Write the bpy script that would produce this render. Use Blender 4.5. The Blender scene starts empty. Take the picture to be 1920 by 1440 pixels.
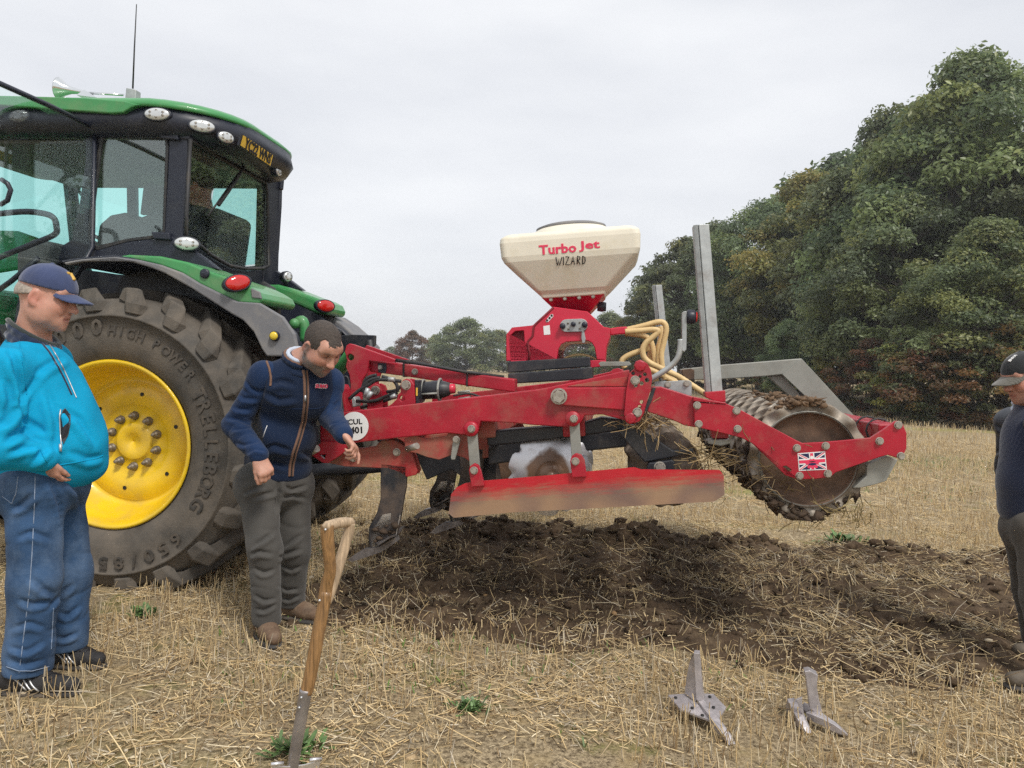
import bpy, bmesh, math, random
import numpy as np
from mathutils import Vector, Matrix, Euler
from mathutils.bvhtree import BVHTree

random.seed(7)
RNG = np.random.default_rng(7)
SC = bpy.context.scene
COL = SC.collection
rad = math.radians

# ------------------------------------------------------------------ camera
CAM_POS = Vector((0.0, 0.0, 1.47))
CAM_ROT = Euler((rad(88.5), 0, 0)).to_matrix() @ Matrix.Rotation(rad(2.0), 3, 'Z')
FPX = 1443.0
cam_data = bpy.data.cameras.new('camera')
cam = bpy.data.objects.new('camera', cam_data)
COL.objects.link(cam)
cam.matrix_world = Matrix.Translation(CAM_POS) @ CAM_ROT.to_4x4()
cam_data.sensor_width = 36.0
cam_data.lens = FPX / 1920 * 36.0
cam_data.clip_start = 0.05
cam_data.clip_end = 3000
SC.camera = cam

# ------------------------------------------------------------------ sky, sun, exposure
world = bpy.data.worlds.new('World')
SC.world = world
world.use_nodes = True
nt = world.node_tree
nt.nodes.clear()
out = nt.nodes.new('ShaderNodeOutputWorld')
bg = nt.nodes.new('ShaderNodeBackground')
sky = nt.nodes.new('ShaderNodeTexSky')
sky.sky_type = 'NISHITA'
sky.sun_disc = False
SUN_EL, SUN_AZ = 52, 150
sky.sun_elevation = rad(SUN_EL)
sky.sun_rotation = rad(SUN_AZ)
skys = nt.nodes.new('ShaderNodeVectorMath'); skys.operation = 'SCALE'
skys.inputs['Scale'].default_value = 0.10
nt.links.new(sky.outputs[0], skys.inputs[0])
tc = nt.nodes.new('ShaderNodeTexCoord')
mp = nt.nodes.new('ShaderNodeMapping'); mp.inputs['Scale'].default_value = (1.0, 1.0, 3.2)
nz = nt.nodes.new('ShaderNodeTexNoise')
nz.inputs['Scale'].default_value = 2.1; nz.inputs['Detail'].default_value = 5; nz.inputs['Roughness'].default_value = 0.5
nt.links.new(tc.outputs['Generated'], mp.inputs[0]); nt.links.new(mp.outputs[0], nz.inputs['Vector'])
cr = nt.nodes.new('ShaderNodeValToRGB')
cr.color_ramp.elements[0].position = 0.36; cr.color_ramp.elements[0].color = (0.437, 0.448, 0.472, 1)
cr.color_ramp.elements[1].position = 0.64; cr.color_ramp.elements[1].color = (0.525, 0.532, 0.545, 1)
nt.links.new(nz.outputs[0], cr.inputs[0])
mx = nt.nodes.new('ShaderNodeMix'); mx.data_type = 'RGBA'
mx.inputs['Factor'].default_value = 0.95
nt.links.new(skys.outputs[0], mx.inputs['A']); nt.links.new(cr.outputs[0], mx.inputs['B'])
nt.links.new(mx.outputs['Result'], bg.inputs['Color'])
bg.inputs['Strength'].default_value = 1.0
nt.links.new(bg.outputs[0], out.inputs['Surface'])

sun_data = bpy.data.lights.new('sun', 'SUN')
sun_data.energy = 1.5
sun_data.angle = rad(13)
sun_data.color = (1.0, 0.955, 0.89)
sun = bpy.data.objects.new('sun', sun_data)
COL.objects.link(sun)
# the sun stands behind the camera, high and a little to the right
_sd = Vector((math.sin(rad(SUN_AZ)) * math.cos(rad(SUN_EL)), math.cos(rad(SUN_AZ)) * math.cos(rad(SUN_EL)), math.sin(rad(SUN_EL))))
sun.rotation_euler = (-_sd).to_track_quat('-Z', 'Y').to_euler()
sun.location = (4, -6, 12)
SC.view_settings.view_transform = 'Standard'
SC.view_settings.look = 'None'
SC.view_settings.exposure = 0.88
SC.view_settings.gamma = 1.0
SC.view_settings.use_curve_mapping = False
SC.cycles.max_bounces = 8
SC.cycles.transparent_max_bounces = 16
SC.cycles.diffuse_bounces = 6
SC.cycles.use_denoising = False
SC.cycles.use_adaptive_sampling = False
SC.cycles.sample_clamp_indirect = 4.0

# ------------------------------------------------------------------ frames: the machine stands at THETA to the picture plane
THETA = rad(7.5)
UV = Vector((math.cos(THETA), -math.sin(THETA), 0))     # rearwards along the machine
NV = Vector((math.sin(THETA), math.cos(THETA), 0))      # across the machine, away from the camera
ZV = Vector((0, 0, 1))
PITCH = rad(5.2)
UP_ = UV * math.cos(PITCH) + ZV * math.sin(PITCH)       # lifted implement: its own long axis
ZP_ = -UV * math.sin(PITCH) + ZV * math.cos(PITCH)

def ray(px, py):
    return CAM_ROT @ Vector(((px - 960) / FPX, -(py - 720) / FPX, -1))
def pd(px, py, Y):
    r = ray(px, py); return CAM_POS + r * (Y / r.y)
def pv(px, py, v):
    r = ray(px, py); return CAM_POS + r * (v / NV.dot(r))
def pu(px, py, u):
    r = ray(px, py); return CAM_POS + r * ((u - UV.dot(CAM_POS)) / UV.dot(r))
def pg(px, py, z=0.0):
    r = ray(px, py); return CAM_POS + r * ((z - CAM_POS.z) / r.z)
def W3(u, v, z):
    return UV * u + NV * v + ZV * z
def uvz(p):
    return UV.dot(p), NV.dot(p), p.z

# ------------------------------------------------------------------ objects
WLOC = {}
def empty(name, loc, label=None, category=None, group=None):
    o = bpy.data.objects.new(name, None); COL.objects.link(o)
    o.location = loc; o.empty_display_size = 0.1
    WLOC[o.name] = Vector(loc)
    tag(o, label, category, group)
    return o
def tag(o, label=None, category=None, group=None, kind=None):
    if label: o['label'] = label
    if category: o['category'] = category
    if group: o['group'] = group
    if kind: o['kind'] = kind
    return o
def link(name, me, parent=None, world=None, rot=None):
    o = bpy.data.objects.new(name, me); COL.objects.link(o)
    w = Vector(world) if world is not None else Vector((0, 0, 0))
    WLOC[o.name] = w
    if parent is not None:
        o.parent = parent
        o.location = w - WLOC[parent.name]
    else:
        o.location = w
    if rot is not None:
        o.rotation_mode = 'QUATERNION'
        o.rotation_quaternion = rot.to_quaternion() if hasattr(rot, 'to_quaternion') else rot
    return o
def bevel(o, w, seg=2):
    m = o.modifiers.new('bevel', 'BEVEL'); m.width = w; m.segments = seg; m.limit_method = 'ANGLE'; m.angle_limit = rad(38)
    m.harden_normals = False
    return o

class G:
    """collects world-space faces for one mesh"""
    def __init__(s): s.v = []; s.f = []; s.m = []; s.sm = []
    def add(s, vs, fs, mi=0, smooth=False):
        b = len(s.v); s.v += [Vector(p) for p in vs]
        for f in fs: s.f.append([b + i for i in f]); s.m.append(mi); s.sm.append(smooth)
        return s
    def prism(s, pts, vec, mi=0):
        n = len(pts); vec = Vector(vec)
        vs = [Vector(p) for p in pts] + [Vector(p) + vec for p in pts]
        fs = [list(range(n)), list(range(2 * n - 1, n - 1, -1))]
        for i in range(n):
            j = (i + 1) % n; fs.append([i, i + n, j + n, j])
        return s.add(vs, fs, mi)
    def box(s, c, a, b, d, mi=0):
        c, a, b, d = Vector(c), Vector(a), Vector(b), Vector(d)
        return s.prism([c - a - b - d, c + a - b - d, c + a + b - d, c - a + b - d], d * 2, mi)
    def tube(s, pts, r, n=8, mi=0, caps=True, flat=None):
        pts = [Vector(p) for p in pts]; rs = r if isinstance(r, (list, tuple)) else [r] * len(pts)
        vs = []; up = None
        for i, p in enumerate(pts):
            t = (pts[min(i + 1, len(pts) - 1)] - pts[max(i - 1, 0)]).normalized()
            if up is None:
                up = Vector((0, 0, 1)) if abs(t.z) < 0.9 else Vector((1, 0, 0))
            x = t.cross(up)
            if x.length < 1e-5: x = t.orthogonal()
            x.normalize(); y = x.cross(t).normalized(); up = y
            for k in range(n):
                a = 2 * math.pi * k / n
                vs.append(p + x * (math.cos(a) * rs[i]) + y * (math.sin(a) * rs[i]))
        fs = []
        for i in range(len(pts) - 1):
            for k in range(n):
                fs.append([i * n + k, i * n + (k + 1) % n, (i + 1) * n + (k + 1) % n, (i + 1) * n + k])
        s.add(vs, fs, mi, True)
        if caps:
            b = len(s.v) - len(vs); e = b + (len(pts) - 1) * n
            s.f.append([b + k for k in range(n - 1, -1, -1)]); s.m.append(mi); s.sm.append(False)
            s.f.append([e + k for k in range(n)]); s.m.append(mi); s.sm.append(False)
        return s
    def cyl(s, a, b, r, n=16, mi=0, r2=None):
        return s.tube([a, b], [r, r if r2 is None else r2], n, mi)
    def lathe(s, o, axis, prof, n=48, mi=0, smooth=True, x0=None):
        """prof: list of (radius, distance along axis)"""
        o = Vector(o); axis = Vector(axis).normalized(); x = axis.orthogonal().normalized() if x0 is None else Vector(x0); y = axis.cross(x)
        vs = []
        for (r, h) in prof:
            for k in range(n):
                a = 2 * math.pi * k / n
                vs.append(o + axis * h + x * (r * math.cos(a)) + y * (r * math.sin(a)))
        fs = []
        for i in range(len(prof) - 1):
            for k in range(n):
                fs.append([i * n + k, i * n + (k + 1) % n, (i + 1) * n + (k + 1) % n, (i + 1) * n + k])
        return s.add(vs, fs, mi, smooth)
    def ball(s, c, r, n=12, m=8, mi=0, R=None):
        c = Vector(c); r = r if isinstance(r, (tuple, list)) else (r, r, r)
        vs = []
        for i in range(m + 1):
            t = math.pi * i / m
            for k in range(n):
                a = 2 * math.pi * k / n
                p = Vector((r[0] * math.sin(t) * math.cos(a), r[1] * math.sin(t) * math.sin(a), r[2] * math.cos(t)))
                vs.append(c + (R @ p if R is not None else p))
        fs = []
        for i in range(m):
            for k in range(n):
                fs.append([i * n + k, i * n + (k + 1) % n, (i + 1) * n + (k + 1) % n, (i + 1) * n + k])
        return s.add(vs, fs, mi, True)
    def obj(s, name, mats, parent=None, bev=0.0, seg=2, recalc=True, weld=True, origin=None, local=None):
        if not isinstance(mats, (list, tuple)): mats = [mats]
        lo = Vector((min(p[i] for p in s.v) for i in range(3))); hi = Vector((max(p[i] for p in s.v) for i in range(3)))
        c = (lo + hi) / 2 if origin is None else Vector(origin)
        me = bpy.data.meshes.new(name)
        me.from_pydata([p - c for p in s.v], [], s.f)
        for m in mats: me.materials.append(m)
        me.polygons.foreach_set('material_index', s.m)
        me.polygons.foreach_set('use_smooth', s.sm)
        if recalc:
            bm = bmesh.new(); bm.from_mesh(me)
            if weld: bmesh.ops.remove_doubles(bm, verts=bm.verts, dist=1e-5)
            bmesh.ops.recalc_face_normals(bm, faces=bm.faces)
            bm.to_mesh(me); bm.free()
        o = link(name, me, parent, c)
        if bev: bevel(o, bev, seg)
        return o

def plate(name, pix, v, th, mat, parent, holes=(), bev=0.003, pts3=None, vec=None):
    """flat steel plate: outline given where it stands on the vertical plane v, real thickness th, real holes (px, py, radius in m)"""
    P = [pv(x, y, v) for (x, y) in pix] if pts3 is None else pts3
    vec = NV * th if vec is None else vec
    if not holes:
        return G().prism(P, vec).obj(name, mat, parent, bev)
    bm = bmesh.new()
    ed = []
    def loop(pts):
        vs = [bm.verts.new(p) for p in pts]
        for i in range(len(vs)): ed.append(bm.edges.new((vs[i], vs[(i + 1) % len(vs)])))
    loop(P)
    for h in holes:
        if not isinstance(h[0], tuple):
            c = pv(h[0], h[1], v)
            loop([c + UP_ * (h[2] * math.cos(a * math.pi / 5)) + ZP_ * (h[2] * math.sin(a * math.pi / 5)) for a in range(10)])
        else:
            loop([pv(x, y, v) for (x, y) in h])
    bmesh.ops.triangle_fill(bm, use_beauty=True, use_dissolve=True, edges=ed, normal=-NV)
    ext = bmesh.ops.extrude_face_region(bm, geom=list(bm.faces))
    bmesh.ops.translate(bm, verts=[e for e in ext['geom'] if isinstance(e, bmesh.types.BMVert)], vec=vec)
    bmesh.ops.recalc_face_normals(bm, faces=bm.faces)
    c = sum((x.co for x in bm.verts), Vector()) / len(bm.verts)
    for x in bm.verts: x.co -= c
    me = bpy.data.meshes.new(name); bm.to_mesh(me); bm.free()
    me.materials.append(mat)
    o = link(name, me, parent, c)
    if bev: bevel(o, bev, 1)
    return o

def sstep(a, b, x):
    t = np.clip((x - a) / (b - a), 0, 1); return t * t * (3 - 2 * t)
BV = {}
def bvh_of(o):
    if o.name not in BV:
        me = o.data; w = WLOC[o.name]
        BV[o.name] = BVHTree.FromPolygons([v.co + w for v in me.vertices], [list(p.vertices) for p in me.polygons])
    return BV[o.name]
def hit(o, px, py):
    r = ray(px, py).normalized(); h = bvh_of(o).ray_cast(CAM_POS, r)
    return h[0], h[1]
def smooth_path(pts, n=6):
    pts = [Vector(p) for p in pts]; res = []
    for i in range(len(pts) - 1):
        p0 = pts[max(i - 1, 0)]; p1 = pts[i]; p2 = pts[i + 1]; p3 = pts[min(i + 2, len(pts) - 1)]
        for k in range(n):
            t = k / n
            res.append(0.5 * ((2 * p1) + (p2 - p0) * t + (2 * p0 - 5 * p1 + 4 * p2 - p3) * t * t + (3 * p1 - p0 - 3 * p2 + p3) * t ** 3))
    res.append(pts[-1]); return res

# ------------------------------------------------------------------ materials
def lin(r, g, b):
    f = lambda c: c / 12.92 if c <= 0.04045 else ((c + 0.055) / 1.055) ** 2.4
    return (f(r / 255), f(g / 255), f(b / 255), 1)
def material(name, col, rough=0.5, metal=0.0, var=0.15, vscale=3.0, dirt=None, bump=0.0, bscale=60.0, spec=0.5, coat=0.0, attr=None, subsurf=0.0, space='Position', sheen=0.0, stretch=None, detail=6):
    m = bpy.data.materials.new(name); m.use_nodes = True
    n = m.node_tree.nodes; L = m.node_tree.links
    b = n['Principled BSDF']
    b.inputs['Roughness'].default_value = rough; b.inputs['Metallic'].default_value = metal
    b.inputs['Specular IOR Level'].default_value = spec; b.inputs['Coat Weight'].default_value = coat
    b.inputs['Sheen Weight'].default_value = sheen
    if space == 'Position':
        g = n.new('ShaderNodeNewGeometry'); co = g.outputs['Position']
    else:
        g = n.new('ShaderNodeTexCoord'); co = g.outputs['Object']
    if stretch:
        mpn = n.new('ShaderNodeMapping'); mpn.inputs['Scale'].default_value = stretch
        L.new(co, mpn.inputs[0]); co = mpn.outputs[0]
    t = n.new('ShaderNodeTexNoise'); t.inputs['Scale'].default_value = vscale; t.inputs['Detail'].default_value = detail; t.inputs['Roughness'].default_value = 0.62
    L.new(co, t.inputs['Vector'])
    base = n.new('ShaderNodeMix'); base.data_type = 'RGBA'; base.blend_type = 'MULTIPLY'
    base.inputs['Factor'].default_value = 1.0
    if attr:
        a = n.new('ShaderNodeAttribute'); a.attribute_name = attr; L.new(a.outputs['Color'], base.inputs['A'])
    else:
        base.inputs['A'].default_value = col if len(col) == 4 else (*col, 1)
    rmp = n.new('ShaderNodeMapRange'); rmp.inputs['From Min'].default_value = 0.3; rmp.inputs['From Max'].default_value = 0.7
    rmp.inputs['To Min'].default_value = 1 - var; rmp.inputs['To Max'].default_value = 1 + var
    L.new(t.outputs[0], rmp.inputs['Value'])
    L.new(rmp.outputs[0], base.inputs['B'])
    c = base.outputs['Result']
    if dirt:
        dc, amt, ds = dirt
        t2 = n.new('ShaderNodeTexNoise'); t2.inputs['Scale'].default_value = ds; t2.inputs['Detail'].default_value = 8; t2.inputs['Roughness'].default_value = 0.7
        L.new(co, t2.inputs['Vector'])
        r2 = n.new('ShaderNodeMapRange'); r2.inputs['From Min'].default_value = 0.62 - 0.4 * amt; r2.inputs['From Max'].default_value = 0.82 - 0.3 * amt
        r2.inputs['To Max'].default_value = min(1, 0.35 + amt * .6)
        L.new(t2.outputs[0], r2.inputs['Value'])
        d = n.new('ShaderNodeMix'); d.data_type = 'RGBA'; d.inputs['B'].default_value = dc if len(dc) == 4 else (*dc, 1)
        L.new(r2.outputs[0], d.inputs['Factor']); L.new(c, d.inputs['A']); c = d.outputs['Result']
        r3 = n.new('ShaderNodeMapRange'); r3.inputs['To Min'].default_value = rough; r3.inputs['To Max'].default_value = 0.9
        L.new(r2.outputs[0], r3.inputs['Value']); L.new(r3.outputs[0], b.inputs['Roughness'])
    L.new(c, b.inputs['Base Color'])
    if bump:
        t3 = n.new('ShaderNodeTexNoise'); t3.inputs['Scale'].default_value = bscale; t3.inputs['Detail'].default_value = 5
        L.new(co, t3.inputs['Vector'])
        bp = n.new('ShaderNodeBump'); bp.inputs['Strength'].default_value = bump; bp.inputs['Distance'].default_value = 0.01
        L.new(t3.outputs[0], bp.inputs['Height']); L.new(bp.outputs[0], b.inputs['Normal'])
    return m
def glass(name, tint, refl=1.0):
    m = bpy.data.materials.new(name); m.use_nodes = True
    n = m.node_tree.nodes; L = m.node_tree.links; n.clear()
    o = n.new('ShaderNodeOutputMaterial'); t = n.new('ShaderNodeBsdfTransparent'); t.inputs[0].default_value = (*tint, 1)
    g = n.new('ShaderNodeBsdfGlossy'); g.inputs['Roughness'].default_value = 0.02; g.inputs[0].default_value = (.9, .95, .95, 1)
    ge = n.new('ShaderNodeNewGeometry'); dt = n.new('ShaderNodeVectorMath'); dt.operation = 'DOT_PRODUCT'
    L.new(ge.outputs['Normal'], dt.inputs[0]); L.new(ge.outputs['Incoming'], dt.inputs[1])
    ab = n.new('ShaderNodeMath'); ab.operation = 'ABSOLUTE'; L.new(dt.outputs['Value'], ab.inputs[0])
    iv = n.new('ShaderNodeMath'); iv.operation = 'SUBTRACT'; iv.inputs[0].default_value = 1; L.new(ab.outputs[0], iv.inputs[1])
    pw = n.new('ShaderNodeMath'); pw.operation = 'POWER'; pw.inputs[1].default_value = 4.5; L.new(iv.outputs[0], pw.inputs[0])
    mu = n.new('ShaderNodeMath'); mu.operation = 'MULTIPLY_ADD'; mu.inputs[1].default_value = .8 * refl; mu.inputs[2].default_value = .045 * refl; mu.use_clamp = True
    L.new(pw.outputs[0], mu.inputs[0])
    mi = n.new('ShaderNodeMixShader')
    L.new(mu.outputs[0], mi.inputs[0]); L.new(t.outputs[0], mi.inputs[1]); L.new(g.outputs[0], mi.inputs[2]); L.new(mi.outputs[0], o.inputs[0])
    return m

DUST = (0.23, 0.17, 0.105)
MUD = (0.055, 0.034, 0.02)
M = {}
M['red'] = material('red_paint', (0.37, 0.006, 0.022), 0.40, var=0.2, vscale=5, dirt=((0.26, 0.12, 0.08), 0.30, 6), bump=0.08, bscale=40, coat=0.1)
M['red_dusty'] = material('dusty_red_paint', (0.40, 0.012, 0.02), 0.5, var=0.2, vscale=5, dirt=(DUST, 0.62, 4.5), bump=0.1, bscale=50)
M['pink_red'] = material('sun_faded_red_paint', (0.56, 0.014, 0.045), 0.38, var=0.06, vscale=4, dirt=(DUST, 0.1, 6), coat=0.15)
M['dark_red'] = material('dark_red_mesh', (0.20, 0.012, 0.02), 0.7, var=0.3, vscale=40)
M['green'] = material('green_paint', (0.045, 0.255, 0.075), 0.38, var=0.1, vscale=3, dirt=((0.20, 0.26, 0.13), 0.36, 3.5), coat=0.3)
M['yellow'] = material('yellow_paint', (0.80, 0.53, 0.012), 0.36, var=0.1, vscale=4, dirt=((0.42, 0.29, 0.09), 0.34, 5), coat=0.2)
M['tyre'] = material('dusty_rubber', (0.075, 0.069, 0.061), 0.85, var=0.35, vscale=5, dirt=((0.18, 0.15, 0.118), 0.62, 3.2), bump=0.25, bscale=80, spec=0.25)
M['tyre_letter'] = material('raised_rubber_lettering', (0.050, 0.046, 0.041), 0.8, var=0.3, vscale=8, dirt=((0.16, 0.125, 0.09), 0.5, 7))
M['black'] = material('black_paint', (0.018, 0.020, 0.026), 0.4, var=0.25, vscale=6, dirt=((0.11, 0.095, 0.075), 0.28, 6), bump=0.06)
M['cab_black'] = material('cab_black_plastic', (0.014, 0.017, 0.030), 0.42, var=0.15, vscale=4, dirt=((0.07, 0.07, 0.07), 0.22, 5))
M['interior'] = material('cab_interior_grey', (0.10, 0.11, 0.11), 0.7, var=0.2, vscale=8)
M['fender_grey'] = material('dusty_grey_plastic', (0.17, 0.17, 0.18), 0.62, var=0.14, vscale=3, dirt=((0.30, 0.27, 0.22), 0.4, 3), bump=0.05)
M['rubber'] = material('black_rubber_hose', (0.022, 0.022, 0.024), 0.55, var=0.2, vscale=20, dirt=((0.10, 0.085, 0.065), 0.3, 12))
M['galv'] = material('galvanised_steel', (0.40, 0.42, 0.42), 0.5, 0.55, var=0.22, vscale=14, dirt=((0.30, 0.27, 0.22), 0.3, 5), bump=0.05, bscale=30)
M['galv_rusty'] = material('stained_galvanised_steel', (0.40, 0.42, 0.42), 0.5, 0.5, var=0.22, vscale=12, dirt=((0.16, 0.09, 0.05), 0.27, 7), bump=0.05, bscale=30)
M['galv_dull'] = material('dull_galvanised_steel', (0.30, 0.30, 0.27), 0.6, 0.35, var=0.14, vscale=7, dirt=((0.22, 0.19, 0.14), 0.35, 4), bump=0.04)
M['bolt'] = material('zinc_bolts', (0.42, 0.39, 0.34), 0.45, 0.7, var=0.25, vscale=40, dirt=((0.2, 0.15, 0.10), 0.35, 30))
M['nut'] = material('weathered_wheel_nuts', (0.21, 0.18, 0.14), 0.5, 0.5, var=0.3, vscale=40)
M['cream'] = material('cream_plastic', (0.76, 0.71, 0.585), 0.45, var=0.05, vscale=3, dirt=((0.52, 0.42, 0.20), 0.26, 3.2), bump=0.04, spec=0.4)
M['hose'] = material('cream_seed_hose', (0.66, 0.47, 0.22), 0.5, var=0.1, vscale=8, dirt=((0.42, 0.27, 0.11), 0.3, 9))
M['steel'] = material('scoured_steel', (0.34, 0.32, 0.32), 0.38, 0.75, var=0.3, vscale=14, dirt=((0.12, 0.08, 0.055), 0.32, 9), bump=0.05)
M['bright_steel'] = material('polished_steel', (0.72, 0.71, 0.72), 0.27, 0.8, var=0.15, vscale=12, dirt=((0.14, 0.09, 0.055), 0.25, 7))
M['cast'] = material('new_cast_steel', (0.44, 0.41, 0.415), 0.45, 0.55, var=0.25, vscale=22, dirt=((0.08, 0.065, 0.06), 0.2, 18), bump=0.1, bscale=90)
M['rust'] = material('muddy_rusted_steel', (0.17, 0.10, 0.062), 0.7, 0.2, var=0.4, vscale=9, dirt=((0.045, 0.035, 0.03), 0.5, 6), bump=0.2, bscale=50)
M['disc_brown'] = material('soil_stained_steel', (0.17, 0.135, 0.105), 0.6, 0.35, var=0.3, vscale=8, dirt=((0.07, 0.045, 0.028), 0.45, 7), bump=0.1)
M['mud'] = material('wet_mud', MUD, 0.85, var=0.5, vscale=18, dirt=((0.12, 0.08, 0.045), 0.3, 25), bump=0.7, bscale=70)
M['white'] = material('white_vinyl', (0.80, 0.80, 0.79), 0.45, var=0.03, vscale=4)
M['ink'] = material('black_print', (0.012, 0.012, 0.016), 0.5, var=0.05)
M['pink_print'] = material('red_print', (0.72, 0.035, 0.10), 0.45, var=0.05)
M['navy_print'] = material('navy_print', (0.010, 0.014, 0.07), 0.45, var=0.05)
M['plate_yellow'] = material('number_plate_yellow', (0.78, 0.50, 0.06), 0.4, var=0.06, dirt=((0.35, 0.26, 0.12), 0.25, 12))
M['lens_red'] = material('red_lamp_lens', (0.52, 0.012, 0.008), 0.12, var=0.12, vscale=30, coat=0.8)
M['lens_clear'] = material('clear_lamp_lens', (0.62, 0.64, 0.64), 0.2, 0.4, var=0.1, vscale=30, coat=0.6)
M['lens_amber'] = material('amber_lamp_lens', (0.75, 0.55, 0.05), 0.2, var=0.1)
M['chrome'] = material('chrome', (0.75, 0.77, 0.77), 0.12, 0.95, var=0.05)
M['dark_hole'] = material('hole_shade_black', (0.01, 0.01, 0.01), 0.6, var=0.1)  # for discs whose black stands for the dark inside holes
M['glass_side'] = glass('tinted_cab_glass', (0.96, 1.0, 0.99), 2.2)
M['glass_far'] = glass('green_tinted_cab_glass', (0.74, 1.0, 0.97), 0.7)
M['wood_dark'] = material('varnished_ash_wood', (0.30, 0.165, 0.065), 0.42, var=0.6, vscale=9, space='Object', stretch=(14, 14, 0.8), dirt=((0.11, 0.06, 0.028), 0.42, 4), bump=0.06, coat=0.15)
M['wood_pale'] = material('worn_ash_wood', (0.42, 0.31, 0.20), 0.6, dirt=((.22, .15, .09), .35, 4), var=0.45, vscale=12, space='Object', stretch=(9, 9, 0.7), bump=0.06)
# ------------------------------------------------------------------ lettering (built-in font turned into flat raised meshes)
_TXT = {}
def text_mesh(s, bold=0.0, depth=0.03, shear=0.0, res=2):
    """unit-height lettering in the XY plane, centred; returns vertices, faces"""
    key = (s, bold, depth, shear)
    if key in _TXT: return _TXT[key]
    cu = bpy.data.curves.new('lettering', 'FONT'); cu.body = s; cu.size = 1.0; cu.extrude = depth; cu.offset = bold; cu.shear = shear
    cu.align_x = 'CENTER'; cu.align_y = 'CENTER'; cu.resolution_u = res
    ob = bpy.data.objects.new('lettering', cu); COL.objects.link(ob)
    dg = bpy.context.evaluated_depsgraph_get()
    me = bpy.data.meshes.new_from_object(ob.evaluated_get(dg))
    vs = [v.co.copy() for v in me.vertices]; fs = [list(p.vertices) for p in me.polygons]
    bpy.data.objects.remove(ob); bpy.data.curves.remove(cu); bpy.data.meshes.remove(me)
    if vs:
        cy = (min(v.y for v in vs) + max(v.y for v in vs)) / 2; cx = (min(v.x for v in vs) + max(v.x for v in vs)) / 2
        hh = max(v.y for v in vs) - min(v.y for v in vs)
        vs = [Vector(((v.x - cx) / hh, (v.y - cy) / hh, v.z)) for v in vs]
    _TXT[key] = (vs, fs); return _TXT[key]
def put_text(g, s, o, xd, yd, h, bold=0.0, mi=0, depth=0.03, shear=0.0, sx=1.0, dz=0.002):
    """lettering of height h at o, reading along xd, upright along yd; stands dz proud"""
    vs, fs = text_mesh(s, bold, depth, shear)
    xd = Vector(xd).normalized(); yd = Vector(yd).normalized(); n = xd.cross(yd)
    g.add([Vector(o) + xd * (v.x * h * sx) + yd * (v.y * h) + n * (dz if v.z > 0 else -dz * .2) for v in vs], fs, mi)
    return g
for _s, _b in [(c, .02) for c in 'HIGPOWERTLB650/81'] + [('YC22 WNS', .03), ('CUL', .02), ('401', .03), ('Turbo', .045), ('Jet', .045), ('SUMO', .04), ('SEEVA', .03)]:
    text_mesh(_s, _b)
# ------------------------------------------------------------------ ground
_LAT = np.random.default_rng(3).random((256, 256)).astype(np.float32)
def vnoise(x, y, f=1.0, o=0):
    x = np.asarray(x, dtype=np.float64) * f + 17.3 * o; y = np.asarray(y, dtype=np.float64) * f + 41.7 * o
    xi = np.floor(x).astype(int); yi = np.floor(y).astype(int); fx = x - xi; fy = y - yi
    fx = fx * fx * (3 - 2 * fx); fy = fy * fy * (3 - 2 * fy)
    g = lambda i, j: _LAT[i & 255, j & 255]
    return (g(xi, yi) * (1 - fx) + g(xi + 1, yi) * fx) * (1 - fy) + (g(xi, yi + 1) * (1 - fx) + g(xi + 1, yi + 1) * fx) * fy
def fbm(x, y, f, n=4, o=0):
    s = 0; a = 1; t = 0
    for i in range(n):
        s = s + a * vnoise(x, y, f * 2 ** i, o + i); t += a; a *= .5
    return s / t
CT, ST = math.cos(THETA), math.sin(THETA)
def to_uv(x, y): return x * CT - y * ST, x * ST + y * CT
def tilled(x, y):
    """0..1: how far the ground has been worked by the cultivator"""
    u, v = to_uv(np.asarray(x), np.asarray(y))
    e = (fbm(x, y, 1.6, 4, 2) - .5) * 1.0 + (fbm(x, y, 7.0, 2, 4) - .5) * .35
    near = 3.98 - 0.16 * sstep(1.2, -0.6, u) * 0 
    m = sstep(near - .22, near + .26, v + e * .6) * (1 - sstep(6.62, 6.92, v + e * .6))
    m = m * sstep(-2.15, -1.5, u + e * .9 + .25 * (fbm(x, y, 5, 2, 6) - .5))
    return m
def ground_z(x, y):
    t = tilled(x, y)
    base = (fbm(x, y, .8, 3, 5) - .5) * .035 + (fbm(x, y, 9, 2, 9) - .5) * .012
    u, v = to_uv(np.asarray(x), np.asarray(y))
    lump = fbm(x, y, 4.0, 4, 11)
    edge = np.exp(-((v - 6.45) / .22) ** 2) * .09
    z = base + t * (-.008 + .085 * np.maximum(lump - .38, 0) * 2 + edge * vnoise(x, y, 3.3, 7) * 1.6)
    return z

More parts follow.
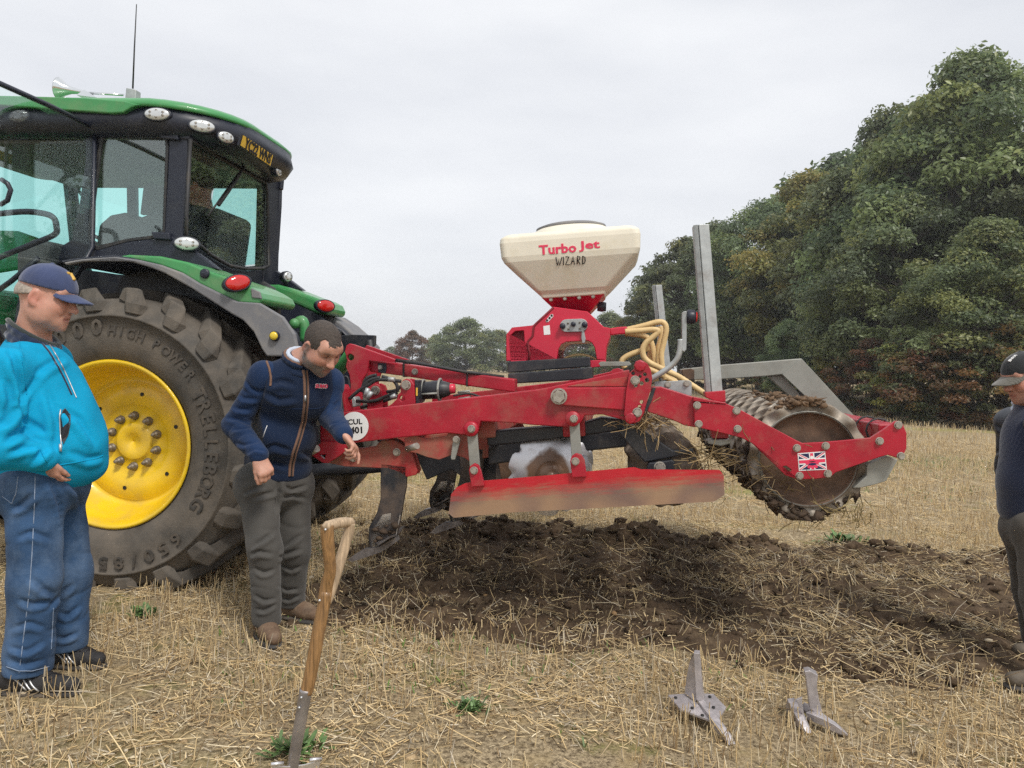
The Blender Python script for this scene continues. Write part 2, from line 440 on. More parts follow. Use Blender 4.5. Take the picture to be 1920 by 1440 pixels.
def grid_mesh(name, xs, ys, zf, mat, uvframe=False):
    X, Y = np.meshgrid(xs, ys, indexing='ij')
    if uvframe: U, V = X, Y; X = U * CT + V * ST; Y = -U * ST + V * CT
    Z = zf(X, Y)
    nx, ny = X.shape
    co = np.stack([X, Y, Z], -1).reshape(-1, 3).astype(np.float32)
    i = np.arange(nx * ny).reshape(nx, ny)
    q = np.stack([i[:-1, :-1], i[1:, :-1], i[1:, 1:], i[:-1, 1:]], -1).reshape(-1, 4)
    me = np_mesh(name, co, q, mat, smooth=True)
    return link(name, me)
def np_mesh(name, co, faces, mat, smooth=False, col=None):
    me = bpy.data.meshes.new(name)
    k = faces.shape[1]
    me.vertices.add(len(co)); me.vertices.foreach_set('co', np.ascontiguousarray(co, dtype=np.float32).ravel())
    me.loops.add(faces.size); me.loops.foreach_set('vertex_index', np.ascontiguousarray(faces, dtype=np.int32).ravel())
    me.polygons.add(len(faces)); me.polygons.foreach_set('loop_start', np.arange(0, faces.size, k, dtype=np.int32))
    me.update(calc_edges=True)
    if smooth: me.polygons.foreach_set('use_smooth', np.ones(len(faces), dtype=bool))
    if col is not None:
        a = me.color_attributes.new('Col', 'FLOAT_COLOR', 'POINT')
        c4 = np.ones((len(co), 4), dtype=np.float32); c4[:, :3] = col
        a.data.foreach_set('color', c4.ravel())
    if mat is not None:
        for m_ in (mat if isinstance(mat, list) else [mat]): me.materials.append(m_)
    return me

def ground_material():
    m = bpy.data.materials.new('stubble_ground'); m.use_nodes = True
    n = m.node_tree.nodes; L = m.node_tree.links; b = n['Principled BSDF']
    b.inputs['Roughness'].default_value = .95; b.inputs['Specular IOR Level'].default_value = .1
    g = n.new('ShaderNodeNewGeometry')
    def noise(scale, det=6, rough=.6, st=None):
        t = n.new('ShaderNodeTexNoise'); t.inputs['Scale'].default_value = scale; t.inputs['Detail'].default_value = det; t.inputs['Roughness'].default_value = rough
        if st:
            mp_ = n.new('ShaderNodeMapping'); mp_.inputs['Scale'].default_value = st; mp_.inputs['Rotation'].default_value = (0, 0, rad(-8)); L.new(g.outputs['Position'], mp_.inputs[0]); L.new(mp_.outputs[0], t.inputs[0])
        else: L.new(g.outputs['Position'], t.inputs[0])
        return t.outputs[0]
    def ramp(src, a, b_):
        r = n.new('ShaderNodeMapRange'); r.inputs['From Min'].default_value = a; r.inputs['From Max'].default_value = b_; L.new(src, r.inputs[0]); return r.outputs[0]
    def mix(f, a, c):
        x = n.new('ShaderNodeMix'); x.data_type = 'RGBA'; L.new(f, x.inputs['Factor'])
        for k, s in (('A', a), ('B', c)):
            if isinstance(s, tuple): x.inputs[k].default_value = (*s, 1)
            else: L.new(s, x.inputs[k])
        return x.outputs['Result']
    c = mix(ramp(noise(48, 9, .8), .40, .60), (.090, .064, .038), (.54, .43, .27))
    c = mix(ramp(noise(5, 7, .7), .50, .74), c, (.40, .30, .155))
    c = mix(ramp(noise(3.1, 8, .75), .58, .70), c, (.13, .085, .045))
    c = mix(ramp(noise(1.9, 8, .75), .55, .70), c, (.16, .165, .04))
    c = mix(ramp(noise(.12, 4, .55, (1, 5, 1)), .55, .72), c, (.28, .27, .08))
    L.new(c, b.inputs['Base Color'])
    bp = n.new('ShaderNodeBump'); bp.inputs['Strength'].default_value = .8; bp.inputs['Distance'].default_value = .02
    L.new(noise(60, 6, .7), bp.inputs['Height']); L.new(bp.outputs[0], b.inputs['Normal'])
    return m
M['ground'] = ground_material()
M['soil'] = material('turned_brown_soil', (0.068, 0.045, 0.028), 0.95, var=0.5, vscale=14, dirt=((0.20, 0.145, 0.09), 0.40, 8), bump=1.0, bscale=70, spec=.15)
M['straw'] = material('straw', (1, 1, 1), 0.6, var=0.1, vscale=30, attr='Col', spec=.3)

gx = np.concatenate([-np.geomspace(300, 7, 36), np.arange(-6.9, 9, .09), np.geomspace(9.1, 300, 36)])
gy = np.concatenate([-np.geomspace(60, 1, 12), np.arange(-.8, 11, .09), np.geomspace(11.1, 420, 60)])
def far_fade(X, Y):
    d = np.hypot(X, Y); return (ground_z(X, Y) - .03 * tilled(X, Y)) * np.clip(1.3 - d / 40, 0, 1)
tag(grid_mesh('field_ground', gx, gy, far_fade, M['ground']), kind='structure')
def soil_z(X, Y):
    t = tilled(X, Y)
    return ground_z(X, Y) - .055 + .067 * sstep(.05, .45, t) + (fbm(X, Y, 14, 3, 21) - .5) * .05 * t
tag(grid_mesh('tilled_soil', np.arange(-2.4, 9.5, .033), np.arange(3.5, 7.3, .033), soil_z, M['soil'], True), kind='structure')

# ------------------------------------------------------------------ stubble, straw, clods
STRAW = np.array([[.76, .59, .33], [.67, .49, .25], [.50, .38, .22], [.82, .70, .48], [.34, .23, .12], [.58, .50, .38]])
def stalks(x, y, z, length, az, el, width, bend, col):
    """three-sided straws, two segments each"""
    n = len(x)
    d = np.stack([np.cos(el) * np.cos(az), np.cos(el) * np.sin(az), np.sin(el)], -1)
    s = np.stack([-np.sin(az), np.cos(az), np.zeros(n)], -1)
    w = np.cross(d, s)
    p0 = np.stack([x, y, z], -1); p1 = p0 + d * (length * .5)[:, None]
    d2 = d + (w * bend[:, None] + s * (bend * .8)[:, None]); d2 /= np.linalg.norm(d2, axis=1)[:, None]
    p2 = p1 + d2 * (length * .5)[:, None]
    V = []
    for P, sc in ((p0, 1.0), (p1, .95), (p2, .75)):
        for k in range(3):
            a = k * 2 * math.pi / 3
            V.append(P + (s * math.cos(a) + w * math.sin(a)) * (width * .5 * sc)[:, None])
    V = np.stack(V, 1).reshape(-1, 3)
    f = []
    for r in range(2):
        for k in range(3):
            f.append([r * 3 + k, r * 3 + (k + 1) % 3, r * 3 + 3 + (k + 1) % 3, r * 3 + 3 + k])
    F = (np.array(f)[None] + (np.arange(n) * 9)[:, None, None]).reshape(-1, 4)
    return V, F, np.repeat(col, 9, axis=0)
def wedge(n, y0, y1, m=.74, extra=.6):
    """points spread evenly over the part of the field in front of the camera"""
    y = np.sqrt(RNG.random(n) * ((y1 + extra / m) ** 2 - (y0 + extra / m) ** 2) + (y0 + extra / m) ** 2) - extra / m
    x = (RNG.random(n) * 2 - 1) * (m * y + extra)
    return x, y
def straw_cols(n, dull=0.0, soil=0.0):
    c = STRAW[RNG.choice(len(STRAW), n, p=[.26, .24, .16, .12, .12, .10])] * (0.8 + .4 * RNG.random((n, 1)))
    c = c * (1 - dull) + np.array([.30, .25, .17]) * dull
    return c * (1 - soil) + np.array([.10, .066, .038]) * soil
ROW_D = np.array([math.cos(rad(14)), -math.sin(rad(14))])     # drill rows run along the machine
ROW_N = np.array([-ROW_D[1], ROW_D[0]])
def upright(n, y0, y1, w, hmin, hmax, extra=.6):
    x, y = wedge(n, y0, y1, extra=extra)
    r = x * ROW_N[0] + y * ROW_N[1]
    r2 = np.round(r / .125) * .125 + RNG.normal(0, .014, n)
    x = x + (r2 - r) * ROW_N[0]; y = y + (r2 - r) * ROW_N[1]
    t = tilled(x, y)
    keep = (RNG.random(n) > t * .72) & (fbm(x, y, 2.2, 3, 31) > .36 + .2 * RNG.random(n))
    x, y, t = x[keep], y[keep], t[keep]; n = len(x)
    el = rad(90) - np.abs(RNG.normal(0, rad(15), n)) - t * RNG.random(n) * rad(45)
    L_ = hmin + (hmax - hmin) * RNG.random(n) ** 1.3
    return stalks(x, y, ground_z(x, y) - .01, L_, RNG.random(n) * 6.283, el, w * (.7 + .6 * RNG.random(n)), RNG.normal(0, .12, n), straw_cols(n, .1, .1))
def litter(n, y0, y1, w, lmin, lmax, tilt, extra=.6, tdens=.58):
    x, y = wedge(n, y0, y1, extra=extra)
    t = tilled(x, y); u, v = to_uv(x, y)
    keep = RNG.random(n) > t * (1 - tdens * (0.62 + 1.25 * sstep(.0, 1.8, u)))
    keep &= fbm(x, y, 2.6, 3, 51) > .26 + .34 * RNG.random(n)
    x, y, t, u = x[keep], y[keep], t[keep], u[keep]; n = len(x)
    az = RNG.random(n) * 6.283
    al = (RNG.random(n) < t * sstep(.2, 1.5, u) * .75); az = np.where(al, RNG.normal(rad(-18), rad(24), n) + math.pi * (RNG.random(n) < .5), az)
    L_ = lmin + (lmax - lmin) * RNG.random(n) ** 2
    el = np.abs(RNG.normal(0, tilt, n)) * (1 + .6 * t)
    z = ground_z(x, y) + RNG.random(n) * (.014 + .03 * t)
    return stalks(x, y, z, L_, az, el, w * (.6 + .7 * RNG.random(n)), RNG.normal(0, .16, n), straw_cols(n, .12, 0) * (1 - .42 * t * (RNG.random(n) < .6))[:, None])
def join_stalks(name, parts):
    V, F, C_ = [], [], []; o = 0
    for v, f, c in parts:
        V.append(v); F.append(f + o); C_.append(c); o += len(v)
    return tag(link(name, np_mesh(name, np.concatenate(V), np.concatenate(F), M['straw'], col=np.concatenate(C_))), kind='stuff')
join_stalks('standing_stubble', [
    upright(34000, 2.2, 8.5, .0048, .035, .145), upright(42000, 8.5, 17, .0060, .07, .19), upright(52000, 17, 42, .012, .09, .21, 1.5), upright(30000, 42, 120, .034, .10, .24, 1.5)])
join_stalks('loose_straw', [
    litter(36000, 2.2, 8.5, .0044, .03, .21, rad(11)), litter(40000, 8.5, 18, .0062, .08, .30, rad(12)),
    litter(60000, 2.2, 7.5, .0055, .010, .05, rad(20))])

_ico = bmesh.new(); bmesh.ops.create_icosphere(_ico, subdivisions=2, radius=1.0)
ICO_V = np.array([v.co[:] for v in _ico.verts]); ICO_F = np.array([[v.index for v in f.verts] for f in _ico.faces]); _ico.free()
_ico = bmesh.new(); bmesh.ops.create_icosphere(_ico, subdivisions=1, radius=1.0)
ICO1_V = np.array([v.co[:] for v in _ico.verts]); ICO1_F = np.array([[v.index for v in f.verts] for f in _ico.faces]); _ico.free()
def lumps(x, y, z, r, col=None, rough=.35, flat=.7, base=None):
    V, F = (ICO1_V, ICO1_F) if base is None else base
    n = len(x); k = len(V)
    out = np.empty((n, k, 3)); 
    for a in range(n):
        q = V.copy()
        for j in range(3):
            d = RNG.normal(0, 1, 3); d *= (1.3 + j * 1.3) / np.linalg.norm(d)
            q *= (1 + rough * .6 * np.sin(V @ d * 1.7 + RNG.random() * 6.28))[:, None]
        q *= 1 + rough * .35 * RNG.normal(0, 1, (k, 1))
        sc = r[a] * (0.75 + .5 * RNG.random(3)); sc[2] *= flat
        out[a] = q * sc + (x[a], y[a], z[a])
    FF = (F[None] + (np.arange(n) * k)[:, None, None]).reshape(-1, 3)
    return out.reshape(-1, 3), FF
n = 9500
x, y = wedge(n, 3.4, 7.6, extra=1.0)
t = tilled(x, y); u, v = to_uv(x, y)
k = RNG.random(n) < t * (1 - .45 * sstep(.8, 2.5, u)); x, y, v = x[k], y[k], v[k]
r = .007 + .034 * RNG.random(len(x)) ** 3.6 + .032 * (np.abs(v - 6.5) < .25) * RNG.random(len(x)) ** 1.5
V_, F_ = lumps(x, y, ground_z(x, y) + .01 + r * .25, r)
tag(link('soil_clods', np_mesh('soil_clods', V_, F_, M['soil'])), kind='stuff')
# pale stones lying in the stubble
n = 420
x, y = wedge(n, 2.3, 9)
r = .006 + .02 * RNG.random(n) ** 3
V_, F_ = lumps(x, y, ground_z(x, y) + r * .35, r, rough=.15, flat=.6)
c = np.array([[.42, .30, .15], [.50, .42, .30], [.33, .20, .09]])[RNG.integers(0, 3, n)]
M['stone'] = material('field_stones', (1, 1, 1), 0.8, var=.2, vscale=40, attr='Col')
tag(link('field_stones', np_mesh('field_stones', V_, F_, M['stone'], smooth=True, col=np.repeat(c, len(ICO1_V), axis=0))), kind='stuff')

# small green blades that have come up between the stubble
def blades(x, y, z, L_, w, col):
    n = len(x); az = RNG.random(n) * 6.283; el = rad(35) + RNG.random(n) * rad(50)
    d = np.stack([np.cos(el) * np.cos(az), np.cos(el) * np.sin(az), np.sin(el)], -1); s = np.stack([-np.sin(az), np.cos(az), np.zeros(n)], -1)
    p = np.stack([x, y, z], -1)
    A = p - s * (w * .5)[:, None]; B = p + s * (w * .5)[:, None]; T = p + d * L_[:, None] - np.array([0, 0, .25]) * L_[:, None] ** 1
    C1 = p + d * (L_ * .6)[:, None] + s * (w * .5)[:, None]; C2 = p + d * (L_ * .6)[:, None] - s * (w * .5)[:, None]
    V = np.stack([A, B, C1, T, C2], 1).reshape(-1, 3)
    F = (np.array([[0, 1, 2, 4], [4, 2, 3, 3]])[None] + (np.arange(n) * 5)[:, None, None]).reshape(-1, 4)
    tri = np.concatenate([np.stack([F[0::2, 0], F[0::2, 1], F[0::2, 2]], -1), np.stack([F[0::2, 0], F[0::2, 2], F[0::2, 3]], -1), np.stack([F[1::2, 0], F[1::2, 1], F[1::2, 2]], -1)])
    return V, tri, np.repeat(col, 5, axis=0)
M['leaf_low'] = material('green_weed_leaves', (1, 1, 1), 0.5, var=.15, vscale=20, attr='Col')
x, y = wedge(14000, 2.3, 12)
k = (fbm(x, y, 1.1, 3, 44) > .585) & (tilled(x, y) < .35); x, y = x[k], y[k]
x2 = 7.2 + RNG.normal(0, 1.5, 5200); y2 = 13.2 + RNG.normal(0, .8, 5200); x = np.concatenate([x, x2]); y = np.concatenate([y, y2]); n = len(x)
V_, F_, C_ = blades(x, y, ground_z(x, y), .02 + .05 * RNG.random(n), .004 + .004 * RNG.random(n), np.array([.10, .17, .03]) * (.6 + .8 * RNG.random((n, 1))))
tag(link('sprouting_grass', np_mesh('sprouting_grass', V_, F_, M['leaf_low'], col=C_)), kind='stuff')
def weed(px, py, r, label, nl=150):
    p = pg(px, py, .0)
    g = G(); rr = random.Random(int(px))
    Vs, Fs, Cs = [], [], []
    for i in range(nl):
        a = rr.random() * 6.283; e = rad(rr.uniform(8, 60)); L_ = r * rr.uniform(.25, .8); w = L_ * rr.uniform(.16, .28)
        o = p + Vector((rr.gauss(0, r * .3), rr.gauss(0, r * .22), .01 + rr.random() * .02))
        d = Vector((math.cos(a) * math.cos(e), math.sin(a) * math.cos(e), math.sin(e))); s = Vector((-math.sin(a), math.cos(a), 0)); 
        b = len(Vs); col = np.array([.095, .165, .05]) * rr.uniform(.6, 1.35)
        up = s.cross(d).normalized() * (w * .25)
        Vs += [o, o + d * L_ * .35 + s * w * .4 + up, o + d * L_ * .7 + s * w * .5 + up, o + d * L_ - Vector((0, 0, L_ * .2)), o + d * L_ * .7 - s * w * .5 + up, o + d * L_ * .35 - s * w * .4 + up]
        Fs += [[b, b + 1, b + 5], [b + 1, b + 2, b + 5], [b + 2, b + 4, b + 5], [b + 2, b + 3, b + 4]]; Cs += [col] * 6
    co = np.array([q[:] for q in Vs]) - np.array(p[:])
    o = link('weed_clump', np_mesh('weed_clump', co, np.array(Fs), M['leaf_low'], col=np.array(Cs)), None, p)
    return tag(o, label, 'weed')
weed(880, 1338, .085, 'low green weed clump alone in the stubble left of the winged steel point')
weed(555, 1415, .12, 'green weed clump around the foot of the spade', 130)
weed(268, 1158, .10, 'green weed clump in the stubble in front of the tractor tyre')
weed(1582, 1022, .20, 'pale green weed at the back edge of the turned soil')
weed(512, 1215, .05, 'tiny bright green sprout beside the brown boot', 24)
# ------------------------------------------------------------------ trees and hedge
HAZE = .0010
def leaf_material():
    m = bpy.data.materials.new('foliage'); m.use_nodes = True
    n = m.node_tree.nodes; L = m.node_tree.links; b = n['Principled BSDF']; o = n['Material Output']
    b.inputs['Roughness'].default_value = .42; b.inputs['Specular IOR Level'].default_value = .55
    a = n.new('ShaderNodeAttribute'); a.attribute_name = 'Col'
    oi = n.new('ShaderNodeObjectInfo'); hs = n.new('ShaderNodeHueSaturation')
    mr = n.new('ShaderNodeMapRange'); mr.inputs['To Min'].default_value = .47; mr.inputs['To Max'].default_value = .515
    mv = n.new('ShaderNodeMapRange'); mv.inputs['To Min'].default_value = .8; mv.inputs['To Max'].default_value = 1.2
    L.new(oi.outputs['Random'], mr.inputs[0]); L.new(oi.outputs['Random'], mv.inputs[0])
    L.new(mr.outputs[0], hs.inputs['Hue']); L.new(mv.outputs[0], hs.inputs['Value']); L.new(a.outputs['Color'], hs.inputs['Color'])
    L.new(hs.outputs[0], b.inputs['Base Color'])
    t = n.new('ShaderNodeBsdfTranslucent'); L.new(hs.outputs[0], t.inputs[0])
    mi = n.new('ShaderNodeMixShader'); mi.inputs[0].default_value = .48
    L.new(b.outputs[0], mi.inputs[1]); L.new(t.outputs[0], mi.inputs[2]); L.new(mi.outputs[0], o.inputs[0])
    return m
M['leaf'] = leaf_material()
M['bark'] = material('grey_brown_bark', (0.075, 0.062, 0.048), 0.9, var=.4, vscale=5, bump=.5, bscale=14)

def make_tree(seed, H, R, th, nl, ls, cols, npad, trunk_r=.22, flat=.78, top=1.0, low=.0):
    """returns (trunk mesh, crown mesh); limbs fork out of the trunk into flattened leaf pads"""
    rg = np.random.default_rng(seed); rr = random.Random(seed)
    ch = H - th
    pads = []
    while len(pads) < npad:
        f = rr.random(); a = rr.random() * 6.283
        prof = R * (math.sin(math.pi * min(1, (f * .86 + .14))) ** .62) * (1 - .25 * f * top)
        q = prof * (rr.random() ** .38)
        if f > .9: q *= .6
        pr = R * rr.uniform(.13, .26)
        pads.append((np.array([q * math.cos(a), q * math.sin(a), th + low * (1 - f) * -th * .6 + ch * f * .96]), pr, rr.uniform(.75, 1.2), rr.random()))
    g = G()
    tp = [Vector((0, 0, -.3)), Vector((rr.gauss(0, .05), rr.gauss(0, .05), th * .5)), Vector((rr.gauss(0, .12), rr.gauss(0, .12), th)), Vector((rr.gauss(0, .3), rr.gauss(0, .3), th + ch * .45)), Vector((rr.gauss(0, .4), rr.gauss(0, .4), th + ch * .85))]
    g.tube(tp, [trunk_r * 1.25, trunk_r, trunk_r * .85, trunk_r * .5, trunk_r * .15], 9)
    for i, (c, pr, b, w) in enumerate(pads):
        if i % 2 and i > 30: continue
        z0 = max(th * .75, min(H * .8, c[2] - np.hypot(c[0], c[1]) * rr.uniform(.35, .8)))
        k = z0 / H; o = Vector((tp[2].x * .5, tp[2].y * .5, z0)); e = Vector(c) - Vector((0, 0, pr * .2))
        mid = o.lerp(e, .55) + Vector((rr.gauss(0, .15), rr.gauss(0, .15), .1 * (e - o).length * .5))
        g.tube([o, mid, e], [trunk_r * .30, trunk_r * .17, trunk_r * .05], 5, caps=False)
        for s in range(3):
            e2 = e + Vector((rr.gauss(0, 1), rr.gauss(0, 1), abs(rr.gauss(0, .6)))).normalized() * pr * .85
            g.tube([mid.lerp(e, .6), e2], [trunk_r * .08, trunk_r * .02], 4, caps=False)
    me_t = bpy.data.meshes.new('trunk'); me_t.from_pydata([p[:] for p in g.v], [], g.f); me_t.polygons.foreach_set('use_smooth', [True] * len(g.f)); me_t.materials.append(M['bark'])
    pc = np.array([p[0] for p in pads]); prr = np.array([p[1] for p in pads]); pb = np.array([p[2] for p in pads]); pw = np.array([p[3] for p in pads])
    wgt = prr ** 2; idx = rg.choice(len(pads), nl, p=wgt / wgt.sum())
    d = rg.normal(0, 1, (nl, 3)); d[:, 2] = np.where(d[:, 2] < -.35, -d[:, 2], d[:, 2]); d /= np.linalg.norm(d, axis=1)[:, None]
    rd = prr[idx] * (rg.random(nl) ** .38) * (1 + .34 * np.sin(d[:, 0] * 6 + pw[idx] * 30) * np.sin(d[:, 1] * 7 + pw[idx] * 17) * np.sin(d[:, 2] * 5 + pw[idx] * 23))
    p = pc[idx] + d * rd[:, None] * np.array([1, 1, flat])
    s = ls * (.55 + .8 * rg.random(nl))
    nrm = d * .7 + np.array([0, 0, .35]) + rg.normal(0, .5, (nl, 3)); nrm /= np.linalg.norm(nrm, axis=1)[:, None]
    t = np.cross(nrm, rg.normal(0, 1, (nl, 3))); t /= np.linalg.norm(t, axis=1)[:, None]; b = np.cross(nrm, t)
    A = p - t * s[:, None]; B = p + b * (s * .5)[:, None] + nrm * (s * .18)[:, None]; C = p + t * s[:, None]; D_ = p - b * (s * .5)[:, None] + nrm * (s * .18)[:, None]
    V = np.stack([A, B, C, D_], 1).reshape(-1, 3)
    F = (np.array([[0, 1, 2], [0, 2, 3]])[None] + (np.arange(nl) * 4)[:, None, None]).reshape(-1, 3)
    cols = np.array(cols); ci = np.clip((pw[idx] * len(cols)).astype(int), 0, len(cols) - 1)
    sw = rg.random(nl) < .25; ci = np.where(sw, rg.integers(0, len(cols), nl), ci)
    cl = cols[ci] * pb[idx][:, None] * (.75 + .5 * rg.random((nl, 1)))
    me_c = np_mesh('crown', V, F, M['leaf'], col=np.repeat(cl, 4, axis=0))
    return me_t, me_c
GREEN = [(0.176, 0.223, 0.095), (0.215, 0.262, 0.106), (0.146, 0.194, 0.095), (0.258, 0.284, 0.102)]
YELLOWISH = [(0.258, 0.284, 0.083), (0.364, 0.341, 0.089), (0.197, 0.239, 0.089)]
DARK = [(0.140, 0.182, 0.102), (0.182, 0.228, 0.118), (0.121, 0.161, 0.083)]
BROWN = [(.200, .125, .058), (.170, .115, .055), (.120, .115, .055), (.215, .120, .050)]
HEDGE = [(0.162, 0.114, 0.046), (0.198, 0.120, 0.041), (0.102, 0.125, 0.048), (0.228, 0.114, 0.038), (0.090, 0.108, 0.046), (0.156, 0.142, 0.043)]
TV = [make_tree(11, 10, 4.0, 2.3, 62000, .086, GREEN, 120, top=1.9),
      make_tree(12, 10, 3.6, 1.9, 56000, .086, GREEN + DARK, 120, flat=.7, top=1.4),
      make_tree(13, 10, 4.4, 2.0, 70000, .088, DARK + GREEN, 135, flat=.8),
      make_tree(14, 10, 3.9, 2.2, 50000, .086, YELLOWISH + GREEN[:1], 115, flat=.66),
      make_tree(15, 10, 4.3, 2.0, 22000, .15, GREEN + DARK, 110, flat=.6),
      make_tree(16, 10, 4.6, 1.8, 20000, .15, BROWN, 105, flat=.65)]
TV += [make_tree(31, 10, 6.4, .9, 22000, .19, GREEN + DARK, 130, flat=.7, low=.9), make_tree(32, 10, 6.0, .9, 20000, .19, BROWN, 120, flat=.7, low=.9), make_tree(33, 10, 6.2, .8, 20000, .19, YELLOWISH + GREEN, 120, flat=.7, low=.9)]
SV = [make_tree(21, 3, 1.7, .3, 15000, .055, HEDGE, 60, .05, .7, low=.8), make_tree(22, 3, 1.5, .3, 13000, .055, HEDGE[2:] + YELLOWISH, 55, .05, .7, low=.8), make_tree(23, 3, 1.8, .3, 15000, .055, HEDGE[:4], 60, .05, .7, low=.8)]
def plant(name, var, loc, sx, sz, rot, label, cat, group):
    e = empty(name, loc, label, cat, group)
    for nm, me in zip(('trunk', 'crown'), var):
        o = link(nm, me, e, loc); o.rotation_euler = (0, 0, rot); o.scale = (sx, sx, sz)
    return e
def tree_at(px, Y, ytop, var, label, wide=1.0, group='trees of the wood edge', rot=None):
    p = pd(px, 700, Y); H = pd(px, ytop, Y).z
    p.z = -.1; s = H / 10.0 * 1.02
    return plant('tree', TV[var], p, s * wide, s, px * .37 if rot is None else rot, label, 'tree', group)
WE = 'trees of the wood edge'
tree_at(1800, 33, 122, 0, 'tallest tree of the wood, its peak highest against the sky', 1.0)
tree_at(1945, 29, 262, 1, 'broad tree at the right edge of the picture, behind the man in the black cap', 1.1)
tree_at(1690, 31, 372, 2, 'dense rounded tree in front of the tallest tree', 1.05)
tree_at(1648, 38, 222, 1, 'tall tree to the left of the tallest tree, with open branches', 1.0)
tree_at(1840, 25.5, 420, 0, 'leafy tree in front, hanging over the hedge by the man in the black cap', 1.15)
tree_at(1505, 45, 335, 3, 'tree stepping down left of the two tall ones', 1.0)
tree_at(1425, 49, 385, 2, 'dark tree directly right of the tall near post', .95)
tree_at(1580, 33, 520, 3, 'short yellow green tree with a drooping lobe over the grey galvanised beam', .85)
tree_at(1335, 54, 425, 1, 'tree behind the near galvanised post', 1.0)
tree_at(1275, 58, 452, 4, 'rounded tree behind the far galvanised post', .85)
tree_at(1195, 62, 560, 3, 'small tree right under the hopper corner', 1.0)
tree_at(1240, 72, 505, 2, 'tree mostly hidden behind the far galvanised post', .9)
tree_at(1575, 50, 300, 4, 'tree set back between the stepped tree and the tall ones', 1.1)
tree_at(1725, 36, 200, 2, 'dense tree between the two tallest trees', .9)
tree_at(1750, 46, 262, 2, 'tree set back behind the tallest tree', 1.0)
tree_at(1475, 36, 600, 2, 'low dark tree with a bare trunk showing above the galvanised beam', .8)
tree_at(1925, 44, 255, 4, 'tree set back at the right edge of the picture', 1.2)
FW = 'trees beyond the field'
tree_at(872, 112, 600, 6, 'big round green tree across the field, left of the seeder', 1.15, FW)
tree_at(772, 125, 622, 7, 'brown autumn tree across the field', .95, FW)
tree_at(816, 150, 630, 8, 'yellow green tree between the brown tree and the big round tree', 1.0, FW)
tree_at(733, 190, 651, 6, 'faint small tree left of the brown autumn tree', 1.2, FW)
tree_at(692, 215, 643, 6, 'small distant tree close to the tip of the red mast', 1.0, FW)
tree_at(935, 130, 622, 8, 'tree behind the left side of the seeder', 1.2, FW)
tree_at(992, 120, 634, 8, 'tree hidden behind the red body of the seeder', 1.2, FW)
tree_at(1080, 105, 618, 7, 'yellowing tree seen through the arch of the seeder', 1.3, FW)
tree_at(1140, 88, 590, 6, 'green tree under the right side of the hopper', 1.0, FW)
tree_at(1172, 78, 606, 8, 'tree behind the cream hoses', 1.0, FW)
k = 0
HG = 'autumn shrubs along the wood edge'
HL = ['russet shrub', 'yellow green shrub', 'orange brown shrub']
for i, (px, py, yt) in enumerate([(1890, 806, 610), (1835, 802, 625), (1770, 799, 632), (1715, 794, 655), (1668, 788, 640), (1625, 780, 640), (1585, 771, 660), (1545, 765, 668), (1500, 756, 664), (1455, 750, 672), (1410, 744, 680), (1362, 738, 674), (1300, 731, 670), (1230, 724, 668), (1160, 718, 664)]):
    p = pg(px, py); p = p + Vector((.1, .1, 0)); Hh = pd(px, yt, p.y).z
    s = Hh / 3.0
    where = ['against the right edge, behind the black cap', 'just left of the man in the black cap', 'one step left of the man in the black cap', 'two steps left of the man in the black cap', 'right of the end of the galvanised plate', 'behind the lower end of the galvanised plate', 'behind the slope of the galvanised plate', 'behind the bend of the galvanised beam', 'behind the middle of the galvanised beam', 'where the galvanised beam has its edge', 'just right of the near post', 'behind the near post', 'behind the lamp arm', 'behind the far post', 'behind the hoses'][i]
    plant('shrub', SV[i % 3], p, s * 1.12, s, i * 1.3, f'{HL[i % 3]} {where}', 'shrub', HG)
# the dark wood behind the first trees
p = None
for i in range(10):
    Y = 40 + i * 5.5; x = 19.5 + (i % 3) * 2.6 + i * .1 - max(0, i - 6) * 1.5
    v = TV[(i * 2 + 1) % 5]; s = .85 + .1 * (i % 4)
    plant('tree', v, Vector((x, Y, -.1)), s, s * .86, i * 2.1, 'tree deep in the wood, mostly hidden by the trees in front of it', 'tree', 'hidden trees deep in the wood')
# thin autumn haze
hz = bpy.data.materials.new('haze'); hz.use_nodes = True
for q in list(hz.node_tree.nodes): hz.node_tree.nodes.remove(q)
ho = hz.node_tree.nodes.new('ShaderNodeOutputMaterial'); hv_ = hz.node_tree.nodes.new('ShaderNodeVolumePrincipled')
hv_.inputs['Color'].default_value = (.965, .98, 1, 1); hv_.inputs['Density'].default_value = HAZE; hv_.inputs['Anisotropy'].default_value = .2
hz.node_tree.links.new(hv_.outputs[0], ho.inputs['Volume'])
tag(G().box((0, 180, 10), (310, 0, 0), (0, 250, 0), (0, 0, 11)).obj('haze', hz), kind='stuff')
# ------------------------------------------------------------------ tractor
RT = Matrix.Rotation(-THETA, 3, 'Z')
AX_U, AX_Z = -3.06, .885
WV = 4.675                                   # middle of the near rear tyre
tr = empty('tractor', W3(AX_U, 5.55, 0), 'green tractor with yellow wheel rims and dark glazed cab, seen from its rear corner', 'tractor')

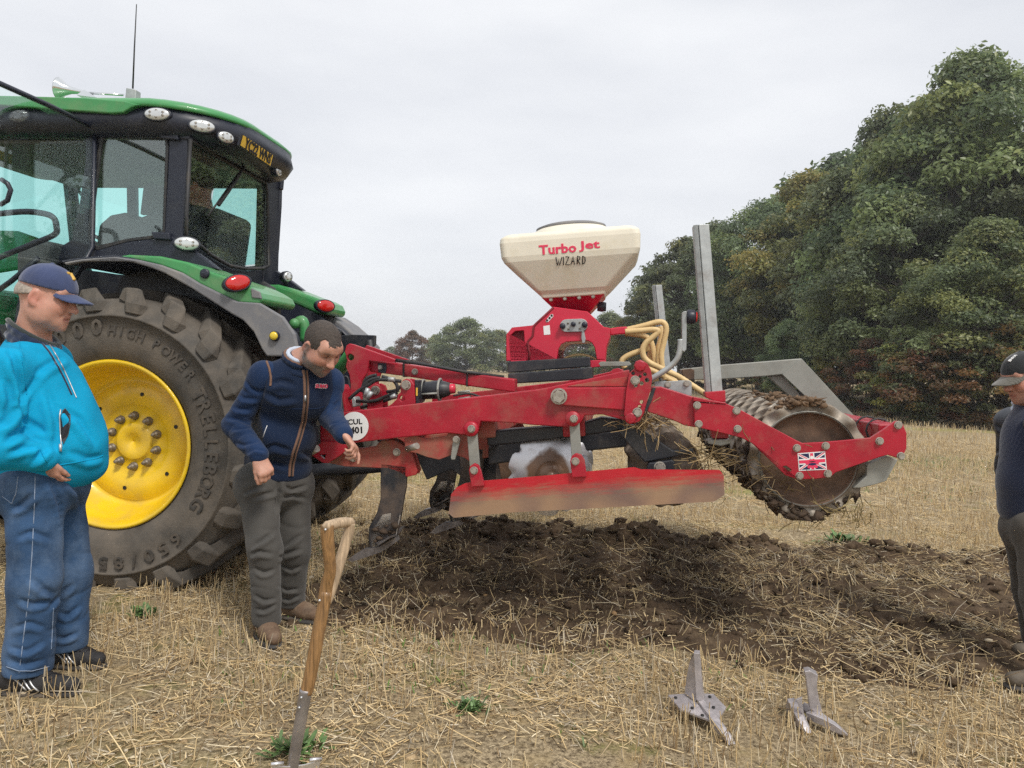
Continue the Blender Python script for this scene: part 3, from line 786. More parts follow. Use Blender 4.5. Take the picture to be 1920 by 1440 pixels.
def lug_mesh(R, hw, side, name):
    """one chunky tread bar, axis of the wheel along local y, bar at the top of the wheel"""
    st = [(-.345 * hw, .835, .17, .085), (-.340 * hw, .90, .17, .105), (-.300 * hw, .99, .16, .105), (-.12 * hw, 1.0, .12, .105), (.035 * hw, 1.0, .09, .085)]
    g = G(); vs = []
    for i, (y, r, base, wd) in enumerate(st):
        a0 = -(y + .32 * hw) / (.36 * hw) * .30 + .10          # the bar runs forward towards the middle
        inn = .055
        def P(rr, off):
            a = a0 + off / R
            return Vector((rr * math.sin(a), y, rr * math.cos(a)))
        rr = r * R
        if i < 2:   # side block: grows out of the sidewall
            vs += [P(rr, -base * .5) + Vector((0, .035, 0)), P(rr, -wd * .5), P(rr, wd * .5), P(rr, base * .5) + Vector((0, .035, 0))]
        else:
            vs += [P(rr - inn * 1.3, -base * .62), P(rr, -wd * .5), P(rr, wd * .5), P(rr - inn * 1.3, base * .62)]
    fs = []
    for i in range(len(st) - 1):
        for k in range(3): fs.append([i * 4 + k, i * 4 + k + 1, i * 4 + 4 + k + 1, i * 4 + 4 + k])
    fs += [[3, 2, 1, 0], [len(vs) - 4, len(vs) - 3, len(vs) - 2, len(vs) - 1]]
    if side > 0:
        vs = [Vector((v.x, -v.y, v.z)) for v in vs]
    me = bpy.data.meshes.new(name); me.from_pydata([v[:] for v in vs], [], fs); me.materials.append(M['tyre'])
    bm = bmesh.new(); bm.from_mesh(me); bmesh.ops.recalc_face_normals(bm, faces=bm.faces)
    bmesh.ops.bevel(bm, geom=[e for e in bm.edges if e.calc_face_angle(0) > .6], offset=.006, segments=1, affect='EDGES'); bm.to_mesh(me); bm.free()
    return me

def make_wheel(name, c, R, hw, parent, mirror=False, letters=False, rim_r=.515):
    """c: centre of the tyre; hw: width scale; the dished yellow centre faces outwards"""
    o_ = 1 if not mirror else -1              # outer side is towards -NV for the near wheels
    ax = NV * o_
    k = R
    prof = [(rim_r - .005, -.265 * hw), (rim_r + .02, -.295 * hw), (.60 * k, -.335 * hw), (.70 * k, -.345 * hw), (.80 * k, -.335 * hw), (.80 * k, -.342 * hw), (.815 * k, -.342 * hw), (.818 * k, -.332 * hw), (.88 * k, -.305 * hw), (.918 * k, -.26 * hw), (.932 * k, -.12 * hw), (.936 * k, 0)]
    prof = prof + [(r, -h) for (r, h) in prof[-2::-1]]
    w = G().lathe(c, ax, prof, 72).obj(name, M['tyre'], parent, origin=c)
    rim = [(rim_r - .01, -.27 * hw), (rim_r + .012, -.300 * hw), (rim_r - .002, -.306 * hw), (rim_r - .016, -.296 * hw), (rim_r - .03, -.25 * hw), (rim_r - .034, -.20 * hw), (rim_r - .05, -.18 * hw), (rim_r - .055, -.135 * hw), (rim_r - .085, -.105 * hw), (rim_r - .10, -.06 * hw), (.385, -.055 * hw), (.37, -.07 * hw), (.245, -.075 * hw), (.235, -.06 * hw), (.125, -.058 * hw), (.118, -.075 * hw), (.112, -.078 * hw), (.05, -.08 * hw), (.046, -.074 * hw), (.008, -.074 * hw), (.001, -.06 * hw)]
    back = [(rim_r - .01, .27 * hw), (rim_r + .012, .30 * hw), (rim_r - .03, .25 * hw), (rim_r - .06, .1 * hw), (rim_r - .09, -.04 * hw)]
    g = G().lathe(c, ax, rim, 72); g.lathe(c, ax, back, 48)
    ro = g.obj('rim', M['yellow'], w, recalc=True, origin=c)
    rot0 = RT if not mirror else Matrix.Rotation(math.pi - THETA, 3, 'Z')
    # wheel nuts, and black discs standing for the rim holes
    nut = G().lathe((0, 0, 0), (0, -1, 0), [(.029, 0), (.029, .008), (.023, .010), (.023, .030), (.017, .036), (.0125, .038), (.012, .058), (.007, .060), (.0005, .061)], 14)
    nm = bpy.data.meshes.new('wheel_nut'); nm.from_pydata([v[:] for v in nut.v], [], nut.f); nm.materials.append(M['nut']); nm.polygons.foreach_set('use_smooth', [True] * len(nut.f))
    hm_ = G().lathe((0, 0, 0), (0, -1, 0), [(.013, -.012), (.013, .0035), (.0005, .0035)], 10)
    hm = bpy.data.meshes.new('rim_hole'); hm.from_pydata([v[:] for v in hm_.v], [], hm_.f); hm.materials.append(M['dark_hole'])
    for i in range(10):
        a = i * math.pi / 5 + math.pi / 2
        p = c + rot0 @ Vector((.165 * math.cos(a), -.058 * hw, .165 * math.sin(a)))
        link('wheel_nut', nm, w, p, rot0)
    for i in range(6):
        a = i * math.pi / 3 + .35
        p = c + rot0 @ Vector((.31 * math.cos(a), -.0725 * hw, .31 * math.sin(a)))
        link('rim_hole', hm, w, p, rot0)
    la, lb = lug_mesh(R, hw, -1, 'tread_lug'), lug_mesh(R, hw, 1, 'tread_lug')
    N = 20
    for i in range(N):
        for me_, off in ((la, 0), (lb, .5)):
            a = (i + off + .18) * 2 * math.pi / N
            link('tread_lug', me_, w, c, rot0 @ Matrix.Rotation(a, 3, 'Y'))
    if letters:
        def arc(s, a0, da, r, h, sx=1.0):
            for j, ch in enumerate(s):
                if ch == ' ': continue
                a = rad(a0 + da * j)      # clockwise from the top as seen from the camera
                rdir = UV * math.sin(a) + ZV * math.cos(a); tdir = UV * math.cos(a) - ZV * math.sin(a)
                hh = .345 * hw if r < .75 * k else .338 * hw
                put_text(G(), ch, c - NV * (hh + .0005) + rdir * r, tdir, rdir, h, .02, dz=.006, sx=sx).obj('sidewall_letter', M['tyre_letter'], w, weld=False, recalc=False)
        arc('HIGH', 2, 5.2, .715 * k, .058, 1.0); arc('POWER', 27, 5.9, .715 * k, .058, 1.0)
        arc('TRELLEBORG', 61, 6.4, .70 * k, .085, 1.0)
        arc('650/85', 139, 8.2, .735 * k, .075, 1.35)
        arc('1000', -36, 10.0, .735 * k, .10, 1.1)
    return w
make_wheel('rear_wheel', W3(AX_U, WV, AX_Z), .985, 1.0, tr, letters=True)
make_wheel('rear_wheel', W3(AX_U, WV + 1.86, AX_Z), .985, 1.0, tr, mirror=True)
for v_, mir in ((4.74, False), (6.36, True)):
    make_wheel('front_wheel', W3(AX_U - 2.78, v_, .70), .74, .8, tr, mirror=mir, rim_r=.40)

# chassis, axle, bonnet
CV = 5.60
def ubox(g, u0, u1, v0, v1, z0, z1, mi=0):
    return g.box(W3((u0 + u1) / 2, (v0 + v1) / 2, (z0 + z1) / 2), UV * (u1 - u0) / 2, NV * (v1 - v0) / 2, ZV * (z1 - z0) / 2, mi)
g = G(); g.cyl(W3(AX_U, 4.75, AX_Z), W3(AX_U, 6.5, AX_Z), .14, 20); ubox(g, -3.5, -2.62, 5.25, 5.95, .55, 1.35); ubox(g, -6.4, -3.4, 5.3, 5.9, .6, 1.15); g.cyl(W3(AX_U - 2.78, 4.8, .70), W3(AX_U - 2.78, 6.3, .7), .09, 12)
g.obj('chassis', M['black'], tr, .02)
prof = [(-4.75, 1.15), (-4.75, 1.92), (-5.6, 1.88), (-6.6, 1.66), (-6.95, 1.45), (-7.0, 1.0), (-6.9, .95)]
G().prism([W3(u, 5.2, z) for u, z in prof], NV * .8).obj('bonnet', M['green'], tr, .09, 4)
# cab
NCV, CW = 4.76, 1.46
def cabp(name, pix, mat, th=.05, v=NCV, bev=.008, both=True, par=None):
    a = plate(name, pix, v, th, mat, par or tr, bev=bev)
    if both:
        plate(name, None, 0, 0, mat, par or tr, bev=bev, pts3=[pv(x, y, v) + NV * (CW - th) for x, y in pix], vec=NV * th)
    return a
cabp('door_pillar', [(160, 236), (194, 236), (186, 262), (172, 330), (165, 405), (168, 452), (176, 470), (140, 476), (134, 448), (150, 372), (160, 300)], M['cab_black'])
cabp('rear_pillar', [(312, 250), (352, 250), (351, 300), (345, 400), (341, 458), (303, 452), (308, 420), (314, 320), (316, 270)], M['cab_black'], .06)
cabp('upper_rail', [(120, 206), (200, 210), (357, 225), (354, 262), (312, 258), (297, 250), (205, 241), (192, 244), (160, 240), (130, 214)], M['cab_black'], .06, NCV - .01)
cabp('window_sill', [(134, 449), (168, 458), (180, 468), (240, 452), (300, 446), (306, 437), (318, 440), (345, 458), (380, 482), (410, 505), (360, 500), (300, 496), (213, 484), (123, 490), (80, 505), (100, 470)], M['cab_black'], .07, NCV - .005)
side_glass_pix = [(206, 243), (296, 251), (309, 262), (310, 276), (304, 432), (297, 440), (240, 447), (182, 461), (172, 454), (170, 438), (173, 402), (186, 300), (192, 262)]
seal_pix = [(203, 238), (298, 246), (313, 258), (315, 275), (308, 436), (300, 446), (240, 453), (182, 469), (170, 462), (164, 440), (167, 400), (180, 300), (187, 258)]
sg = plate('side_window', side_glass_pix, NCV + .012, .006, M['glass_side'], tr, bev=0)
plate('window_seal', seal_pix, NCV - .008, .022, M['rubber'], sg, holes=[side_glass_pix], bev=.003)
G().prism([pv(x, y, NCV) + NV * (CW - .02) for x, y in side_glass_pix], NV * .006).obj('side_window', M['glass_far'], tr)
for hx, hy in ((322, 252), (307, 440)):       # hinge blocks of the side window
    g = G(); g.prism([pv(x, y, NCV - .03) for x, y in [(hx - 25, hy - 6), (hx + 10, hy - 4), (hx + 12, hy + 10), (hx - 20, hy + 8)]], NV * .05)
    g.obj('window_hinge', M['cab_black'], tr, .008)
UC = -2.815
far_rear = [(357, 262), (430, 307), (497, 342), (501, 360), (503, 440), (504, 497), (493, 503), (462, 504), (430, 498), (395, 478), (372, 458), (349, 447), (350, 400)]
G().prism([pu(x, y, UC) for x, y in far_rear], -UV * .006).obj('rear_window', M['glass_side'], tr)
g = G(); loop = [pu(x, y, UC + .01) for x, y in far_rear]; g.tube(loop + [loop[0]], .014, 6); g.obj('rear_window_seal', M['rubber'], tr)
# far rear post and lower back panel of the cab
zt, zb = 2.93, 1.62
g = G(); ubox(g, UC - .10, UC - .02, NCV + CW - .30, NCV + CW - .02, 1.9, zt)
g.prism([pu(x, y, UC - .03) for x, y in [(349, 450), (372, 462), (395, 482), (430, 502), (462, 508), (504, 503), (506, 545), (480, 545), (420, 520), (350, 500)]], -UV * .05)
ubox(g, -4.75, UC - .02, NCV + .05, NCV + CW - .05, 1.45, 1.62); ubox(g, -4.6, -2.95, 4.98, 6.18, .95, 1.5)
g.obj('cab_body', M['cab_black'], tr, .01)
# front screen, far door glass, front posts
g = G()
for v0 in (NCV, NCV + CW - .06): g.prism([W3(-4.62, v0, 1.5), W3(-4.54, v0, 1.5), W3(-4.72, v0, 2.95), W3(-4.82, v0, 2.95)], NV * .06)
g.obj('front_pillar', M['cab_black'], tr, .008)
G().prism([W3(-4.60, NCV + .07, 1.62), W3(-4.60, NCV + CW - .07, 1.62), W3(-4.77, NCV + CW - .07, 2.92), W3(-4.77, NCV + .07, 2.92)], UV * .006).obj('windscreen', M['glass_far'], tr)
G().prism([W3(-4.54, NCV + CW - .03, 1.65), W3(-3.60, NCV + CW - .03, 1.65), W3(-3.50, NCV + CW - .03, 2.9), W3(-4.70, NCV + CW - .03, 2.9)], NV * .006).obj('far_door_window', M['glass_far'], tr)
# interior: lining, console, seat, wheel
g = G(); ubox(g, -4.7, UC - .05, NCV + .06, NCV + CW - .06, 2.86, 2.93); g.obj('roof_lining', M['interior'], tr, .02)
g = G(); ubox(g, -3.75, -2.95, 5.92, 6.14, 1.6, 2.02); g.obj('side_console', M['interior'], tr, .04)
g = G(); ubox(g, -4.55, -4.25, 5.35, 5.85, 1.6, 2.15); g.obj('dashboard', M['interior'], tr, .06)
g = G(); ubox(g, -3.52, -3.02, 5.34, 5.86, 1.95, 2.10); g.prism([W3(-3.06, 5.34, 2.05), W3(-2.96, 5.34, 2.05), W3(-2.90, 5.34, 2.52), W3(-2.98, 5.34, 2.56)], NV * .52); ubox(g, -3.4, -3.1, 5.45, 5.75, 1.6, 1.96)
g.obj('driver_seat', M['interior'], tr, .05, 3)
g = G(); ctr = W3(-4.02, 5.6, 2.28); axd = (UV * .55 + ZV * .83).normalized(); xx = NV; yy = axd.cross(xx)
ring = [ctr + xx * (.2 * math.cos(a * .3142)) + yy * (.2 * math.sin(a * .3142)) for a in range(21)]
g.tube(ring, .015, 8, caps=False); g.tube([ctr - axd * .35 - UV * .1, ctr], .03, 8)
for a in (0, 7, 13): g.tube([ctr, ring[a]], .012, 6)
g.obj('steering_wheel', M['rubber'], tr)
g = G(); g.prism([W3(-3.75, 6.05, 2.20), W3(-3.45, 6.05, 2.20), W3(-3.42, 6.05, 2.48), W3(-3.70, 6.05, 2.50)], NV * .05); g.tube([W3(-3.5, 6.05, 1.9), W3(-3.58, 6.06, 2.25)], .02, 6); g.obj('control_screen', M['cab_black'], tr, .01)
G().prism([pv(x, y, 5.75) for x, y in [(262, 402), (268, 350), (280, 342), (306, 348), (312, 400)]], NV * .05).obj('control_screen', M['interior'], tr, .01)
G().prism([pv(x, y, 5.3) for x, y in [(176, 475), (184, 420), (205, 402), (236, 396), (250, 410), (300, 392), (318, 420), (318, 470)]], NV * .35).obj('passenger_seat', M['interior'], tr, .03)
G().prism([pv(x, y, 6.1) for x, y in [(238, 460), (236, 300), (252, 300), (254, 460)]], NV * .06).obj('far_pillar', M['cab_black'], tr, .01)
G().prism([pv(x, y, 6.05) for x, y in [(185, 345), (250, 330), (330, 338), (330, 250), (185, 240)]], NV * .04).obj('far_upper_rail', M['interior'], tr, .01)
# open door: hinged on the door pillar, standing out towards the camera
Hd, Bd = pv(178, 240, NCV - .02), pv(150, 468, NCV - .02)
dd = Vector((-.125, -.82, 0))
P = lambda a, z: Vector((Hd.x, Hd.y, 0)) + dd * a + ZV * z
zt_, zb_ = Hd.z, Bd.z - .02
outer = [P(0, zt_), P(.5, zt_ + .012), P(1.0, zt_ + .01), P(1.08, zt_ - .1), P(1.10, 2.2), P(1.06, 1.75), P(.85, 1.45), P(.45, 1.62), P(.12, 2.0), P(.0, 2.15)]
dn = dd.cross(ZV).normalized()
dg_ = G().prism(outer, dn * .006).obj('open_door', M['glass_side'], tr)
G().tube(outer + [outer[0]], .016, 6).obj('door_frame', M['cab_black'], dg_)
g = G(); hp = [pd(x, y, 4.45) for x, y in [(0, 384), (14, 376), (20, 356), (14, 344), (2, 336)]]; g.tube(hp, .014, 6); g.obj('door_handle', M['cab_black'], dg_)
G().prism([pv(x, y, NCV - .05) for x, y in [(138, 212), (150, 214), (190, 232), (194, 246), (176, 246), (152, 236)]], NV * .08).obj('door_hinge', M['cab_black'], tr, .012)
# handrails beside the steps
g = G(); g.tube(smooth_path([pd(x, y, 4.9) for x, y in [(-30, 404), (40, 397), (80, 400), (100, 408), (106, 425), (102, 440), (60, 458), (0, 482), (-40, 500)]], 4), .019, 8)
g.tube([pd(x, y, 4.75) for x, y in [(-20, 556), (20, 528), (73, 484)]], .017, 8); g.obj('handrail', M['cab_black'], tr)
g = G(); g.prism([pd(x, y, 5.1) for x, y in [(28, 470), (60, 445), (98, 455), (80, 505), (30, 545)]], NV * .3); g.obj('side_step_panel', M['interior'], tr, .03)
G().prism([pd(x, y, 6.2) for x, y in [(-60, 430), (30, 432), (70, 446), (62, 500), (-60, 520)]], NV * .05).obj('bonnet_side', M['green'], tr, .02)

# roof: rounded black valance with lamps, green cap above
def roundrect(u0, u1, v0, v1, r0, r1, n=7):
    pts = []
    for (cu, cv, r, a0) in ((u1 - r1, v1 - r1, r1, 0), (u0 + r0, v1 - r0, r0, 90), (u0 + r0, v0 + r0, r0, 180), (u1 - r1, v0 + r1, r1, 270)):
        for k in range(n + 1):
            a = rad(a0 + 90 * k / n); pts.append((cu + r * math.cos(a), cv + r * math.sin(a)))
    return pts
def loft(name, levels, mat, parent, bev=0, zf=None):
    g = G(); n = len(levels[0][0]); vs = []
    for pts, z in levels:
        for u, v in pts: vs.append(W3(u, v, z + (zf(u, v) if zf else 0)))
    fs = []
    for i in range(len(levels) - 1):
        for k in range(n): fs.append([i * n + k, i * n + (k + 1) % n, (i + 1) * n + (k + 1) % n, (i + 1) * n + k])
    g.add(vs, fs, 0, True); b = (len(levels) - 1) * n
    g.f += [list(range(n - 1, -1, -1)), [b + k for k in range(n)]]; g.m += [0, 0]; g.sm += [False, True]
    return g.obj(name, mat, parent, bev)
RV0, RV1, RU0, RU1 = NCV - .10, 6.12, -5.0, -2.52
zr = lambda u, v: -.055 * sstep(-3.7, -2.4, u) - .05 * ((v - 5.55) / .9) ** 2 * 0
loft('roof_valance', [(roundrect(RU0 + .1, RU1 - .17, RV0 + .10, RV1 - .10, .1, .42), 2.895), (roundrect(RU0, RU1 - .04, RV0 + .03, RV1 - .03, .1, .48), 2.93), (roundrect(RU0, RU1, RV0, RV1, .1, .5), 3.0), (roundrect(RU0, RU1 - .02, RV0 + .01, RV1 - .01, .1, .5), 3.085)], M['cab_black'], tr, 0, zr)
loft('roof_cap', [(roundrect(RU0 - .02, RU1 - .025, RV0 - .012, RV1 + .012, .12, .5), 3.078), (roundrect(RU0 - .02, RU1 - .02, RV0 - .014, RV1 + .014, .12, .5), 3.105), (roundrect(RU0, RU1 - .07, RV0 + .04, RV1 - .04, .12, .48), 3.145), (roundrect(RU0 + .2, RU1 - .35, RV0 + .2, RV1 - .2, .12, .4), 3.185)], M['green'], tr, 0, zr)
# green shoulder of the roof side, dipping in a swoosh over the door
plate('roof_side_panel', [(-40, 178), (57, 180), (160, 183), (233, 189), (262, 196), (246, 201), (230, 211), (205, 212), (133, 207), (0, 197), (-40, 196)], RV0 - .028, .05, M['green'], tr, bev=.008)
def surf_lamp(px, py, w, h, nrm, up, hitp, name='work_lamp', lens='lens_clear', dots=6, tilt=0.0):
    """oval lamp: housing with a lens and its reflector cells, seated at hitp"""
    nrm = nrm.normalized(); x = up.cross(nrm).normalized(); y = nrm.cross(x)
    if tilt: x, y = x * math.cos(tilt) + y * math.sin(tilt), -x * math.sin(tilt) + y * math.cos(tilt)
    def oval(k, d, n=24): return [hitp + nrm * d + x * (w * k * math.cos(2 * math.pi * i / n)) + y * (h * k * math.sin(2 * math.pi * i / n)) for i in range(n)]
    def stack(rings, mat, nm, par):
        g = G(); n = len(rings[0]); vs = [p for r in rings for p in r]; fs = []
        for i in range(len(rings) - 1):
            for q in range(n): fs.append([i * n + q, i * n + (q + 1) % n, (i + 1) * n + (q + 1) % n, (i + 1) * n + q])
        fs.append([(len(rings) - 1) * n + q for q in range(n)]); fs.append(list(range(n - 1, -1, -1)))
        g.add(vs, fs, 0, True); return g.obj(nm, mat, par)
    b = stack([oval(1.16, -.03), oval(1.16, .006), oval(1.08, .016), oval(1.0, .012)], M['cab_black'], name, tr)
    l = stack([oval(1.0, -.01), oval(1.0, .014), oval(.9, .021), oval(.4, .026)], M[lens], 'lamp_lens', b)
    if dots:
        g = G()
        for i in range(dots):
            a = 2 * math.pi * (i + .5) / dots; q = hitp + nrm * .022 + x * (w * .58 * math.cos(a)) + y * (h * .5 * math.sin(a))
            g.lathe(q, nrm, [(h * .22, -.004), (h * .2, .004), (h * .02, .002)], 8)
        g.obj('reflector_cell', M['nut'], b)
    return b
rv = bpy.data.objects['roof_valance']
for px, py, w, h, fb in ((296, 215, .082, .040, 4.66), (379, 237, .078, .040, 4.78), (422, 258, .056, .038, 4.95), (519, 320, .045, .040, 6.1)):
    p, n = hit(rv, px, py)
    if p is None: p = pv(px, py, fb); n = -NV
    n = Vector(n); n.z = 0; n = n.normalized() if n.length > .1 else -NV
    if n.dot(ray(px, py)) > 0: n = -n
    surf_lamp(px, py, w, h, n, ZV, p)
p = pv(350, 457, NCV - .04); surf_lamp(350, 457, .075, .042, (-NV * .85 + UV * .5), ZV, p)
# number plate on the back of the roof
a = pu(452, 268, RU1 + .02); g = G()
P4 = [pu(457, 254, RU1 + .075), pu(512, 291, RU1 + .075), pu(507, 311, RU1 + .055), pu(452, 273, RU1 + .055)]
g.prism(P4, -UV * .02); npl = g.obj('number_plate', M['plate_yellow'], tr)
xd = (P4[1] - P4[0]).normalized(); yd = (P4[0] - P4[3]).normalized(); cc = (P4[0] + P4[1] + P4[2] + P4[3]) / 4
g = G(); wd = (P4[1] - P4[0]).length; vs_, _ = text_mesh('YC22 WNS', .03); tw = max(v.x for v in vs_) * 2
put_text(g, 'YC22 WNS', cc + (P4[1] - P4[0]) * .02, xd, yd, .072, .03, sx=wd * .88 / (tw * .072), dz=.004); g.obj('plate_lettering', M['ink'], npl, weld=False, recalc=False)
g = G(); g.prism([q + UV * -.004 + (q - cc) * .10 for q in P4], -UV * .012); g.obj('plate_holder', M['cab_black'], tr)
# horn, aerial, wiper
g = G(); hx = pd(150, 172, 5.6); d = (pd(112, 166, 5.6) - hx).normalized()
g.lathe(hx, d, [(.012, -.05), (.016, .0), (.026, .06), (.045, .11), (.075, .15), (.078, .155), (.04, .12)], 20); g.tube([hx - d * .05, pd(232, 178, 5.6)], .009, 8); g.prism([pd(x, y, 5.55) for x, y in [(143, 178), (158, 168), (182, 183)]], NV * .06)
g.obj('roof_horn', M['chrome'], tr)
g = G(); g.prism([pd(x, y, 5.5) for x, y in [(234, 186), (236, 164), (255, 168), (254, 189)]], NV * .06); g.obj('aerial_base', M['galv'], tr, .006)
G().tube([pd(249, 166, 5.53), pd(252, 90, 5.53), pd(256, 8, 5.53)], [.006, .005, .003], 6).obj('aerial', M['rubber'], tr)
g = G(); g.tube([pu(464, 302, UC + .05), pu(438, 345, UC + .05), pu(410, 385, UC + .04)], .012, 6); g.tube([pu(447, 325, UC + .03), pu(390, 405, UC + .02)], .007, 5); g.obj('rear_wiper', M['rubber'], tr)
g = G(); g.tube([pv(90, 268, 6.3), pv(120, 320, 6.3), pv(158, 372, 6.3)], .014, 6); g.tube([pv(122, 290, 6.28), pv(150, 355, 6.28)], .009, 5); g.obj('windscreen_wiper', M['rubber'], tr)

# fenders
FV = 4.43
band = [(118, 492), (150, 486), (213, 481), (260, 487), (300, 496), (340, 511), (373, 531), (410, 549), (443, 565), (486, 568), (530, 594), (552, 626), (557, 650), (560, 668), (500, 668), (491, 655), (475, 622), (455, 600), (433, 588), (408, 572), (383, 556), (358, 540), (333, 526), (308, 512), (283, 502), (250, 492), (213, 486), (150, 491), (123, 497)]
plate('fender_extension', band, FV, .035, M['fender_grey'], tr, bev=.01)
low = [(118, 494), (150, 489), (213, 484), (250, 490), (283, 500), (308, 510), (333, 524), (358, 538), (383, 554), (408, 570), (433, 586), (455, 598), (475, 620), (491, 653), (500, 668)]
for nm, v0, w in (('fender_liner', FV + .02, .62), ('far_fender_liner', 6.15, .62)):
    g = G(); P1 = [pv(x, y, FV + .03) + NV * (v0 - FV - .02) for x, y in low]; n = len(P1)
    off = [(q - (W3(AX_U, 0, AX_Z) + NV * NV.dot(q))).normalized() * .02 for q in P1]
    vs = P1 + [q + NV * w for q in P1] + [q + o for q, o in zip(P1, off)] + [q + NV * w + o for q, o in zip(P1, off)]
    fs = []
    for i in range(n - 1):
        fs += [[i, i + 1, n + i + 1, n + i], [2 * n + i, 3 * n + i, 3 * n + i + 1, 2 * n + i + 1], [i, 2 * n + i, 2 * n + i + 1, i + 1]]
    g.add(vs, fs, 0, True).obj('fender_liner', M['cab_black'], tr)
for v0 in (FV + .62, 5.98):
    q = [pv(x, y, FV + .03) + NV * (v0 - FV) for x, y in [(-120, 640), (-100, 520), (-20, 478), (60, 486), (100, 492)] + low + [(520, 760), (330, 900), (120, 900), (50, 700)]]
    G().prism(q, NV * .02).obj('inner_fender', M['cab_black'], tr)
gp = [(205, 483), (240, 477), (300, 480), (350, 491), (400, 511), (445, 526), (470, 538), (487, 549), (493, 562), (486, 571), (443, 568), (410, 552), (373, 533), (340, 513), (300, 498), (260, 489)]
gf = plate('rear_fender', gp, FV + .04, .50, M['green'], tr, bev=.035); gf.modifiers['bevel'].segments = 4
far_green = [(497, 533), (520, 533), (545, 540), (570, 550), (598, 560), (611, 567), (616, 578), (614, 590), (593, 588), (560, 573), (520, 560), (500, 556)]
G().prism([pv(x, y, 5.98) for x, y in far_green], NV * .42).obj('rear_fender', M['green'], tr, .03, 3)
G().prism([pv(x, y, 6.25) for x, y in [(592, 588), (614, 590), (640, 607), (664, 628), (680, 646), (690, 672), (660, 684), (640, 652), (618, 628), (598, 612)]], NV * .45).obj('fender_extension', M['fender_grey'], tr, .012)
G().prism([pv(x, y, 5.95) for x, y in [(497, 545), (560, 574), (600, 592), (622, 616), (640, 650), (630, 700), (500, 690)]], NV * .04).obj('gap_filler_plate', M['cab_black'], tr)  # black plate added to close the bright gap between the fenders
def tail(off):
    p = pv(442, 532, FV + .02) if off == 0 else pv(606, 574, 5.97)
    n = (-NV * .72 + UV * .7 + ZV * .1) if off == 0 else (UV * .75 - NV * .6)
    surf_lamp(0, 0, .076, .046, n, (ZV + UV * -.42).normalized() if off == 0 else ZV, p + n.normalized() * .03, 'tail_lamp', 'lens_red', 0)
tail(0); tail(1.75)
g = G(); g.lathe(pv(384, 513, FV + .035), -NV, [(.030, -.01), (.030, .006), (.022, .010), (.001, .012)], 16); g.obj('socket_cap', M['cab_black'], tr)
plate('side_reflector', [(470, 540), (486, 547), (490, 560), (472, 558)], FV + .03, .02, M['fender_grey'], tr, bev=.004)
surf_lamp(0, 0, .026, .026, -NV, ZV, pv(515, 630, FV - .01), 'marker_lamp', 'lens_amber', 0)
# small lamp on a stalk by the far fender
g = G(); g.tube([pv(536, 536, 6.1), pv(537, 524, 6.1)], .016, 8); b = g.obj('lamp_stalk', M['cab_black'], tr)
c = pv(538, 519, 6.05); surf_lamp(0, 0, .040, .040, UV * .8 - NV * .5, ZV, c, 'work_lamp', 'lens_clear', 5)
g = G(); g.lathe(c - (UV * .8 - NV * .5).normalized() * .07, (UV * .8 - NV * .5), [(.001, 0), (.03, .0), (.045, .03), (.048, .07)], 14); g.obj('lamp_housing', M['cab_black'], tr)
# linkage behind the cab: lift rods, black pipes and the green top link
g = G()
g.tube([pv(490, 540, 5.0), pv(505, 548, 5.0), pv(512, 570, 5.0), pv(513, 610, 5.0)], .05, 12); g.obj('exhaust_elbow', M['rubber'], tr)
g = G(); ubox(g, -2.75, -2.35, 4.95, 6.15, 1.25, 1.62); ubox(g, -2.7, -2.2, 5.05, 6.05, .75, 1.25); g.obj('rear_housing', M['black'], tr, .03)
for v in (5.15, 5.95):
    g = G(); g.prism([W3(-2.4, v, 1.50), W3(-2.05, v, 1.52), W3(-1.9, v, 1.58), W3(-1.9, v, 1.66), W3(-2.1, v, 1.66), W3(-2.4, v, 1.62)], NV * .05)
    g.tube([W3(-1.95, v + .02, 1.62), W3(-1.80, v - .05, .82)], .035, 10)
    g.obj('lift_arm', M['black'], tr, .006)
for v in (5.0, 6.1):
    g = G(); g.tube([W3(-2.5, v, .62), W3(-1.42, v - .05 if v < 5.5 else v + .05, .78)], .05, 10)
    g.obj('lower_link', M['black'], tr)
g = G(); g.tube([W3(-2.25, 5.4, 1.35), pv(640, 690, 4.95), pv(662, 655, 4.75)], [.045, .045, .035], 10); g.obj('top_link', M['green'], tr)
g = G(); g.tube(smooth_path([pv(556, 612, 4.9), pv(562, 602, 4.9), pv(570, 606, 4.9), pv(572, 640, 4.9)], 4), .035, 10); g.ball(pv(552, 607, 4.85), .035); g.obj('lift_ram', M['green'], tr)
# ------------------------------------------------------------------ cultivator carried on the tractor's linkage
cu = empty('cultivator', W3(.0, 5.4, 0), 'red mounted cultivator with tines, discs and ribbed packer roller, lifted off the soil', 'cultivator')
_bolt = {}
def bolt_mesh(r):
    k = round(r, 4)
    if k in _bolt: return _bolt[k]
    g = G()
    g.lathe((0, 0, 0), (0, -1, 0), [(r * 1.28, -.002), (r * 1.28, .004), (r * 1.0, .0045)], 16)
    hexp = [Vector((r * math.cos(a * math.pi / 3), -.004, r * math.sin(a * math.pi / 3))) for a in range(6)]
    g.prism(hexp, (0, -r * .75, 0))
    me = bpy.data.meshes.new('bolt'); me.from_pydata([v[:] for v in g.v], [], g.f); me.materials.append(M['bolt'])
    bm = bmesh.new(); bm.from_mesh(me); bmesh.ops.recalc_face_normals(bm, faces=bm.faces); bm.to_mesh(me); bm.free()
    _bolt[k] = me; return me
def bolt(px, py, v, r=.016, parent=None, mat=None, p=None, name='bolt'):
    return link(name, bolt_mesh(r), parent or cu, pv(px, py, v) if p is None else p, RT @ Matrix.Rotation(random.random() * .9, 3, 'Y'))
FV0 = 4.05        # outer face of the near side frame
RED = M['red']
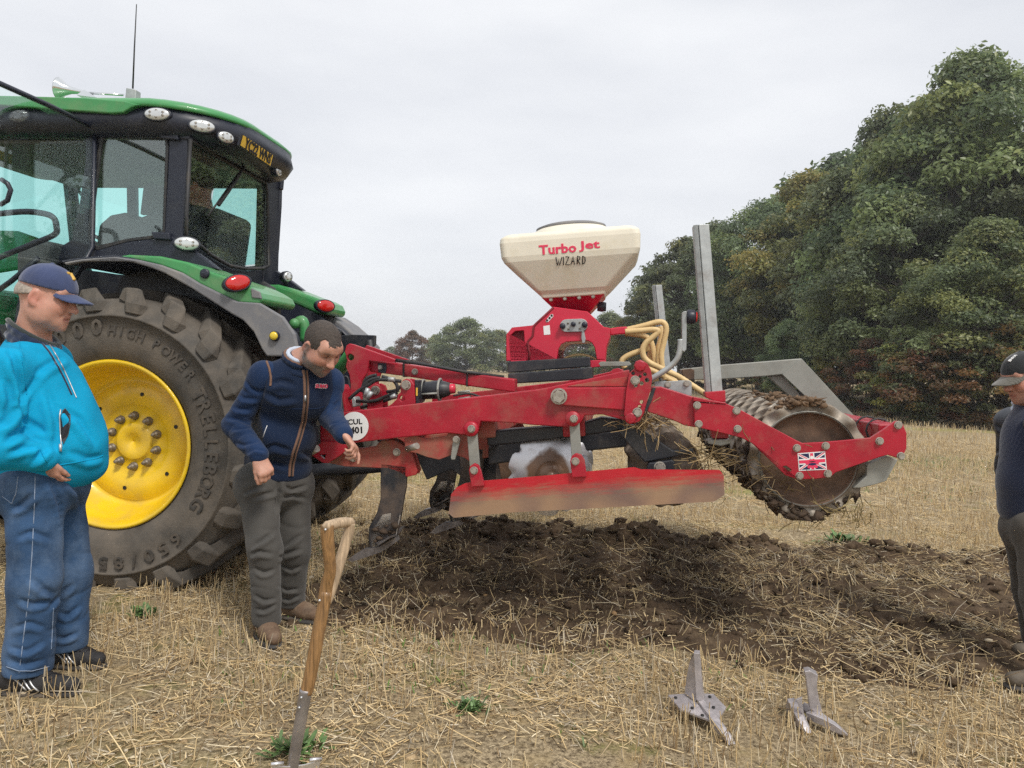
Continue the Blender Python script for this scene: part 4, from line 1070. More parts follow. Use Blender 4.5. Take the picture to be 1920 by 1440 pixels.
# near side frame
frame_pix = [(600, 784), (645, 773), (789, 756), (920, 741), (960, 736), (1010, 730), (1040, 724), (1110, 709), (1180, 693), (1182, 726), (1178, 790), (1129, 777), (1096, 779), (1090, 791), (1083, 799), (1074, 802), (1049, 800), (1000, 797), (960, 793), (901, 790), (898, 800), (893, 811), (884, 817), (839, 812), (756, 820), (677, 829), (600, 839)]
sf = plate('side_frame', frame_pix, FV0, .09, RED, cu, bev=.006)
plate('side_frame', None, 0, 0, RED, cu, bev=.006, pts3=[pv(x, y, FV0) + NV * 2.62 for x, y in frame_pix], vec=NV * .09)
plate('roller_arm', [(1036, 735), (1046, 728), (1060, 727), (1176, 726), (1171, 769), (1056, 760), (1040, 754), (1034, 744)], FV0 - .025, .03, RED, cu, bev=.005)
bolt(1048, 743, FV0 - .03, .034, cu, name='pivot_bolt')
plate('gusset', [(1064, 724), (1110, 716), (1176, 706), (1176, 724)], FV0 - .006, .01, M['red_dusty'], cu, bev=.001)
# adjusting plate with its holes
AV = FV0 - .045
holes = [(1187, 700, .010), (1209, 702, .010), (1213, 713, .012), (1203, 719, .011), (1192, 723, .010), (1200, 706, .008), (1203, 754, .010), (1199, 763, .010)]
plate('adjusting_plate', [(1193, 687), (1198, 680), (1205, 677), (1213, 681), (1220, 692), (1223, 708), (1220, 731), (1212, 757), (1207, 776), (1199, 790), (1186, 795), (1174, 789), (1170, 778), (1174, 733), (1180, 700)], AV, .02, RED, cu, holes, bev=.002)
bolt(1191, 713, AV - .001, .019); bolt(1195, 773, AV - .001, .019)
for px, py in ((1200, 686), (1182, 784)):
    G().lathe(pv(px, py, AV), -NV, [(.032, -.004), (.030, .012), (.026, .016), (.001, .018)], 8, smooth=False).obj('pivot_cap', RED, cu, .003)
plate('front_bracket', [(1140, 700), (1150, 692), (1160, 690), (1168, 694), (1172, 702)], FV0 + .04, .03, RED, cu)
# rear arm: two plates
plate('link_arm', [(1222, 725), (1240, 725), (1300, 744), (1330, 751), (1330, 803), (1302, 801), (1284, 798), (1260, 787), (1214, 772)], FV0 - .02, .05, RED, cu, bev=.005)
plate('arm_edge_strip', [(1224, 726), (1230, 727), (1222, 752), (1212, 772), (1208, 770)], FV0 - .03, .04, M['black'], cu, bev=.002)  # black strip along the front edge of the arm
rear = [(1301, 755), (1362, 757), (1386, 767), (1440, 797), (1492, 825), (1505, 831), (1545, 829), (1590, 825), (1632, 821), (1656, 806), (1677, 791), (1684, 789), (1692, 793), (1700, 812), (1700, 840), (1694, 855), (1685, 860), (1677, 857), (1665, 853), (1650, 857), (1610, 871), (1567, 886), (1557, 895), (1530, 898), (1497, 899), (1472, 891), (1464, 876), (1430, 850), (1410, 831), (1390, 821), (1367, 815), (1302, 800)]
RV_ = FV0 - .045
ra = plate('rear_arm', rear, RV_, .022, RED, cu, [[(1468, 874), (1474, 873), (1484, 880), (1482, 885), (1471, 887)]], bev=.003)
for px, py in ((1307, 760), (1381, 770), (1310, 795), (1383, 804), (1494, 840), (1548, 836), (1499, 892), (1552, 888), (1649, 827), (1684, 797), (1689, 855)): bolt(px, py, RV_, .0155)
# flag sticker on the arm
cflag = [pv(1495.5, 850, RV_ - .0015), pv(1547, 846, RV_ - .0015), pv(1550.5, 880.5, RV_ - .0015), pv(1498, 882.8, RV_ - .0015)]
def fl(x, y, d=0.0): return cflag[0].lerp(cflag[1], x).lerp(cflag[3].lerp(cflag[2], x), y) - NV * d
g = G()
def fp(pts, mi, d): g.add([fl(x, y, d) for x, y in pts], [list(range(len(pts)))], mi)
g.prism([fl(0, 0), fl(1, 0), fl(1, 1), fl(0, 1)], NV * .001, 0)
fp([(.03, .05), (.97, .05), (.97, .95), (.03, .95)], 1, .0006)
for a, b in (((.03, .05), (.97, .95)), ((.97, .05), (.03, .95))):
    dx, dy = b[0] - a[0], b[1] - a[1]
    for w, mi, d in ((.085, 0, .0009), (.03, 2, .0012)):
        fp([(a[0] - w * .4, a[1] + w), (a[0] + w * .6, a[1]), (b[0] + w * .4, b[1] - w), (b[0] - w * .6, b[1])] if dx > 0 else [(a[0] + w * .4, a[1] + w), (a[0] - w * .6, a[1]), (b[0] - w * .4, b[1] - w), (b[0] + w * .6, b[1])], mi, d)
for w, mi, d in ((.16, 0, .0015), (.09, 2, .0018)):
    fp([(.5 - w * .6, .05), (.5 + w * .6, .05), (.5 + w * .6, .95), (.5 - w * .6, .95)], mi, d); fp([(.03, .5 - w), (.97, .5 - w), (.97, .5 + w), (.03, .5 + w)], mi, d + .0001)
# crouching wrestler-like emblem: a rounded red body with arms, dark belt, small head
el = lambda cx, cy, rx, ry, n=14: [(cx + rx * math.cos(2 * math.pi * i / n), cy + ry * math.sin(2 * math.pi * i / n)) for i in range(n)]
fp(el(.5, .56, .2, .2), 2, .0022); fp(el(.35, .58, .10, .10), 2, .0023); fp(el(.65, .58, .10, .10), 2, .0023); fp(el(.38, .80, .07, .09), 2, .0023); fp(el(.62, .80, .07, .09), 2, .0023)
fp(el(.5, .29, .055, .10), 0, .0023); fp(el(.5, .66, .15, .07), 1, .0025); fp(el(.5, .52, .12, .03), 3, .0025)
g.obj('flag_sticker', [M['white'], M['navy_print'], M['pink_print'], M['ink']], ra, weld=False, recalc=False)

# skid plate with its links
top = [(846, 927), (856, 914), (872, 906), (884, 904), (909, 901), (960, 897), (1030, 891), (1102, 884), (1189, 876), (1202, 880), (1300, 881), (1349, 881), (1357, 891)]
bot = [(842, 962), (852, 970), (872, 968), (884, 967), (909, 965), (960, 960), (1030, 956.5), (1102, 953), (1189, 948), (1202, 947), (1300, 942), (1338, 940), (1358, 927)]
SV_ = 3.93
g = G(); rows = 7; vs = []
for r in range(rows):
    t = r / (rows - 1)
    for (a, b) in zip(top, bot):
        p = pv(a[0] + (b[0] - a[0]) * t, a[1] + (b[1] - a[1]) * t, SV_); vs.append(p - NV * (.022 * max(0, t - .45) ** 1.2) )
n = len(top); fs = [[r * n + k, r * n + k + 1, (r + 1) * n + k + 1, (r + 1) * n + k] for r in range(rows - 1) for k in range(n - 1)]
g.add(vs, fs, 0, False)
def skid_material():
    m = material('skid_plate_paint', (0.46, 0.010, 0.02), .45, var=.15, vscale=5, bump=.08, bscale=50)
    n_ = m.node_tree.nodes; L = m.node_tree.links; b = n_['Principled BSDF']
    src = b.inputs['Base Color'].links[0].from_socket
    ge = n_.new('ShaderNodeNewGeometry'); dt = n_.new('ShaderNodeVectorMath'); dt.operation = 'DOT_PRODUCT'
    q = (pv(1100, 953, SV_) - pv(884, 967, SV_)).normalized(); nn = NV.cross(q); nn = nn if nn.z > 0 else -nn
    dt.inputs[1].default_value = nn[:]; L.new(ge.outputs['Position'], dt.inputs[0])
    tn = n_.new('ShaderNodeTexNoise'); tn.inputs['Scale'].default_value = 4.5; tn.inputs['Detail'].default_value = 7; tn.inputs['Roughness'].default_value = .75; L.new(ge.outputs['Position'], tn.inputs[0])
    du_ = n_.new('ShaderNodeVectorMath'); du_.operation = 'DOT_PRODUCT'; du_.inputs[1].default_value = q[:]; L.new(ge.outputs['Position'], du_.inputs[0])
    cx = n_.new('ShaderNodeCombineXYZ'); m1 = n_.new('ShaderNodeMath'); m1.operation = 'MULTIPLY'; m1.inputs[1].default_value = .55; m2 = n_.new('ShaderNodeMath'); m2.operation = 'MULTIPLY'; m2.inputs[1].default_value = 5.0
    L.new(du_.outputs['Value'], m1.inputs[0]); L.new(dt.outputs['Value'], m2.inputs[0]); L.new(m1.outputs[0], cx.inputs[0]); L.new(m2.outputs[0], cx.inputs[1]); L.new(cx.outputs[0], tn.inputs[0]); tn.inputs['Scale'].default_value = 14; tn.inputs['Detail'].default_value = 14
    ad = n_.new('ShaderNodeMath'); ad.operation = 'MULTIPLY_ADD'; ad.inputs[1].default_value = -.19; L.new(tn.outputs[0], ad.inputs[0]); L.new(dt.outputs['Value'], ad.inputs[2])
    zb = nn.dot(pv(1000, 958, SV_))
    mr = n_.new('ShaderNodeMapRange'); mr.inputs['From Min'].default_value = zb + .050; mr.inputs['From Max'].default_value = zb - .030; mr.inputs['To Max'].default_value = .92; L.new(ad.outputs[0], mr.inputs[0])
    mx_ = n_.new('ShaderNodeMix'); mx_.data_type = 'RGBA'; L.new(mr.outputs[0], mx_.inputs['Factor']); L.new(src, mx_.inputs['A'])
    tcol = n_.new('ShaderNodeMix'); tcol.data_type = 'RGBA'; tcol.inputs['A'].default_value = (.27, .185, .105, 1); tcol.inputs['B'].default_value = (.12, .095, .075, 1)
    t2 = n_.new('ShaderNodeTexNoise'); t2.inputs['Scale'].default_value = 3; L.new(ge.outputs['Position'], t2.inputs[0]); mr2 = n_.new('ShaderNodeMapRange'); mr2.inputs['From Min'].default_value = .42; mr2.inputs['From Max'].default_value = .6; L.new(t2.outputs[0], mr2.inputs[0]); L.new(mr2.outputs[0], tcol.inputs['Factor'])
    L.new(tcol.outputs['Result'], mx_.inputs['B']); L.new(mx_.outputs['Result'], b.inputs['Base Color'])
    mr3 = n_.new('ShaderNodeMapRange'); mr3.inputs['To Min'].default_value = .42; mr3.inputs['To Max'].default_value = .75; L.new(mr.outputs[0], mr3.inputs[0]); L.new(mr3.outputs[0], b.inputs['Roughness'])
    return m
M['skid'] = skid_material()
sk = g.obj('skid_plate', M['skid'], cu)
so = sk.modifiers.new('thickness', 'SOLIDIFY'); so.thickness = .008; so.offset = 0
for pix, bx, by in (([(879, 882), (881, 874), (889, 869), (897, 873), (901, 882), (908, 911), (884, 913)], 889, 882), ([(1069, 865), (1072, 855), (1080, 850), (1090, 853), (1096, 863), (1100, 894), (1073, 895)], 1079, 865)):
    plate('skid_lug', pix, SV_ - .03, .028, RED, cu); bolt(bx, by, SV_ - .031, .016)
for (ax, ay, bx, by, w) in ((884, 804, 891, 884, 9.5), (1076, 785, 1082, 866, 9.5)):
    plate('skid_link', [(ax - w, ay - 2), (ax - w * .6, ay - 9), (ax + w * .6, ay - 9), (ax + w, ay - 2), (bx + w, by + 3), (bx + w * .5, by + 9), (bx - w * .5, by + 9), (bx - w, by + 3)], FV0 - .04, .02, M['galv_dull'], cu, bev=.003)
    bolt(ax, ay, FV0 - .075, .016)
for px, py in ((884, 804), (1074, 785)): G().lathe(pv(px, py, FV0 - .045), -NV, [(.040, -.005), (.040, .022), (.036, .028), (.001, .028)], 20).obj('link_washer', RED, cu)

# tool bars, legs and points
def ubar(name, u0, u1, v0, v1, z0, z1, mat, bev=.008, pitch=True):
    c = W3((u0 + u1) / 2, (v0 + v1) / 2, (z0 + z1) / 2); a = UP_ if pitch else UV; b = ZP_ if pitch else ZV
    return G().box(c, a * (u1 - u0) / 2, NV * (v1 - v0) / 2, b * (z1 - z0) / 2).obj(name, mat, cu, bev)
plate('tool_bar', [(912, 809), (960, 804), (1062, 797), (1090, 793), (1128, 782), (1173, 786), (1173, 806), (1091, 818), (960, 833), (914, 837)], FV0 + .12, .10, M['black'], cu, bev=.01)
def uof(px, v): p = pv(px, 800, v); return UV.dot(p)
for (px, z0, z1, w) in ((735, 1.04, 1.16, .06), (905, 1.06, 1.18, .06), (1075, 1.09, 1.2, .06)):
    u = uof(px, 4.1); ubar('cross_bar', u - w, u + w, 4.14, 6.66, z0, z1, M['red_dusty'])
leg_pix = [(713, 868), (763, 874), (761, 912), (752, 964), (743, 1010), (728, 1024), (713, 1031), (696, 1037), (690, 1012), (692, 988), (706, 962), (713, 935)]
tip_pix = [(653, 1049), (664, 1040), (682, 1030), (712, 1024), (743, 1006), (746, 1014), (716, 1034), (690, 1043), (662, 1052)]
hold_pix = [(610, 869), (612, 858), (640, 846), (672, 843), (683, 841), (700, 839), (706, 832), (712, 827), (733, 825), (742, 829), (766, 846), (773, 862), (780, 885), (777, 892), (760, 896), (750, 890), (739, 885), (725, 880), (690, 878), (643, 876)]
def leg(du, v, dz=0.0, near=False, holder='red_dusty', shank=True, clod=True):
    off = UP_ * du + ZV * dz
    P = lambda pix, vv: [pv(x, y, vv) + NV * (v - vv) + off for x, y in pix]
    B = 4.13
    h = plate('leg_holder', None, 0, 0, M[holder], cu, pts3=P(hold_pix, B - .03), vec=NV * .022, bev=.004)
    plate('leg_holder', None, 0, 0, M[holder], cu, pts3=[q + NV * .07 for q in P(hold_pix, B - .03)], vec=NV * .022, bev=.004)
    s = plate('leg', None, 0, 0, M['leg'], cu, pts3=P(leg_pix, B), vec=NV * .032, bev=.006)
    # winged point: wedge with a ridge
    tp = P(tip_pix, B); c = NV * .016
    g = G(); m = len(tp)
    g.prism([q - NV * .03 + c for q in tp], NV * .06)
    a = tp[2] + c; b_ = tp[4] + c
    for s_ in (-1, 1): g.prism([a + (b_ - a) * .3, b_, b_ + NV * s_ * .15 + ZV * .02, a + (b_ - a) * .62 + NV * s_ * .13], ZV * .012)
    o = g.obj('leg_point', M['point'], s); 
    sh = plate('shin_plate', None, 0, 0, M['bright_steel'], s, pts3=P([(716, 965), (733, 962), (731, 985), (742, 968), (750, 966), (742, 1006), (712, 1028), (699, 1035), (694, 1018), (699, 992)], B - .012), vec=NV * .01, bev=.002)
    for x, y in ((741, 849), (659, 860)): bolt(0, 0, 0, .017, h, p=P([(x, y)], B - .032)[0])
    if clod:
        n_ = 22; q = [P([(700 + 42 * random.random(), 985 + 45 * random.random())], B - .02)[0] for _ in range(n_)]
        V2, F2 = lumps(np.array([a.x for a in q]), np.array([a.y for a in q]), np.array([a.z for a in q]), .008 + .02 * RNG.random(n_) ** 2)
        o2 = link('stuck_soil', np_mesh('stuck_soil', V2, F2, M['mud']), s, (0, 0, 0)); tag(o2, kind='stuff')
def leg_material():
    m = material('worn_black_leg', (0.018, 0.020, 0.026), .4, var=.2, dirt=((.16, .11, .075), .5, 6), bump=.1)
    return m
M['leg'] = leg_material()
M['point'] = material('muddy_point_steel', (.30, .28, .28), .4, .7, var=.3, dirt=((.06, .04, .026), .55, 9), bump=.2)
leg(0, 4.13)
leg(.33, 4.72, .02); leg(.42, 5.05, .02); leg(.05, 5.35); leg(.42, 5.75, .02); leg(.08, 6.3)
plate('dark_filler_plate', [(776, 846), (930, 830), (932, 900), (905, 960), (880, 905), (846, 880), (800, 900)], 5.05, .05, M['black'], cu, bev=.006)  # two plates added to make the underside darker between the legs
plate('dark_filler_plate', [(930, 850), (1010, 842), (1010, 884), (940, 900)], 4.8, .05, M['rust'], cu, bev=.006)
plate('inner_frame', [(915, 836), (1060, 815), (1175, 806), (1175, 838), (1100, 846), (960, 866), (915, 872)], 4.55, .08, M['black'], cu, bev=.01)
# shear plate and pins between the legs
plate('leg_mount', [(758, 822), (778, 816), (800, 823), (836, 818), (842, 810), (880, 812), (882, 866), (870, 858), (850, 852), (823, 862), (800, 857), (782, 850), (760, 846)], FV0 + .03, .03, M['red_dusty'], cu)
plate('stop_lever', [(850, 820), (856, 818), (862, 822), (862, 830), (853, 862), (846, 862), (845, 857)], FV0 - .01, .015, M['galv_dull'], cu); bolt(855.5, 824, FV0 - .012, .015)
G().cyl(pv(764, 842, FV0), pv(782, 836, FV0 - .05), .018, 12).obj('shear_pin', M['bolt'], cu)

# discs on their gangs
def disc_mesh(R, sc, depth, wave, n=96, nm='disc'):
    g = G(); rr = [.06, .12, .4, .62, .80, .92, 1.0]; vs = []
    for i, f in enumerate(rr):
        for k in range(n):
            a = 2 * math.pi * k / n
            e = 1 - sc * (f > .9) * max(0, math.cos(a * 10)) ** 2 * (f - .88) / .12
            y = -depth * (1 - f * f) + wave * math.sin(a * 10) * max(0, f - .5) * 2
            vs.append(Vector((R * f * e * math.cos(a), y, R * f * e * math.sin(a))))
    fs = [[i * n + k, i * n + (k + 1) % n, (i + 1) * n + (k + 1) % n, (i + 1) * n + k] for i in range(len(rr) - 1) for k in range(n)]
    g.add(vs, fs, 0, True)
    b = len(g.v); g.lathe((0, -depth - .03, 0), (0, 1, 0), [(.001, -.03), (.026, -.03), (.03, -.01), (.055, 0), (.07, .012), (.08, .03)], 20)
    me = bpy.data.meshes.new(nm); me.from_pydata([v[:] for v in g.v], [], g.f); me.polygons.foreach_set('use_smooth', [True] * len(g.f))
    return me
def disc_material(nm, outer, inner, R, r_in):
    m = material(nm, outer, .34, .7, var=.2, vscale=9, space='Object', dirt=((.14, .10, .07), .2, 9))
    n_ = m.node_tree.nodes; L = m.node_tree.links; b = n_['Principled BSDF']; src = b.inputs['Base Color'].links[0].from_socket
    t = n_.new('ShaderNodeTexCoord'); ln = n_.new('ShaderNodeVectorMath'); ln.operation = 'LENGTH'; L.new(t.outputs['Object'], ln.inputs[0])
    nz_ = n_.new('ShaderNodeTexNoise'); nz_.inputs['Scale'].default_value = 9; nz_.inputs['Detail'].default_value = 6; L.new(t.outputs['Object'], nz_.inputs[0])
    ad = n_.new('ShaderNodeMath'); ad.operation = 'MULTIPLY_ADD'; ad.inputs[1].default_value = .10; L.new(nz_.outputs[0], ad.inputs[0]); L.new(ln.outputs['Value'], ad.inputs[2])
    mr = n_.new('ShaderNodeMapRange'); mr.inputs['From Min'].default_value = r_in + .06; mr.inputs['From Max'].default_value = r_in + .035; L.new(ad.outputs[0], mr.inputs[0])
    mx_ = n_.new('ShaderNodeMix'); mx_.data_type = 'RGBA'; mx_.inputs['B'].default_value = (*inner, 1); L.new(mr.outputs[0], mx_.inputs['Factor']); L.new(src, mx_.inputs['A']); L.new(mx_.outputs['Result'], b.inputs['Base Color'])
    iv = n_.new('ShaderNodeMapRange'); iv.inputs['To Min'].default_value = .75; iv.inputs['To Max'].default_value = .1; L.new(mr.outputs[0], iv.inputs[0]); L.new(iv.outputs[0], b.inputs['Metallic'])
    return m
M['disc'] = disc_material('scoured_disc', (.58, .575, .59), (.15, .085, .05), .23, .135)
dm1 = disc_mesh(.232, .10, .05, .0); dm1.materials.append(M['disc'])
dm2 = disc_mesh(.205, .06, .06, .022); dm2.materials.append(M['disc_brown'])
d0 = pv(1030, 889, 4.24)
for i in range(9):
    link('disc', dm1 if i < 3 else dm2, cu, d0 + NV * (.275 * i), RT @ Matrix.Rotation(rad(12), 3, 'Z') @ Matrix.Rotation(i * .4, 3, 'Y'))
d1 = pv(1246, 880, 4.22)
for i in range(9):
    link('disc', dm2, cu, d1 + NV * (.275 * i) - UP_ * .0, RT @ Matrix.Rotation(rad(-16), 3, 'Z') @ Matrix.Rotation(i * .5 + .2, 3, 'Y'))
for d in (d0, d1):
    G().tube([d + NV * .0, d + NV * 2.35], .03, 10).obj('disc_axle', M['rust'], cu)
plate('disc_bracket', [(1173, 796), (1193, 798), (1262, 845), (1300, 842), (1302, 849), (1209, 867), (1160, 812)], FV0 + .07, .06, M['black'], cu, bev=.006)
plate('bearing_block', [(1216, 868), (1260, 862), (1266, 866), (1264, 884), (1212, 884)], FV0 + .05, .08, M['black'], cu, bev=.008); bolt(1237, 876, FV0 + .05, .024)
plate('disc_hanger', [(1010, 800), (1045, 796), (1050, 850), (1038, 884), (1020, 884), (1005, 850)], FV0 + .27, .04, M['black'], cu)
for i in range(1, 8):
    o = d0 + NV * (.275 * i + .1); G().prism([o + UP_ * -.05, o + UP_ * .05, o + UP_ * .07 + ZV * .3, o - UP_ * .07 + ZV * .3], NV * .03).obj('disc_hanger', M['black'], cu)
    o = d1 + NV * (.275 * i + .1); G().prism([o + UP_ * -.05, o + UP_ * .05, o - UP_ * .16 + ZV * .26, o - UP_ * .30 + ZV * .26], NV * .03).obj('disc_hanger', M['black'], cu)
plate('levelling_board', [(1186, 800), (1240, 800), (1300, 835), (1310, 862), (1262, 868), (1190, 840)], 6.4, .05, M['black'], cu)
# trash caught on the discs
def wisps(name, c, n, L_, spread, col, r=.0025, par=None):
    x = c.x + RNG.normal(0, spread[0], n); y = c.y + RNG.normal(0, spread[1], n); z = c.z + RNG.normal(0, spread[2], n)
    v, f, cc = stalks(x, y, z, L_ * (.4 + RNG.random(n)), RNG.random(n) * 6.283, RNG.normal(-.1, .6, n), np.full(n, r * 2), RNG.normal(0, .35, n), np.array([col]) * (.6 + .8 * RNG.random((n, 1))))
    return tag(link(name, np_mesh(name, v, f, M['straw'], col=cc), par, (0, 0, 0)) if par is None else link(name, np_mesh(name, v - np.array(WLOC[par.name][:]), f, M['straw'], col=cc), par, WLOC[par.name]), kind='stuff')
wisps('trapped_straw', pv(1212, 786, 4.1), 120, .12, (.06, .05, .03), (.34, .24, .12), par=cu)
wisps('trapped_straw', pv(1325, 857, 4.12), 90, .14, (.07, .06, .03), (.36, .26, .13), par=cu)

# packer roller
rc = pv(1516, 861, 4.10); RR = .297
L_r = 2.55
G().lathe(rc, NV, [(.238, .0), (.245, .0), (.248, .012), (.248, L_r), (.02, L_r)], 64).obj('roller_drum', M['roller'] if 'roller' in M else M['galv_dull'], cu)
gd = G(); gd.lathe(rc, NV, [(.244, -.012), (.244, .006), (.236, .006), (.234, .03), (.20, .038), (.10, .042), (.001, .042)], 64)
ed = gd.obj('roller_end', M['rust'], cu)
def ring_mesh(n=120):
    g = G(); vs = []
    prof_ = [(.246, -.012), (.268, -.014), (.290, -.010), (.297, -.002), (.297, .004), (.290, .010), (.268, .014), (.246, .012)]
    for (r, y) in prof_:
        for k in range(n):
            a = 2 * math.pi * k / n; s = (r - .246) / .05
            vs.append(Vector((r * math.cos(a), y + .030 * s * math.sin(a * 14), r * math.sin(a))))
    fs = [[i * n + k, i * n + (k + 1) % n, (i + 1) * n + (k + 1) % n, (i + 1) * n + k] for i in range(len(prof_) - 1) for k in range(n)]
    g.add(vs, fs, 0, True); me = bpy.data.meshes.new('roller_ring'); me.from_pydata([v[:] for v in g.v], [], g.f); me.polygons.foreach_set('use_smooth', [True] * len(g.f)); me.materials.append(M['ring']); return me
M['ring'] = material('earth_stained_ring_steel', (.34, .30, .25), .5, .4, var=.25, vscale=9, dirt=((.15, .10, .058), .62, 5), bump=.1)
rm = ring_mesh()
for i in range(20): link('roller_ring', rm, cu, rc + NV * (.025 + .127 * i), RT @ Matrix.Rotation(i * .224, 3, 'Y'))
# mud packed into the underside of the roller and cakes on top
n = 1300; a = RNG.normal(math.pi * 1.42, .62, n); w = RNG.random(n) ** 1.6 * L_r * .98; r = .255 + .055 * RNG.random(n)
q = np.array(rc[:])[None] + np.outer(np.cos(a) * r, UV[:]) + np.outer(np.sin(a) * r, ZV[:]) + np.outer(w, NV[:])
V2, F2 = lumps(q[:, 0], q[:, 1], q[:, 2], .009 + .026 * RNG.random(n) ** 2.2, rough=.5)
tag(link('roller_mud', np_mesh('roller_mud', V2 - np.array(WLOC[cu.name][:]), F2, M['mud']), cu, WLOC[cu.name]), kind='stuff')
n = 520; a = RNG.normal(math.pi * .54, .17, n); w = np.where(RNG.random(n) < .5, np.abs(RNG.normal(.07, .05, n)), RNG.random(n) ** 2 * 1.4); r = .275 + .035 * RNG.random(n)
q = np.array(rc[:])[None] + np.outer(np.cos(a) * r, UV[:]) + np.outer(np.sin(a) * r, ZV[:]) + np.outer(w, NV[:])
V2, F2 = lumps(q[:, 0], q[:, 1], q[:, 2], .006 + .017 * RNG.random(n) ** 2, rough=.7, flat=.55)
M['cake'] = material('dried_soil_cake', (.14, .085, .046), .9, var=.4, vscale=20, bump=.6, bscale=70)
tag(link('dried_soil', np_mesh('dried_soil', V2 - np.array(WLOC[cu.name][:]), F2, M['cake']), cu, WLOC[cu.name]), kind='stuff')
wisps('trapped_straw', pv(1440, 890, 4.1), 90, .10, (.12, .1, .08), (.20, .14, .07), par=cu); wisps('trapped_straw', pv(1560, 955, 4.12), 80, .10, (.12, .06, .03), (.24, .18, .08), par=cu)
# scraper and rear cross tube
plate('scraper', [(1626, 871), (1650, 860), (1665, 855), (1684, 862), (1662, 902), (1640, 909), (1612, 915), (1600, 915), (1625, 892)], FV0 + .02, .05, M['galv_dull'], cu, bev=.004)
p0 = pv(1668, 812, FV0); G().box(p0 + NV * 1.3, UP_ * .045, NV * 1.28, ZP_ * .045).obj('rear_tube', RED, cu, .008)
for k_ in (.16, .34):
    c_ = p0 + NV * k_; G().tube([c_ + UP_ * (.062 * math.cos(b)) + ZP_ * (.062 * math.sin(b)) for b in np.linspace(0, 6.283, 13)], .006, 6, caps=False).obj('cable_tie', M['rubber'], cu)

# posts in their sockets, each a folded galvanised channel
def post(T, B, v, w, name='marker_post', mat='galv_rusty'):
    t0, t1 = pv(*T[0], v), pv(*T[1], v); b0, b1 = pv(*B[0], v), pv(*B[1], v)
    def sec(p, q):
        x = (q - p); dd_ = NV * w; s = x * .30
        return [p + dd_ * .0 + s * 0, p + x * .26 - NV * .012, p + x * .30 - NV * .0, p + x * .34 - NV * .012, q, q + dd_, p + dd_]
    a, b = sec(t0, t1), sec(b0, b1); n_ = len(a)
    g = G(); g.add(a + b, [[i, (i + 1) % n_, n_ + (i + 1) % n_, n_ + i] for i in range(n_)] + [list(range(n_)), list(range(2 * n_ - 1, n_ - 1, -1))])
    return g.obj(name, M[mat], cu, .003)
post(((1300, 422), (1329.5, 420.5)), ((1324, 735), (1355, 734)), 4.10, .07)
post(((1223, 535), (1241, 534)), ((1246, 760), (1265, 759)), 6.5, .07)
plate('post_socket', [(1322, 735), (1360, 732), (1361, 754), (1340, 752), (1323, 745)], 4.085, .10, RED, cu, bev=.004)
plate('arm_top_flange', [(1300, 744), (1330, 750), (1361, 755), (1362, 758), (1300, 752)], 4.0, .10, RED, cu)
plate('post_foot', [(1333, 800), (1367, 800), (1366, 822), (1336, 822)], 4.09, .08, RED, cu); plate('post_foot_plate', [(1327, 827), (1340, 825), (1370, 824), (1371, 831), (1352, 836), (1328, 832)], 4.06, .12, M['galv_dull'], cu)
# galvanised frame behind the roller
GV = 5.45
plate('galvanised_beam', [(1276, 692), (1354, 684), (1503, 672), (1526, 697), (1467, 702), (1440, 705), (1355, 711), (1280, 713)], GV, .10, M['galv_dull'], cu, bev=.006)
plate('galvanised_brace', [(1503, 672.5), (1526, 697), (1612, 791), (1590, 800), (1560, 790), (1467, 702)], GV - .012, .012, M['galv_dull'], cu, bev=.002)
plate('galvanised_brace', [(1440, 705), (1468, 703), (1506, 748), (1560, 800), (1530, 806), (1480, 742)], GV + .05, .05, M['galv_dull'], cu, bev=.004)
plate('beam_joint', [(1279, 693), (1296, 691), (1302, 694), (1302, 711), (1282, 713)], GV - .02, .02, M['rust'], cu, bev=.003)
plate('rusted_bracket', [(1227, 716), (1292, 713), (1297, 717), (1297, 742), (1230, 745)], FV0 + .10, .012, M['galv_rusty'], cu, bev=.002)
for px, py in ((1252, 721), (1287, 719)): bolt(px, py, FV0 + .10, .014)
# lamp on a bent tube
g = G(); la_ = smooth_path([pv(x, y, 4.12) for x, y in [(1216, 713), (1240, 699), (1258, 686), (1270, 672), (1275, 655), (1276, 636)]], 5); g.tube(la_, .0155, 10); arm = g.obj('lamp_arm', M['galv'], cu)
plate('lamp_bracket', [(1279, 586), (1283, 583), (1288, 584), (1287, 655), (1283, 660), (1279, 657)], 4.11, .035, M['galv_rusty'], arm, bev=.002)
c = pv(1288, 594, 4.13); lp = G().lathe(c, UV, [(.001, 0), (.036, 0), (.038, .01), (.038, .035), (.030, .045), (.001, .045)], 18).obj('rear_lamp', M['cab_black'], arm); G().lathe(c + UV * .045, UV, [(.03, -.005), (.028, .006), (.001, .010)], 16).obj('lamp_lens', M['lens_red'], lp)
# bent rod beside the lamp
# head stock, top beam, rams and pipes
HV = 4.72
plate('mast_plate', [(646, 660), (649, 648), (655, 644), (664, 646), (700, 659), (741, 674), (742, 680), (692, 676), (688, 700), (678, 716), (678, 778), (656, 778), (657, 722), (655, 704), (648, 688), (651, 672)], HV, .03, M['red'], cu, [(657, 670, .022)], bev=.004)
plate('mast_plate', None, 0, 0, M['red'], cu, pts3=[pv(x, y, HV) + NV * .34 for x, y in [(646, 660), (655, 644), (741, 674), (692, 676), (678, 716), (678, 778), (656, 778), (655, 704), (648, 688)]], vec=NV * .03)
plate('top_beam', [(688, 675), (742, 680), (920, 705), (965, 711), (965, 736), (872, 723), (756, 705), (693, 697)], HV + .05, .14, RED, cu, bev=.008)
for (px, py, w) in ((713, 692, 16), ): plate('beam_pad', [(708, 681), (723, 681), (725, 690), (723, 700), (709, 698)], HV + .045, .008, M['cab_black'], cu); bolt(713, 689, HV + .04, .012)
